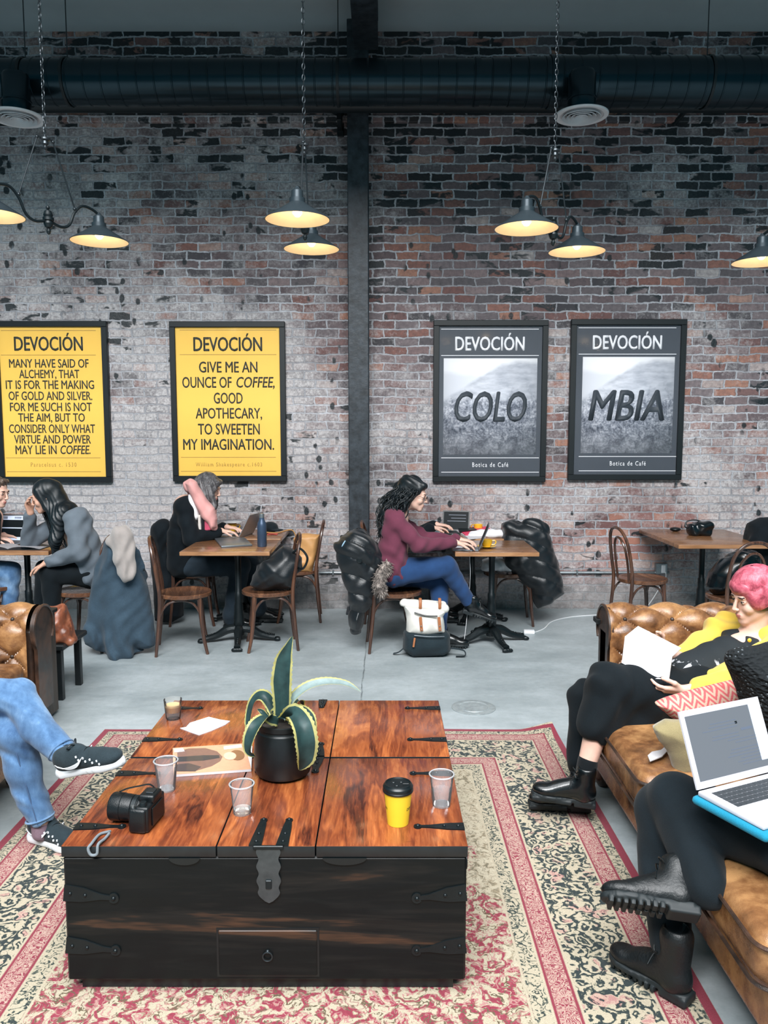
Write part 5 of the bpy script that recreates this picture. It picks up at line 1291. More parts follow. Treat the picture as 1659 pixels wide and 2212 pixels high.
# ------------------------------------------------------------------ shoes
def shoe_frame(heel, toe, up=(0, 0, 1)):
    h, t = V(heel), V(toe); x = (t-h).normalized(); u = V(up); u = (u-x*u.dot(x)).normalized(); y = u.cross(x)
    return Matrix(((x.x, y.x, u.x, h.x), (x.y, y.y, u.y, h.y), (x.z, y.z, u.z, h.z), (0, 0, 0, 1)))
def put(me, A): me.transform(A); return me
M['sneaker'] = fabric('dark_sneaker_mesh', (38, 50, 56), .18, 300, .1, .5, 20)
M['sneaker_white'] = plain('white_foam', (222, 226, 230), .5, var=.03)
M['sneaker_grey'] = plain('grey_foam', (150, 156, 160), .5, var=.05)
def sneaker(r, A, inner=-1):
    L = .285
    up = sculpt([('e', (.045, 0, .055), (.042, .034, .048)), ('c', (.04, 0, .075), (.085, 0, .083), .034, .036), ('c', (.08, 0, .06), (.19, 0, .045), .043, .040), ('e', (.228, 0, .040), (.052, .043, .030)),
                 ('e', (.11, 0, .095), (.03, .022, .02))], .0045, .02)
    u = part('sneaker', put(up, A), M['sneaker'], r, sharp=0)
    pl = [(-.003, 0), (.0, -.022), (.02, -.036), (.07, -.036), (.12, -.034), (.19, -.046), (.24, -.042), (.275, -.022), (.289, 0), (.275, .022), (.24, .042), (.19, .046), (.12, .034), (.07, .036), (.02, .036), (0, .022)]
    so = sculpt([('p', (0, 0, .014), (1, 0, 0), (0, 1, 0), pl, .017, .010), ('c', (.02, 0, .018), (.07, 0, .016), .024, .022)], .0045, .012)
    part('sole', put(so, A), M['sneaker_white'], u, sharp=0)
    bm = BM()
    for i in range(4):
        x = .115+.026*i; z = .104-.012*i
        ctube(bm, [(x, -.030, z-.020), (x+.005, -.012, z-.001), (x+.009, .012, z-.001), (x+.012, .030, z-.020)], .0028, 4, 6)
    for s in (-1, 1): ctube(bm, [(.112, 0, .112), (.105, s*.022, .128), (.092, s*.034, .120), (.10, s*.018, .110)], .0026, 5, 6)
    me = tomesh(bm, 'laces'); part('laces', put(me, A), M['black_plastic'], u)
    for s in (-1, 1):
        bm = BM()
        for i in range(4):
            for j in range(2):
                x = .118+.026*i+.008*j; z = .082-.010*i-.013*j; yy = s*(.0365+.004*(i/3)+.004*j)
                box(bm, x-.003, x+.003, yy-.003, yy+.003, z-.004, z+.004, .001)
        part('lace_tabs', put(tomesh(bm, 'tab'), A), M['sneaker_white'], u)
        top = curve([(.028, .055), (.060, .040), (.092, .041), (.125, .052), (.150, .070)], 5); bot = curve([(.150, .070), (.128, .043), (.110, .031), (.085, .028), (.055, .036), (.028, .055)], 5)
        sw = [(p.x, p.y) for p in [V((a[0], a[1], 0)) for a in [(q.x, q.y) for q in top]]]+[(q.x, q.y) for q in bot[1:-1]]
        bm = BM(); vs = []
        def yo(x, z):
            hw = .043-.003*((x-.08)/.1)+(-.009 if x < .05 else 0)*((.05-x)/.03); zc = .058
            return s*(math.sqrt(max(.0002, 1-((z-zc)/.052)**2))*hw+.0055)
        A0 = [bm.verts.new((x, yo(x, z+.013), z+.013)) for x, z in sw]
        f = bm.faces.new(A0); bmesh.ops.triangulate(bm, faces=[f]); bmesh.ops.solidify(bm, geom=bm.faces[:], thickness=.003)
        part('swoosh', put(tomesh(bm, 'swoosh'), A), M['sneaker_white'], u)
    return u
def boot(r, A, shaft=.12, lug=False, L=.275, sh_r=.043, m='boot'):
    up = sculpt([('e', (.042, 0, .060), (.042, .034, .040)), ('c', (.055, 0, .06), (.052, 0, shaft+.02), .042, sh_r), ('c', (.06, 0, .065), (.17, 0, .055), .042, .036), ('e', (.215, 0, .048), (.056, .040, .027)),
                 ('c', (.08, 0, .095), (.15, 0, .068), .034, .028), ('-e', (.052, 0, shaft+.07), (.036, .034, .05), None, .01)], .0045, .022, folds((1, 0, .4), .0016, 120, 3))
    u = part('boot', put(up, A), M[m], r, sharp=0)
    pl = [(-.004, 0), (.0, -.022), (.02, -.036), (.06, -.035), (.11, -.032), (.18, -.045), (.23, -.042), (.265, -.022), (.276, 0), (.265, .022), (.23, .042), (.18, .045), (.11, .032), (.06, .035), (.02, .036), (0, .022)]
    prs = [('p', (0, 0, .026), (1, 0, 0), (0, 1, 0), pl, .010, .004, .004), ('b', (.044, 0, .012), (.046, .034, .013), None, .006, .004), ('b', (.185, 0, .016), (.085, .040, .010), None, .006, .004)]
    if lug:
        prs = prs[:1]+[('b', (.044, 0, .014), (.044, .034, .014), None, .004, .003)]
        for i in range(8):
            for s in (-1, 1): prs.append(('b', (.105+.020*i, s*.024*(1-.05*i), .012), (.007, .018, .009), None, .002, .002))
    part('sole', put(sculpt(prs, .004, .004, sm=0), A), M['boot_sole'], u, sharp=40)
    bm = BM()
    for i in range(4):
        x = .083+.022*i; z = .128-.019*i
        ctube(bm, [(x, -.028, z-.022), (x+.003, -.010, z+.003), (x+.006, .010, z+.003), (x+.009, .028, z-.022)], .0026, 4, 6)
    for s in (-1, 1): ctube(bm, [(.082, 0, .135), (.105, s*.02, .155), (.098, s*.042, .142), (.086, s*.022, .130)], .0024, 5, 6)
    for s in (-1, 1): ctube(bm, [(.082, 0, .133), (.11, s*.015, .118), (.12, s*.04, .085)], .0022, 5, 6)
    part('laces', put(tomesh(bm, 'laces'), A), M['black_plastic'], u)
    return u
lerp = lambda a, b, t: V(a)+(V(b)-V(a))*t
def scalp(az, th, k=1.0):                 # point on the skull in head coordinates: az 0 = front
    st, ct = math.sin(th), math.cos(th)
    return (math.sin(az)*st*.082*k, -.012+math.cos(az)*st*.101*k, .028+ct*.097*k)
# ------------------------------------------------------------------ woman in a grey sweater (left table, facing left)
pa = person('woman with long black hair in a grey sweater leaning her head on her hand', base=(-2.36, 6.17, 0))
hc = P(98, 1072, 6.06); Rm = hfr(R_(196), R_(20), R_(0))
hp, rg = head(hc, Rm, .98, P(138, 1112, 6.10))
shN, shF = P(160, 1122, 5.94), P(150, 1118, 6.26); hipN, hipF = P(200, 1232, 6.05), P(200, 1232, 6.27)
elN, wrN = P(172, 1193, 5.88), P(100, 1216, 5.90)
elF, wrF = V((P(62, 1165, 6.24).x, 6.24, .825)), P(66, 1108, 6.10)
knN, anN = P(112, 1238, 5.98), P(112, 1318, 6.0); knF, anF = P(100, 1232, 6.26), P(90, 1312, 6.26)
body = hp+limb([shN, elN, wrN], [.045, .036, .026])+limb([shF, elF, wrF], [.045, .036, .026])+limb([lerp(shN, shF, .5), lerp(hipN, hipF, .5)], [.10, .11])+\
    limb([hipN, knN, anN], [.075, .05, .038])+limb([hipF, knF, anF], [.075, .05, .038])
body += hand(wrF, V((-.15, -.25, .95)), V((.9, -.1, -.1)), 1, .75, .95)+hand(wrN, V((-.9, 0, -.45)), V((.2, .0, -.9)), 1, .4, .95)
bodymesh(pa, body, rg, M['skin2'])
cloth(pa, 'sweater', limb([shN+V((.02, .03, 0)), lerp(shN, hipN, .5)+V((.0, .02, 0)), hipN], [.088, .115, .125])+limb([shF+V((.02, -.03, 0)), lerp(shF, hipF, .5), hipF], [.088, .115, .125])+
      limb([shN, elN, lerp(elN, wrN, .9)], [.076, .068, .046])+limb([shF, elF, lerp(elF, wrF, .9)], [.076, .064, .046])+limb([P(140, 1114, 6.1), P(165, 1130, 6.1)], [.062, .09]), M['grey_knit'], .007, .045, folds((.5, .2, .8), .011, 52, 1))
cloth(pa, 'trousers', limb([hipN, knN, anN], [.118, .085, .058])+limb([hipF, knF, anF], [.118, .085, .058])+[('e', lerp(hipN, hipF, .5)+V((.02, 0, -.04)), (.15, .19, .10))], M['black_cloth'], .008, .04, folds((.4, .1, .9), .004, 70, 2))
for a in (anN, anF): boot(pa, shoe_frame((a.x+.06, a.y, .0), (a.x-.22, a.y-.01, .0)), .11)
def pathA(az, t, rnd, ph):
    th = .25+min(1, t/.45)*1.45; p = scalp(az, th, 1.04)
    if t > .45:
        q = (t-.45)/.55; d = Rm.T @ np.array((.10*q+.05*q*q*math.cos(ph), -.04*q*math.sin(az)*0+.02*math.sin(ph+6*q), -.42*q))
        p = (p[0]+d[0], p[1]+d[1]-.02*q, p[2]+d[2])
    return p
L_ = lambda x, y, z: np.array(hc)+Rm @ np.array((x, y, z))
hairA = [('e', L_(0, -.020, .040), (.088, .098, .094), Rm), ('c', L_(0, -.06, .02), P(142, 1120, 6.06), .085, .080), ('c', P(135, 1105, 6.0), P(120, 1168, 5.96), .062, .045), ('c', P(120, 1165, 5.96), P(118, 1195, 5.97), .045, .02), ('c', P(150, 1100, 6.06), P(190, 1128, 6.10), .060, .03), ('c', L_(.05, .0, .03), P(120, 1120, 5.97), .045, .045), ('c', L_(.06, .03, .06), L_(.078, .02, -.07), .022, .022), ('c', L_(-.06, .03, .06), L_(-.078, .02, -.07), .022, .022),
         ('-e', L_(0, .10, -.03), (.066, .055, .085), Rm, .008)]
h_ = cloth(pa, 'hair', hairA, M['hair_black'], .005, .03, folds((.55, -.5, .35), .0035, 330, 2))
part('hair_locks', locks(hc, Rm, 1.0, 150, R_(50), R_(220), pathA, .0045, .003, 3, .006), M['hair_black'], h_, sharp=0)
# ------------------------------------------------------------------ person at the left edge, facing right
pe = person('person with short hair cut by the left photo edge, facing right behind a laptop', base=(-3.18, 6.35, 0))
hc = P(-9, 1062, 6.42); Rm = hfr(R_(-12), R_(14))
hp, rg = head(hc, Rm, 1.0, P(-22, 1100, 6.42))
sh = [P(-22, 1118, Y) for Y in (6.26, 6.60)]; hi = [P(-42, 1235, Y) for Y in (6.32, 6.54)]
body = hp+limb([lerp(*sh, .5), lerp(*hi, .5)], [.10, .11]); gar = limb([P(-20, 1098, 6.42), P(-24, 1120, 6.42)], [.062, .09]); trs = []
for k in (0, 1):
    el = P(-30, 1185, sh[k].y+(.0 if k else -.05)); wr = V((P(22, 1180, 6.45).x-.08, 6.36+.16*k, .84)); kn = P(22, 1235, hi[k].y); an = P(20, 1310, hi[k].y)
    body += limb([sh[k], el, wr], [.046, .038, .027])+hand(wr, V((1, .1, -.1)), V((0, 0, -1)), 1 if k else -1, .35)+limb([hi[k], kn, an], [.075, .05, .04])
    gar += limb([sh[k], lerp(sh[k], hi[k], .5), hi[k]], [.085, .11, .12])+limb([sh[k], el, lerp(el, wr, .9)], [.068, .058, .042])
    trs += limb([hi[k], kn, an], [.11, .082, .06]); boot(pe, shoe_frame((an.x-.06, an.y, 0), (an.x+.22, an.y, 0)), .11)
bodymesh(pe, body, rg, M['skin']); cloth(pe, 'jacket', gar, M['black_cloth2'], .008, .045, folds((.3, .2, .9), .006, 60, 5)); cloth(pe, 'jeans', trs, M['denim'], .008, .04, folds((.3, .2, .9), .004, 70, 5))
L_ = lambda x, y, z: np.array(hc)+Rm @ np.array((x, y, z))
cloth(pe, 'hair', [('e', L_(0, -.022, .050), (.083, .096, .080), Rm), ('c', L_(-.03, .06, .10), L_(.03, .06, .10), .022, .022), ('-e', L_(0, .09, -.035), (.10, .09, .085), Rm, .01)], M['hair_brown'], .005, .02, folds((.4, .5, .6), .003, 260, 1))
# ------------------------------------------------------------------ woman with the pink scarf, facing right
pb = person('woman with ash brown hair and a pink scarf typing on a laptop', base=(-1.66, 6.98, 0))
hc = P(451, 1054, 6.85); Rm = hfr(R_(-8), R_(20))
hp, rg = head(hc, Rm, .98, P(425, 1094, 6.86))
shN, shF = P(398, 1094, 6.70), P(402, 1092, 7.02); hipN, hipF = P(392, 1218, 6.82), P(392, 1216, 7.04)
elN, wrN = P(414, 1166, 6.62), V((P(478, 1150, 6.78).x, 6.78, .845)); elF, wrF = P(420, 1160, 7.08), V((P(490, 1147, 7.0).x, 7.0, .85))
knN, anN = P(520, 1222, 6.80), P(498, 1335, 6.74); knF, anF = P(540, 1218, 7.0), P(560, 1318, 6.96)
body = hp+limb([shN, elN, wrN], [.044, .036, .025])+limb([shF, elF, wrF], [.044, .036, .025])+limb([lerp(shN, shF, .5), lerp(hipN, hipF, .5)], [.10, .11])+limb([hipN, knN, anN], [.07, .05, .04])+limb([hipF, knF, anF], [.07, .05, .04])
body += hand(wrN, V((1, .15, -.12)), V((0, 0, -1)), -1, .35, .95)+hand(wrF, V((1, -.15, -.12)), V((0, 0, -1)), 1, .35, .95)
bodymesh(pb, body, rg, M['skin'])
cloth(pb, 'coat', limb([shN+V((0, .03, 0)), lerp(shN, hipN, .5)+V((-.02, .02, 0)), hipN], [.09, .115, .125])+limb([shF+V((0, -.03, 0)), lerp(shF, hipF, .5)+V((-.02, 0, 0)), hipF], [.09, .115, .125])+
      limb([shN, elN, lerp(elN, wrN, .86)], [.078, .068, .05])+limb([shF, elF, lerp(elF, wrF, .86)], [.078, .068, .05]), M['black_cloth2'], .007, .045, folds((.4, .2, .8), .006, 60, 4))
cloth(pb, 'trousers', limb([hipN, knN, anN], [.118, .085, .07])+limb([hipF, knF, anF], [.118, .085, .07]), fabric('dark_grey_denim', (40, 52, 62), .2), .008, .04, folds((.4, .1, .9), .005, 70, 2))
for a in (anN, anF): boot(pb, shoe_frame((a.x-.06, a.y, 0), (a.x+.22, a.y, 0)), .11)
Ys = 6.72
cloth(pb, 'collar', [outl(((407, 1068), (420, 1064), (430, 1090), (432, 1118), (424, 1126), (412, 1112), (405, 1106)), Ys-.01, .045, .03)], M['white_wool'] if 'white_wool' in M else fabric('white_wool', (232, 230, 232), .05), .006, .02)
M['pink_wool'] = fabric('pink_wool', (226, 164, 160), .08, 500, .12)
sc = cloth(pb, 'scarf', [outl(((401, 1043), (412, 1036), (424, 1040), (436, 1060), (450, 1082), (464, 1098), (469, 1120), (468, 1138), (458, 1146), (450, 1132), (436, 1118), (424, 1094), (408, 1062)), Ys-.03, .07, .05),
      ('c', P(410, 1048, 6.72), P(422, 1066, 7.0), .055, .055), ('c', P(422, 1066, 7.0), P(456, 1100, 6.9), .05, .045), ('c', P(456, 1100, 6.9), P(462, 1140, 6.72), .045, .03)], M['pink_wool'], .006, .03, folds((.8, .2, .5), .006, 75, 1))
bm = BM()
for i, (x, col) in enumerate(((428, 0), (434, 1), (440, 0), (446, 1), (452, 2))): pass
for nm, a, b, m_ in (('scarf_tail', 427, 434, 'stripe_white'), ('scarf_tail', 434, 441, 'stripe_black'), ('scarf_tail', 441, 455, 'stripe_rose')):
    M.setdefault('stripe_white', fabric('cream_wool', (214, 206, 200), .1)); M.setdefault('stripe_black', fabric('black_wool', (34, 34, 40), .1)); M.setdefault('stripe_rose', fabric('rose_wool', (198, 84, 110), .2))
    part(nm, sculpt([outl(((a, 1112), (b, 1112), (b+2, 1145), (a+1, 1148)), 6.68, .02, .012)], .005, .01), M[m_], sc, sharp=0)
L_ = lambda x, y, z: np.array(hc)+Rm @ np.array((x, y, z))
h_ = cloth(pb, 'hair', [('e', L_(0, -.022, .040), (.088, .100, .092), Rm), ('c', L_(.0, -.06, .0), P(424, 1072, 6.86), .085, .06), ('c', L_(.068, .02, .02), P(463, 1096, 6.74), .034, .026), ('c', L_(.06, -.04, .02), P(440, 1080, 6.74), .05, .03), ('c', L_(-.068, .02, .02), P(466, 1094, 6.96), .034, .02),
      ('c', L_(-.045, .068, .078), L_(.045, .068, .078), .020, .020), ('c', L_(.05, .07, .07), L_(.062, .078, .01), .02, .012), ('c', P(412, 1046, 6.84), P(402, 1042, 6.8), .03, .012), ('-e', L_(0, .105, -.045), (.058, .045, .085), Rm, .008)], M['hair_ash'], .005, .025, folds((.6, -.3, .2), .0035, 300, 3))
def pathB(az, t, rnd, ph):
    th = .1+min(1, t/.55)*1.5; p = scalp(az, th, 1.07)
    if t > .55:
        q = (t-.55)/.45; p = (p[0]*(1-.1*q), p[1]+.03*q*math.sin(ph+3*q), p[2]-.12*q)
    return p
part('hair_locks', locks(hc, Rm, 1.0, 60, R_(40), R_(185), pathB, .0065, .004, 5, .003), M['hair_ash'], h_, sharp=0)
# ------------------------------------------------------------------ woman in burgundy, facing right
pcn = person('woman with long curly black hair and glasses in a burgundy sweater and blue jeans', base=(.09, 6.14, 0))
hc = P(893, 1068, 6.10); Rm = hfr(R_(-9), R_(16))
hp, rg = head(hc, Rm, 1.0, P(862, 1106, 6.10))
shN, shF = P(852, 1122, 5.95), P(856, 1120, 6.27); hipN, hipF = P(850, 1236, 6.03), P(850, 1236, 6.25)
elN, wrN = P(905, 1178, 5.90), V((P(985, 1168, 6.05).x, 6.05, .845)); elF, wrF = P(915, 1165, 6.32), V((P(990, 1163, 6.25).x, 6.25, .845))
knN, anN = P(965, 1224, 6.06), P(1012, 1298, 6.16); knF, anF = P(948, 1252, 6.22), P(952, 1372, 6.14)
body = hp+limb([shN, elN, wrN], [.045, .036, .025])+limb([shF, elF, wrF], [.045, .036, .025])+limb([lerp(shN, shF, .5), lerp(hipN, hipF, .5)], [.10, .11])+limb([hipN, knN, anN], [.07, .05, .04])+limb([hipF, knF, anF], [.07, .05, .04])
body += hand(wrN, V((1, .12, -.15)), V((0, 0, -1)), -1, .38, .98)+hand(wrF, V((1, -.15, -.15)), V((0, 0, -1)), 1, .38, .98)
bodymesh(pcn, body, rg, M['skin'])
cloth(pcn, 'sweater', limb([shN+V((0, .03, 0)), lerp(shN, hipN, .5)+V((-.01, .02, 0)), hipN+V((.0, 0, .02))], [.086, .105, .118])+limb([shF+V((0, -.03, 0)), lerp(shF, hipF, .5), hipF+V((0, 0, .02))], [.086, .105, .118])+
      limb([shN, elN, lerp(elN, wrN, .92)], [.072, .058, .040])+limb([shF, elF, lerp(elF, wrF, .92)], [.072, .058, .040])+limb([P(860, 1108, 6.1), P(856, 1125, 6.1)], [.060, .085]), M['burgundy'], .007, .045, folds((.6, .2, .7), .010, 56, 7))
cloth(pcn, 'jeans', limb([hipN, knN, anN], [.110, .080, .052])+limb([hipF, knF, anF], [.110, .080, .052])+[('e', lerp(hipN, hipF, .5), (.14, .18, .12))], M['navy_denim'], .007, .035, folds((.9, .1, .3), .004, 75, 3))
boot(pcn, shoe_frame(anN+V((-.05, 0, -.09)), anN+V((.19, -.03, -.17))), .11, True); boot(pcn, shoe_frame((anF.x-.05, anF.y, 0), (anF.x+.22, anF.y-.03, 0)), .11, True)
L_ = lambda x, y, z: np.array(hc)+Rm @ np.array((x, y, z))
h_ = cloth(pcn, 'hair', [('e', L_(0, -.024, .042), (.088, .098, .090), Rm), ('e', L_(0, -.05, .075), (.075, .08, .06), Rm), ('c', L_(0, -.07, -.0), P(842, 1122, 6.05), .075, .095), ('c', P(842, 1122, 6.05), P(838, 1152, 6.02), .095, .07), ('c', L_(.05, -.02, .0), L_(.07, -.03, -.08), .035, .03), ('c', L_(-.045, .058, .084), L_(.045, .058, .084), .022, .022),
      ('-e', L_(0, .105, -.04), (.066, .058, .092), Rm, .008)], M['hair_black'], .006, .03, folds((.5, .5, .4), .008, 95, 2))
rnd = random.Random(4); bm = BM()
for i in range(170):
    az = R_(rnd.uniform(60, 300)); a0 = scalp(az, 1.25+rnd.uniform(0, .4), 1.06); a = V(L_(*a0)); t0 = rnd.uniform(0, 1)
    e = V(P(838+rnd.uniform(-26, 26), 1145+rnd.uniform(-25, 22), 6.04))+V((0, rnd.uniform(-.11, .11), 0)); m = (a+e)/2+V((-.03+rnd.uniform(-.04, .03), rnd.uniform(-.05, .03)-.02, .03))
    c = curve([a, m, e], 14); pts = []
    for j, p in enumerate(c):
        w = j*.75+t0*6; pts.append(p+V((math.cos(w)*.011, math.sin(w)*.011, .004*math.sin(w*.5))))
    tube(bm, pts, lerpl([.0035, .005, .005, .002], len(pts)), 5)
part('curls', bm, M['hair_black'], h_, sharp=0)
bm = BM()
for s in (-1, 1):
    cx_, cz_ = s*.032, .0
    tube(bm, [L_(cx_+.021*math.cos(t), .110-.004*abs(math.cos(t)), cz_+.016*math.sin(t)) for t in [2*PI*q/18 for q in range(18)]], .0016, 6, closed=True)
    tube(bm, [L_(s*.053, .106, .004), L_(s*.074, .06, .006), L_(s*.078, .0, .004)], .0016, 6)
tube(bm, [L_(-.011, .112, .003), L_(0, .115, .005), L_(.011, .112, .003)], .0016, 6)
part('glasses', bm, plain('dark_tortoise', (50, 34, 34), .3), pcn, sharp=0)
# ------------------------------------------------------------------ person hidden behind her, only a black sleeve and hands in view
ph_ = person('person in black hidden behind the curly haired woman, only sleeve and hand showing', base=(.05, 7.05, 0))
hc = P(872, 1070, 7.06); Rm = hfr(R_(4), R_(22)); hp, rg = head(hc, Rm, .98, P(850, 1106, 7.06))
shN, shF = P(850, 1124, 6.92), P(850, 1122, 7.22); hipN, hipF = P(845, 1226, 6.96), P(845, 1226, 7.16)
elN, wrN = P(895, 1168, 6.84), V((P(932, 1140, 6.90).x, 6.90, .86)); elF, wrF = P(890, 1160, 7.24), V((P(942, 1138, 7.12).x, 7.12, .86))
knN, anN, knF, anF = P(945, 1222, 6.95), P(940, 1320, 6.95), P(945, 1222, 7.15), P(940, 1318, 7.15)
bodymesh(ph_, hp+limb([shN, elN, wrN], [.045, .036, .025])+limb([shF, elF, wrF], [.045, .036, .025])+limb([lerp(shN, shF, .5), lerp(hipN, hipF, .5)], [.10, .11])+limb([hipN, knN, anN], [.07, .05, .04])+limb([hipF, knF, anF], [.07, .05, .04])+
         hand(wrN, V((1, .2, -.1)), V((0, 0, -1)), -1, .35)+hand(wrF, V((1, -.1, -.1)), V((0, 0, -1)), 1, .35), rg, M['skin'])
cloth(ph_, 'jumper', limb([shN, lerp(shN, hipN, .5), hipN], [.085, .105, .115])+limb([shF, lerp(shF, hipF, .5), hipF], [.085, .105, .115])+limb([shN, elN, lerp(elN, wrN, .88)], [.07, .062, .05])+limb([shF, elF, lerp(elF, wrF, .88)], [.07, .062, .05]), M['black_cloth2'], .008, .045, folds((.6, .2, .7), .005, 65, 7))
cloth(ph_, 'trousers', limb([hipN, knN, anN], [.11, .08, .06])+limb([hipF, knF, anF], [.11, .08, .06]), M['black_cloth'], .008, .035)
cloth(ph_, 'hair', [('e', L_(0, 0, 0)*0+np.array(hc)+Rm @ np.array((0, -.02, .045)), (.085, .098, .085), Rm)], M['hair_black'], .006, .02)
for a in (anN, anF): boot(ph_, shoe_frame((a.x-.06, a.y, 0), (a.x+.22, a.y, 0)), .11)
# ------------------------------------------------------------------ woman with pink hair reading on the right sofa
pp = person('woman with short pink hair in a yellow cardigan reading a book on the sofa', base=(1.40, 3.52, 0))
hc = P(1631, 1288, 3.58); Rm = hfr(R_(190), R_(15), R_(-3))
nb = V((1.705, 3.60, .80))
hp, rg = head(hc, Rm, 1.0, nb)
shF, shN = V((1.635, 3.80, .735)), V((1.735, 3.44, .72)); hipF, hipN = V((1.36, 3.63, .545)), V((1.38, 3.40, .54))
elF, wrF = P(1512, 1448, 3.70), P(1432, 1400, 3.50); elN, wrN = P(1585, 1478, 3.28), P(1478, 1492, 3.27)
knN, anN = P(1316, 1478, 3.36), P(1262, 1672, 3.30); knF, anF = P(1268, 1508, 3.52), P(1250, 1705, 3.42)
body = hp+limb([shN, elN, wrN], [.045, .037, .024])+limb([shF, elF, wrF], [.045, .037, .024])+limb([nb+V((-.01, 0, -.06)), lerp(hipN, hipF, .5)], [.06, .10])+[('c', lerp(shN, shF, .2), lerp(shN, shF, .8), .045, .045, .04)]
body += limb([hipN, knN, lerp(knN, anN, .35), anN], [.078, .056, .055, .036])+limb([hipF, knF, anF], [.078, .056, .036])
body += hand(wrF, V((-.75, -.15, .42)), V((.1, -.9, -.2)), 1, .28, .95)+hand(wrN, V((-.92, .1, -.05)), V((.1, .65, .70)), -1, .50, .95)
bodymesh(pp, body, rg, M['skin'], .0036)
def shirt_mat():
    t = NT('printed_black_cotton'); o = t.co(); n = t.noise(o, 16., 4, .6, 1.0); x, y, z = t.sep(o)
    pr_ = t.ma('MULTIPLY', t.step(n, .53, .57), t.ma('SUBTRACT', 1.0, t.step(z, .665, .69)))
    return t.fin(t.mix(pr_, C(22, 30, 35), C(196, 198, 204)), .85)
ch = lerp(shN, shF, .5)
cloth(pp, 'tshirt', [('c', ch+V((-.02, -.01, -.06)), lerp(hipN, hipF, .5)+V((.02, 0, .03)), .112, .125, .03), ('c', lerp(shN, shF, .25)+V((0, 0, -.02)), lerp(shN, shF, .8)+V((0, 0, -.02)), .066, .066, .04), ('-e', nb+V((-.05, -.05, .06)), (.075, .08, .085), None, .01)], shirt_mat(), .005, .04, folds((.8, .2, .5), .004, 70, 2))
cg = cloth(pp, 'cardigan', limb([shF+V((.0, 0, .0)), elF, lerp(elF, wrF, .18)], [.072, .062, .050])+limb([shN, elN, lerp(elN, wrN, .72)], [.075, .066, .046])+
      [('c', shF+V((.02, -.02, -.02)), hipF+V((.05, .03, .03)), .085, .10, .03), ('c', shN+V((.03, 0, -.02)), hipN+V((.08, -.03, .03)), .085, .10, .03), ('c', shN+V((.04, .02, .01)), shF+V((.04, -.02, .01)), .075, .075, .03), ('c', nb+V((.05, -.02, .0)), nb+V((-.0, .10, -.02)), .03, .03, .02),
       ('-e', ch+V((-.15, -.06, -.05)), (.10, .125, .22), hfr(R_(215), R_(-30)), .015)], M['yellow_knit'], .0055, .035, folds((.6, .3, .6), .009, 62, 6))
bm = BM()
for q in ((1619, 1383), (1585, 1455)): ball(bm, P(q[0], q[1], 3.36), (.009, .006, .009), 12)
part('button', bm, M['yellow_china'], cg)
cul = limb([hipN, lerp(hipN, knN, .5), knN, lerp(knN, anN, .46)], [.122, .110, .094, .088])+limb([hipF, knF, lerp(knF, anF, .70)], [.118, .082, .062])
cul += [outl(((1315, 1478), (1380, 1470), (1440, 1500), (1437, 1560), (1412, 1592), (1330, 1596), (1290, 1585)), 3.37, .075, .05, .03)]
cul += [('-c', lerp(knN, anN, .60), lerp(knN, anN, .44), .050, .060, .01)]
cloth(pp, 'culottes', cul, M['black_cloth'], .006, .035, folds((.9, .3, .25), .009, 50, 3))
cloth(pp, 'sock', limb([lerp(knN, anN, .86), anN+V((0, 0, -.05))], [.043, .046])+limb([lerp(knF, anF, .74), anF+V((0, 0, -.05))], [.046, .046]), M['sock'], .005, .01)
h0 = P(1284, 1742, 3.29); t0 = P(1150, 1722, 3.33)
boot(pp, shoe_frame(h0+V((0, 0, .0)), h0+(t0-h0).normalized()*.27, (0, -.08, 1)), .135)
h1 = V((h0.x+.01, 3.40, .014)); boot(pp, shoe_frame(h1, h1+V((-.27, .03, 0))), .125)
# hair: pink bob, dark underneath
L_ = lambda x, y, z: np.array(hc)+Rm @ np.array((x, y, z))
h_ = part('hair', sculpt([('e', L_(0, -.022, .040), (.092, .106, .094), Rm), ('e', L_(0, .060, .066), (.066, .042, .042), Rm), ('e', L_(.062, -.015, .016), (.034, .086, .072), Rm), ('e', L_(-.062, -.015, .016), (.034, .086, .072), Rm), ('e', L_(0, -.075, -.01), (.078, .045, .08), Rm),
      ('-e', L_(0, .112, -.052), (.075, .062, .083), Rm, .008)], .0035, .02, folds((.5, .8, .1), .0006, 330, 3), [(L_(0, -.06, -.085), (.17, .13, .085), Rm, 1)]), [M['hair_pink'], M['hair_black']], pp, sharp=0)
def pathE(az, t, rnd, ph):
    e = 1.0+.42*min(1, abs(az)/1.5); th = .08+t*e; p = scalp(az, th, 1.125)
    return (p[0], p[1]+.004, p[2]+.010)
part('hair_locks', locks(hc, Rm, 1.0, 300, R_(-190), R_(190), pathE, .0034, .0022, 9, .0003, 5), M['hair_pink'], h_, sharp=0)
# open book with white pages
BK = root('open_book', 'white open book held up by the pink haired woman', 'book', P(1400, 1440, 3.32))
q = [P(1350, 1374, 3.40), P(1452, 1418, 3.30), P(1445, 1468, 3.29), P(1408, 1466, 3.30), P(1343, 1432, 3.38)]
nrm = (q[1]-q[0]).cross(q[4]-q[0]).normalized(); nrm = nrm if nrm.y > 0 else -nrm
def slab(pts, n, th):
    bm = BM(); A = [bm.verts.new(p) for p in pts]; B = [bm.verts.new(p+n*th) for p in pts]; k = len(pts)
    bm.faces.new(A); bm.faces.new(B[::-1])
    for i in range(k): bm.faces.new((A[i], B[i], B[(i+1) % k], A[(i+1) % k]))
    return bm
part('cover', slab(q, nrm, .004), M['paper'], BK)
e = [P(1352, 1378, 3.405), P(1450, 1421, 3.305), P(1470, 1440, 3.44), P(1376, 1372, 3.52)]
part('page_block', slab([q[0]+nrm*.0045, q[1]+nrm*.0045, q[2]+nrm*.0045, q[4]+nrm*.0045], nrm, .010), M['paper'], BK)
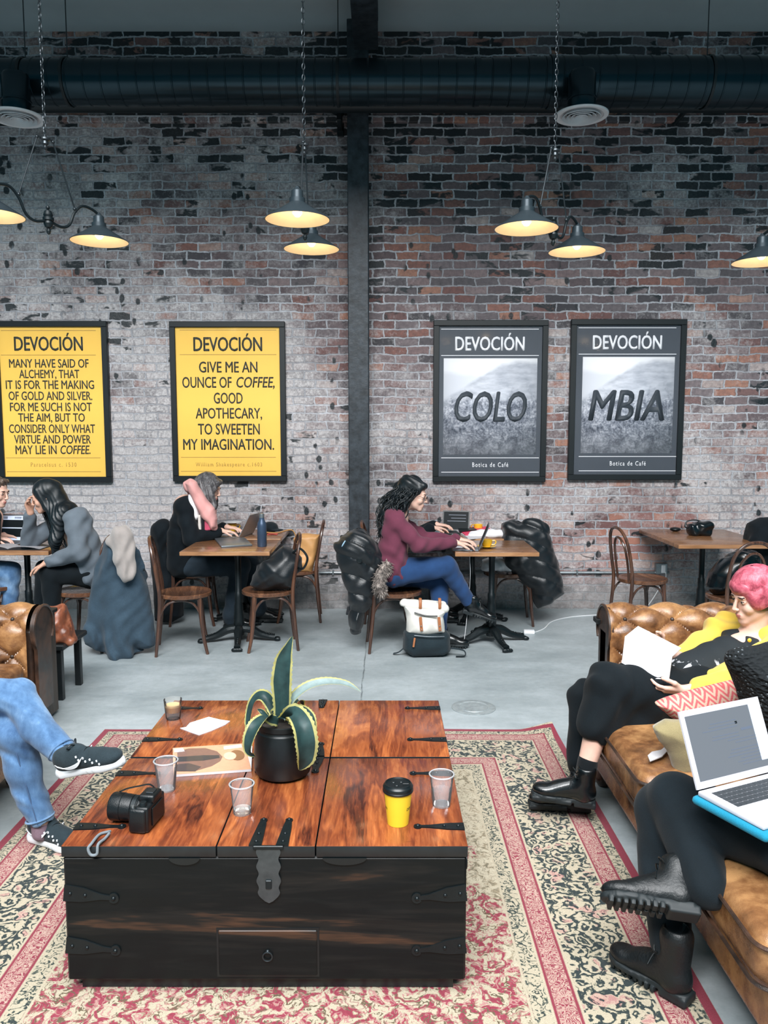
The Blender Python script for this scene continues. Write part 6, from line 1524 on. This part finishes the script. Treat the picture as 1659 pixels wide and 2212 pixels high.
part('back_cover', slab([q[0]+nrm*.015, q[0]+V((.075, .06, .03)), q[1]+V((.06, .06, .02)), q[1]+nrm*.015], V((.1, .5, -.8)).normalized(), .004), M['paper'], BK)
# ------------------------------------------------------------------ person in blue jeans on the left sofa
pj = person('person in faded blue jeans and dark sneakers with crossed legs, at the left edge', base=(-1.95, 3.2, 0))
k1, a1 = P(38, 1507, 3.16), P(140, 1630, 3.02); k2, a2 = P(40, 1592, 3.12), P(88, 1772, 3.10)
hp1, hp2 = V((-1.98, 3.02, .56)), V((-1.98, 3.28, .55)); sh1, sh2 = V((-2.12, 2.92, 1.02)), V((-2.12, 3.32, 1.02)); hc = V((-2.08, 3.10, 1.27)); Rm = hfr(R_(0), R_(10))
hp, rg = head(hc, Rm, 1.0, (-2.12, 3.11, 1.07))
el1, w1, el2, w2 = V((-2.02, 2.84, .76)), V((-1.82, 2.96, .69)), V((-2.02, 3.40, .76)), V((-1.80, 3.26, .69))
bodymesh(pj, hp+limb([lerp(sh1, sh2, .5), lerp(hp1, hp2, .5)], [.11, .12])+limb([sh1, el1, w1], [.05, .04, .028])+limb([sh2, el2, w2], [.05, .04, .028])+limb([hp1, k1, a1], [.08, .055, .036])+limb([hp2, k2, a2], [.08, .055, .036])+hand(w1, V((.9, .3, -.2)), V((0, 0, -1)), 1, .35)+hand(w2, V((.9, -.3, -.2)), V((0, 0, -1)), -1, .35), rg, M['skin'])
cloth(pj, 'jumper', limb([lerp(sh1, sh2, .5)+V((0, 0, .03)), lerp(sh1, sh2, .5)+V((0, 0, -.2)), lerp(hp1, hp2, .5)+V((0, 0, .05))], [.085, .15, .16])+limb([sh1, lerp(sh1, hp1, .5), hp1+V((0, 0, .05))], [.09, .12, .125])+limb([sh2, lerp(sh2, hp2, .5), hp2+V((0, 0, .05))], [.09, .12, .125])+limb([sh1, el1, lerp(el1, w1, .9)], [.075, .062, .045])+limb([sh2, el2, lerp(el2, w2, .9)], [.075, .062, .045]), fabric('dark_grey_wool', (58, 64, 70)), .008, .05, folds((.3, .3, .8), .005, 60))
L_ = lambda x, y, z: np.array(hc)+Rm @ np.array((x, y, z))
cloth(pj, 'hair', [('e', L_(0, -.022, .045), (.086, .100, .086), Rm), ('e', L_(0, -.06, -.02), (.075, .05, .08), Rm), ('-e', L_(0, .09, -.035), (.10, .09, .085), Rm, .01)], M['hair_brown'], .006, .02, folds((.4, .5, .6), .003, 260, 1))
def dist_fold(X):
    return .005*np.sin(X[:, 2]*48+X[:, 0]*22+2*np.sin(X[:, 1]*25))*np.exp(-((X[:, 0]+1.5)**2)/.02)+.0022*np.sin(X @ np.array([60., 45., 70.])+2*np.sin(X[:, 2]*30))
jn = cloth(pj, 'jeans', limb([hp1, lerp(hp1, k1, .6)+V((0, 0, .03)), k1, lerp(k1, a1, .42)+V((-.01, 0, -.012)), lerp(k1, a1, .93)], [.105, .088, .070, .063, .051])+limb([hp2, k2, lerp(k2, a2, .42)+V((-.02, 0, 0)), lerp(k2, a2, .97)], [.105, .072, .066, .053])+
      [('-c', lerp(k1, a1, .93), lerp(k1, a1, 1.2), .040, .044, .006), ('-c', lerp(k2, a2, .98), lerp(k2, a2, 1.2), .042, .045, .006)], M['denim'], .005, .03, dist_fold)
for (k_, a_, f_, r_) in ((k1, a1, .925, .0525), (k2, a2, .965, .0545)):
    d = (a_-k_).normalized(); c = lerp(k_, a_, f_); u, v = frame_of(d)
    bm = BM(); tube(bm, [c+u*math.cos(t)*r_+v*math.sin(t)*r_ for t in [2*PI*q/28 for q in range(28)]], .0045, 6, closed=True)
    part('hem', bm, M['denim'], jn, sharp=0)
sd = (a2-k2).normalized()
bm = BM(); ctube(bm, [lerp(k2, a2, t)+V((.012, -.069+.016*t, 0)) for t in (.05, .3, .6, .97)], .0022, 6, 6); part('side_seam', bm, plain('denim_seam', (66, 90, 124), .8), jn)
cloth(pj, 'socks', limb([lerp(k1, a1, .9), a1+V((.03, 0, -.03))], [.036, .036])+limb([lerp(k2, a2, .95), a2+V((0, 0, -.05))], [.037, .037]), fabric('heather_sock', (132, 110, 122), .25, 500), .005, .01)
h0 = P(131, 1672, 3.0); t0 = P(262, 1650, 2.97)
d = (t0-h0).normalized()
sneaker(pj, shoe_frame(h0+V((-.005, 0, -.006)), h0+d*.28, (-.1, -.15, 1)))
h0 = G(62, 1815, .012); t0 = G(152, 1842, .012); d = (t0-h0).normalized()
sneaker(pj, shoe_frame(V((h0.x, h0.y+.02, .012)), V((h0.x, h0.y+.02, .012))+d*.28))
# ------------------------------------------------------------------ person with the laptop at the lower right
pf = person('person in black trousers and black boots with a white laptop on the lap, lower right', base=(1.30, 1.90, 0))
hN, hF = V((1.42, 1.78, .53)), V((1.34, 2.02, .53)); kN, aN = V((.925, 2.42, .530)), V((.925, 2.17, .395)); kF, aF = V((.905, 2.47, .475)), V((.868, 2.27, .14))
sN, sF = V((1.66, 1.62, 1.02)), V((1.56, 2.02, 1.02)); hc = V((1.60, 1.84, 1.26)); Rm = hfr(R_(130), R_(20))
hp, rg = head(hc, Rm, 1.0, (1.62, 1.82, 1.06))
e1, w1, e2, w2 = V((1.60, 1.58, .80)), V((1.46, 1.88, .72)), V((1.60, 2.14, .80)), V((1.48, 2.20, .74))
bodymesh(pf, hp+limb([lerp(sN, sF, .5), lerp(hN, hF, .5)], [.11, .12])+limb([sN, e1, w1], [.048, .04, .027])+limb([sF, e2, w2], [.048, .04, .027])+limb([hN, kN, aN], [.08, .055, .038])+limb([hF, kF, aF], [.08, .055, .038])+hand(w1, V((-.6, .8, -.15)), V((0, 0, -1)), -1, .35)+hand(w2, V((-.8, .5, -.15)), V((0, 0, -1)), 1, .35), rg, M['skin'], .005)
L_ = lambda x, y, z: np.array(hc)+Rm @ np.array((x, y, z))
cloth(pf, 'hair', [('e', L_(0, -.022, .045), (.086, .100, .086), Rm), ('e', L_(0, -.06, -.02), (.075, .05, .08), Rm), ('-e', L_(0, .09, -.035), (.10, .09, .085), Rm, .01)], M['hair_black'], .006, .02, folds((.4, .5, .6), .003, 260, 1))
M['ribbed'] = fabric('black_rib_knit', (14, 21, 26), .25, 240, .08, .8)
cloth(pf, 'jumper', limb([lerp(sN, sF, .5)+V((0, 0, .03)), lerp(sN, sF, .5)+V((-.02, 0, -.2)), lerp(hN, hF, .5)+V((.05, 0, .05))], [.085, .15, .16])+limb([sN, lerp(sN, hN, .5), hN+V((.04, 0, .05))], [.09, .12, .13])+limb([sF, lerp(sF, hF, .5), hF+V((.06, 0, .05))], [.09, .12, .13])+limb([sN, e1, lerp(e1, w1, .9)], [.075, .065, .048])+limb([sF, e2, lerp(e2, w2, .9)], [.075, .065, .048]), M['ribbed'], .008, .05, folds((.3, .3, .8), .005, 60))
cloth(pf, 'trousers', limb([hN, lerp(hN, kN, .55), kN, aN], [.112, .092, .086, .066])+limb([hF, lerp(hF, kF, .5), kF, lerp(kF, aF, .5), aF+V((0, 0, .02))], [.110, .092, .086, .080, .062])+[('e', lerp(hN, hF, .5)+V((.03, -.03, -.01)), (.20, .20, .105))], fabric('black_stretch_cotton', (15, 25, 31), .16, 420, .06), .006, .045, folds((.7, -.4, .5), .004, 55, 4))
h0 = P(1512, 1988, 2.12); t0 = P(1342, 1962, 2.16); d = (t0-h0).normalized()
boot(pf, shoe_frame(h0, h0+d*.275, (0, .80, .60)), .12, True, sh_r=.05, m='boot_matte')
h0 = G(1492, 2172, .012); t0 = h0+V((-.66, .75, 0)); d = (t0-h0).normalized()
boot(pf, shoe_frame(h0, h0+d*.275), .17, True, sh_r=.05, m='boot_matte')
hl = V((1.06, 2.285, .645)); lit = [(0, .12, .1, 1, 'scr_light')]
rr_ = random.Random(11)
for i in range(15):
    t = .80-.05*i
    if i in (3, 8): continue
    a = .34 if i < 6 else .12; b = a+rr_.uniform(.25, .5); lit.append((a, min(b, .97), t, t+.012, 'scr_line'))
lit.append((.14, .30, .62, .66, 'scr_line')); lit.append((.33, .36, .74, .78, 'scr_dark'))
laptop2('open white laptop on a teal sleeve on the lap at lower right', hl, (.907, .42, 0), (.42, -.907, 0), .33, .225, R_(112), M['white_case'], scr='scr_page', lit=lit, bez=.017, th=.015)
A = MX(hl, V((.907, .42, 0)), V((.42, -.907, 0)))
if (A.col[2].to_3d()).z < 0: A = MX(hl, V((-.907, -.42, 0)), V((.42, -.907, 0)))
TS = sculpt([('b', A @ V((0, .115, -.014)), (.178, .130, .013), np.array(A.to_3x3()), .012)], .005, .008)
SL = solo('laptop_sleeve', 'turquoise padded sleeve under the white laptop', 'laptop sleeve', TS, fabric('turquoise_neoprene', (26, 128, 158), .08, 300))
# ------------------------------------------------------------------ coats, bags, cushions
M['grey_coat'] = fabric('blue_grey_wool', (54, 72, 86), .18, 260, .1, .8)
GC = solo('wool_coat', 'long blue grey wool coat hanging from a chair back down to the floor', 'coat', sculpt([outl(((214, 1196), (233, 1163), (262, 1150), (286, 1163), (300, 1198), (318, 1262), (330, 1332), (334, 1393), (302, 1399), (312, 1407), (286, 1413), (256, 1421), (236, 1416), (220, 1404), (180, 1393), (190, 1345), (198, 1282), (204, 1232)), 5.97, .135, .16),
      ('c', P(240, 1200, 5.9), P(262, 1405, 5.86), .06, .09, .06), ('c', P(222, 1230, 5.95), P(196, 1380, 5.90), .05, .06, .05), ('c', P(300, 1250, 6.0), P(312, 1385, 5.95), .05, .06, .05)], .008, .05, folds((1, .25, .08), .020, 36, 2, .003)), M['grey_coat'], sharp=0)
solo('taupe_scarf', 'taupe knitted scarf hanging over the grey coat on the chair', 'scarf', sculpt([('c', P(246, 1168, 5.84), P(272, 1150, 5.90), .05, .05), ('c', P(262, 1155, 5.83), P(262, 1205, 5.80), .07, .055), ('c', P(262, 1205, 5.80), P(272, 1243, 5.80), .055, .05), ('c', P(278, 1160, 5.84), P(284, 1235, 5.81), .04, .035), ('c', P(240, 1172, 5.83), P(252, 1190, 5.80), .03, .02)], .006, .03, folds((.9, .3, -.15), .010, 85, 3)), fabric('taupe_wool', (158, 150, 146), .1, 400, .4), sharp=0)
solo('black_coat', 'black coat hung over the chair behind the scarf woman', 'coat', sculpt([outl(((326, 1160), (333, 1130), (355, 1122), (377, 1136), (388, 1190), (392, 1260), (396, 1330), (372, 1345), (336, 1340), (332, 1260), (326, 1215)), 6.93, .15, .12), ('e', P(352, 1150, 6.85), (.10, .10, .12))], .008, .05, folds((1, .3, .2), .010, 42, 5)), M['black_cloth2'], sharp=0)
M['puffer'] = plain('black_nylon', (8, 17, 23), .42, var=.2, sc=20, bump=.2, bsc=120, sheen=.1)
def quilt(ax, f, amp, seed):
    g = folds((.7, .3, .6), .006, 60, seed)
    def q(X):
        s = np.abs(np.sin((X @ np.array(V(ax).normalized()))*f+.6*np.sin(X @ np.array([9., 7., 5.])))); return -amp*np.sqrt(s)+amp*.5+g(X)
    return q
PJ = root('puffer_jacket', 'black puffer jacket with fur trimmed hood on the burgundy woman\'s chair', 'jacket', P(785, 1365, 6.0))
part('jacket_shell', sculpt([outl(((727, 1178), (735, 1160), (764, 1142), (785, 1144), (806, 1165), (832, 1195), (836, 1222), (814, 1262), (808, 1300), (788, 1325), (778, 1362), (760, 1366), (757, 1330), (765, 1300), (746, 1265), (732, 1215)), 6.02, .13, .11), ('e', P(775, 1190, 5.94), (.13, .10, .14)), ('c', P(740, 1185, 5.98), P(775, 1290, 5.96), .06, .07), ('c', P(770, 1290, 6.0), P(768, 1360, 6.0), .05, .04)], .007, .04, quilt((.35, .2, 1), 26, .020, 2)), M['puffer'], PJ, sharp=0)
rnd = random.Random(8); bm = BM(); fl = [P(836, 1222, 5.90), P(824, 1240, 5.88), P(818, 1262, 5.88), P(826, 1278, 5.90)]
fc = curve(fl, 8)
for i in range(620):
    p = fc[rnd.randrange(len(fc))]; d = V((rnd.uniform(-1, 1), rnd.uniform(-1, .6), rnd.uniform(-1, .8))).normalized(); a = p+d*.02; b = a+d*rnd.uniform(.03, .055)+V((0, 0, -.014))
    tube(bm, [a, (a+b)/2+V((rnd.uniform(-.006, .006), 0, .004)), b], [.004, .003, .0006], 4)
FUR = hairmat('raccoon_fur', (60, 54, 52), (126, 116, 110), (188, 176, 168), .8)
fz = part('fur_trim', sculpt(limb(fl, [.035, .04, .042, .03]), .008, .02, folds((1, .4, .3), .006, 120, 2)), FUR, PJ, sharp=0)
part('fur_strands', bm, FUR, fz, sharp=0)['kind'] = 'stuff'
part('sleeve_badge', lathe(BM(), [(0, 0), (.022, 0), (.022, .004), (.018, .005), (.016, .003), (0, .003)], 20, T(*P(776, 1210, 5.845)) @ RX(PI/2)), M['black_metal'], PJ)
part('light_piping', ctube(BM(), [P(737, 1190, 5.90), P(740, 1178, 5.885), P(746, 1168, 5.89)], .005, 6, 6), plain('pale_blue_piping', (150, 184, 206), .5), PJ)
solo('long_puffer_coat', 'long black puffer coat draped over the chair by the right side of the wall table', 'coat', sculpt([outl(((1078, 1180), (1084, 1132), (1108, 1121), (1126, 1131), (1150, 1118), (1174, 1130), (1194, 1180), (1213, 1245), (1218, 1280), (1192, 1298), (1160, 1314), (1142, 1272), (1116, 1250), (1094, 1225)), 6.88, .15, .12), ('e', P(1150, 1165, 6.78), (.16, .09, .18)), ('c', P(1165, 1190, 6.8), P(1180, 1285, 6.8), .09, .08), ('c', P(1100, 1140, 6.8), P(1105, 1215, 6.8), .05, .05)], .008, .04, quilt((.25, .2, 1), 22, .018, 4)), M['puffer'], sharp=0)
solo('white_shopping_bag', 'crumpled white bag on the chair seat under the wall table', 'bag', sculpt([outl(((1040, 1232), (1042, 1210), (1062, 1202), (1100, 1206), (1112, 1226), (1105, 1236)), 6.90, .12, .08)], .007, .03, folds((.7, .3, .6), .010, 70, 3)), fabric('white_plastic_bag', (206, 208, 212), .1), sharp=0)
BB = root('black_leather_bag', 'large black leather bag on the chair right of the blue bottle table', 'bag', P(590, 1278, 6.1))
part('bag_body', sculpt([outl(((540, 1262), (556, 1222), (585, 1200), (612, 1178), (632, 1186), (654, 1205), (650, 1232), (634, 1246), (640, 1270), (560, 1276)), 6.16, .12, .09), ('e', P(600, 1235, 6.08), (.15, .10, .11))], .007, .04, folds((.5, .4, .7), .008, 55, 3)), M['puffer'], BB, sharp=0)
part('bag_strap', ctube(BM(), [P(632, 1195, 6.1), P(648, 1185, 6.06), P(664, 1205, 6.02), (P(655, 1228, 6.04)), P(640, 1225, 6.08)], .009, 6, 8), M['black_plastic'], BB)
TB = root('tan_tote_bag', 'tan leather tote bag on the chair against the brick beside the column', 'bag', P(660, 1236, 7.0))
M['tan'] = plain('tan_leather', (192, 142, 88), .5, var=.08)
part('bag_body', sculpt([outl(((634, 1162), (652, 1152), (692, 1154), (684, 1198), (674, 1236), (648, 1236), (636, 1226)), 7.0, .08, .04), ('e', P(655, 1215, 6.96), (.09, .08, .06))], .006, .03, folds((.8, .2, .5), .004, 45, 1)), M['tan'], TB, sharp=0)
part('bag_strap', ctube(BM(), [P(640, 1162, 6.96), V((P(630, 1150, 6.95).x, 6.95, .83)), V((P(600, 1150, 6.98).x, 6.98, .802)), V((P(575, 1148, 7.02).x, 7.02, .80)), V((P(570, 1146, 7.08).x, 7.08, .80))], .011, 6, 8, flat=(1, .5)), M['tan'], TB)
solo('black_jacket', 'black jacket hanging on the chair at the far right edge', 'jacket', sculpt([outl(((1606, 1200), (1610, 1160), (1618, 1130), (1642, 1118), (1682, 1114), (1722, 1150), (1735, 1290), (1700, 1330), (1650, 1310), (1625, 1250)), 6.72, .15, .12), ('e', P(1650, 1180, 6.62), (.12, .09, .18))], .008, .05, folds((1, .3, .2), .010, 42, 1)), M['black_cloth2'], sharp=0)
solo('black_holdall', 'shiny black bag on the seat of the chair with its back to the camera', 'bag', sculpt([outl(((1526, 1268), (1534, 1235), (1560, 1208), (1598, 1186), (1634, 1190), (1650, 1255), (1644, 1284), (1540, 1284)), 5.98, .12, .09), ('e', P(1590, 1240, 5.93), (.16, .10, .10))], .007, .04, folds((.5, .4, .7), .008, 60, 6)), plain('black_vinyl', (8, 16, 20), .25, var=.15), sharp=0)
# backpack
BP = root('backpack', 'white roll top backpack with black base and tan straps on the floor', 'backpack', (P(920, 1415, 5.92).x, 5.95, 0))
M['canvas'] = fabric('off_white_canvas', (226, 222, 214), .05, 300, .1, .5)
M['bp_black'] = fabric('black_cordura', (30, 42, 48), .15, 300, .1, .5)
M['bp_tan'] = plain('tan_strap_leather', (164, 102, 64), .5, var=.1)
yb_ = 5.93
part('base_pocket', sculpt([outl(((869, 1400), (872, 1364), (884, 1358), (965, 1362), (972, 1368), (973, 1404), (958, 1413), (890, 1416)), yb_, .115, .05, .02), ('e', P(922, 1392, 5.86), (.15, .07, .06))], .006, .03, folds((.6, .2, .7), .004, 60, 1)), M['bp_black'], BP, sharp=0)
ub = part('upper_sack', sculpt([outl(((878, 1368), (876, 1325), (868, 1300), (890, 1304), (955, 1310), (966, 1316), (957, 1330), (962, 1366)), yb_+.01, .10, .06), ('e', P(918, 1345, 5.90), (.13, .08, .10))], .006, .03, folds((.8, .2, .4), .004, 50, 3)), M['canvas'], BP, sharp=0)
part('roll_top', sculpt([('c', P(884, 1305, 5.90), P(960, 1314, 5.90), .036, .036), ('c', P(876, 1302, 5.94), P(955, 1308, 5.96), .030, .034), ('e', P(872, 1303, 5.92), (.03, .05, .022))], .006, .02, folds((.2, .4, .9), .004, 70, 2)), M['canvas'], ub, sharp=0)
part('zip', ctube(BM(), [P(895, 1323, 5.825), P(920, 1330, 5.815), P(945, 1331, 5.82)], .006, 5, 6), M['black_plastic'], ub)
for x in (908, 950):
    c = P(x, 1307, 5.86); part('roll_strap', ctube(BM(), [c+V((0, .07, .035)), c+V((0, .02, .045)), c+V((0, -.003, .02)), c+V((0, -.005, -.02)), c+V((0, .02, -.04))], .011, 5, 8, flat=(1, .35), up=V((0, 1, .2))), M['bp_tan'], ub)
for x in (909, 949):
    a, b = P(x-1, 1333, 5.815), P(x+2, 1364, 5.808)
    st = part('front_strap', box(BM(), -.011, .011, -.004, .004, 0, (b-a).length, .002, MX(a, V((0, 1, 0)).cross(b-a), V((0, 1, 0)))), M['bp_tan'], BP)
    bm = BM(); ball(bm, lerp(a, b, .62)+V((0, -.005, 0)), .005, 8); ball(bm, lerp(a, b, .88)+V((0, -.005, 0)), .004, 8); part('buckle', bm, M['steel'], st)
a, b = P(895, 1373, 5.80), P(960, 1375, 5.80)
part('pocket_zip', ctube(BM(), [a, lerp(a, b, .5)+V((0, -.012, -.002)), b], .0045, 5, 6), M['steel_dark'], BP)
a, b = P(896, 1378, 5.79), P(893, 1398, 5.79)
part('zip_pull', box(BM(), -.007, .007, -.004, .004, 0, (b-a).length, .002, MX(a, V((0, 1, 0)).cross(b-a), V((0, 1, 0)))), M['bp_tan'], BP)
part('shoulder_strap', ctube(BM(), [P(968, 1400, 5.90), P(985, 1401, 5.86), V((P(1003, 1403, 5.85).x, 5.86, .05)), V((P(1004, 1410, 5.85).x, 5.85, .014)), V((P(985, 1413, 5.85).x, 5.85, .010))], .016, 6, 8, flat=(1, .3)), M['bp_black'], BP)
part('side_strap', ctube(BM(), [P(876, 1396, 5.90), V((P(862, 1400, 5.9).x, 5.90, .03)), V((P(850, 1398, 5.92).x, 5.92, .012))], .012, 6, 8, flat=(1, .3)), M['bp_black'], BP)
# leather satchel on the crate
SB = root('leather_satchel', 'brown leather satchel with fringe on the low stool behind the left sofa', 'bag', (-2.0, 4.95, .37))
M['satchel'] = leather('russet_satchel_leather', (70, 36, 24), (130, 72, 48), (176, 112, 82), .3)
part('satchel_body', sculpt([outl(((70, 1335), (85, 1312), (140, 1307), (165, 1388), (150, 1392), (120, 1392), (84, 1390)), 5.0, .10, .06), ('c', P(85, 1322, 4.98), P(132, 1318, 4.98), .03, .03), ('c', P(122, 1350, 4.93), P(150, 1384, 4.93), .05, .03)], .006, .03, folds((.9, .2, -.5), .006, 75, 2)), M['satchel'], SB, sharp=0)
# cushions on the right sofa
def zig():
    t = NT('red_zigzag_weave'); o = t.co(); x, y, z = t.sep(o)
    u = t.ma('MULTIPLY', t.ma('ADD', x, t.ma('MULTIPLY', z, .25)), 21.); tri = t.ma('ABSOLUTE', t.ma('SUBTRACT', t.ma('FRACT', u), .5))
    w = t.ma('FRACT', t.ma('ADD', t.ma('MULTIPLY', t.ma('ADD', z, t.ma('MULTIPLY', x, -.25)), 42.), t.ma('MULTIPLY', tri, 2.6)))
    n = t.noise(o, 220., 2); s = t.step(t.ma('ADD', t.ma('ABSOLUTE', t.ma('SUBTRACT', w, .5)), t.ma('MULTIPLY', t.ma('SUBTRACT', n, .5), .25)), .22, .28)
    t.bump(n, .6, .004)
    return t.fin(t.mix(s, C(198, 92, 94), C(204, 168, 148)), .9)
solo('zigzag_cushion', 'cushion with red zigzag pattern on the right sofa', 'cushion', sculpt([outl(((1411, 1519), (1440, 1507), (1500, 1490), (1588, 1468), (1608, 1508), (1632, 1566), (1562, 1562), (1494, 1570), (1452, 1552)), 2.98, .085, .14)], .006, .02, folds((1, .2, .3), .002, 40)), zig(), sharp=0)
solo('olive_cushion', 'olive fringed cushion standing under the zigzag cushion on the sofa', 'cushion', sculpt([outl(((1411, 1572), (1440, 1553), (1500, 1558), (1510, 1600), (1500, 1664), (1478, 1676), (1456, 1672), (1440, 1622), (1424, 1602)), 2.90, .07, .10)], .006, .02, folds((1, .2, .6), .004, 50, 2)), fabric('olive_velvet', (140, 128, 92), .14, 300, .5), sharp=0)
q = [G(x, y, .452) for x, y in ((1399, 1634), (1408, 1626), (1428, 1622), (1440, 1612), (1444, 1622), (1430, 1636), (1404, 1646))]
solo('paper_tag', 'torn white paper tag lying on the tan sofa seat', 'tag', prism(BM(), [(p.x, p.y) for p in q], .004, T(0, 0, .4525)), M['paper'])
def knit():
    t = NT('black_open_knit'); o = t.co(); v = t.vor(t.scale(o, (1, 1, 1.4)), 62.); n = t.noise(o, 9., 2)
    fl_ = t.ma('MULTIPLY', t.ma('SUBTRACT', 1.0, t.step(v, .16, .26)), t.step(n, .46, .54))
    t.bump(v, 1.0, .012)
    return t.fin(t.mix(fl_, C(9, 16, 20), C(126, 134, 140)), .9)
solo('knitted_coat', 'black open knit coat heaped on the sofa behind the white laptop', 'coat', sculpt([outl(((1576, 1428), (1588, 1410), (1625, 1405), (1700, 1404), (1830, 1420), (1850, 1690), (1690, 1700), (1652, 1630), (1625, 1560), (1600, 1500), (1582, 1455)), 2.72, .15, .10), ('c', P(1600, 1428, 2.68), P(1800, 1430, 2.74), .05, .07), ('c', P(1690, 1480, 2.70), P(1720, 1640, 2.70), .14, .14)], .007, .04, folds((.6, .2, .8), .006, 50, 3)), knit(), sharp=0)
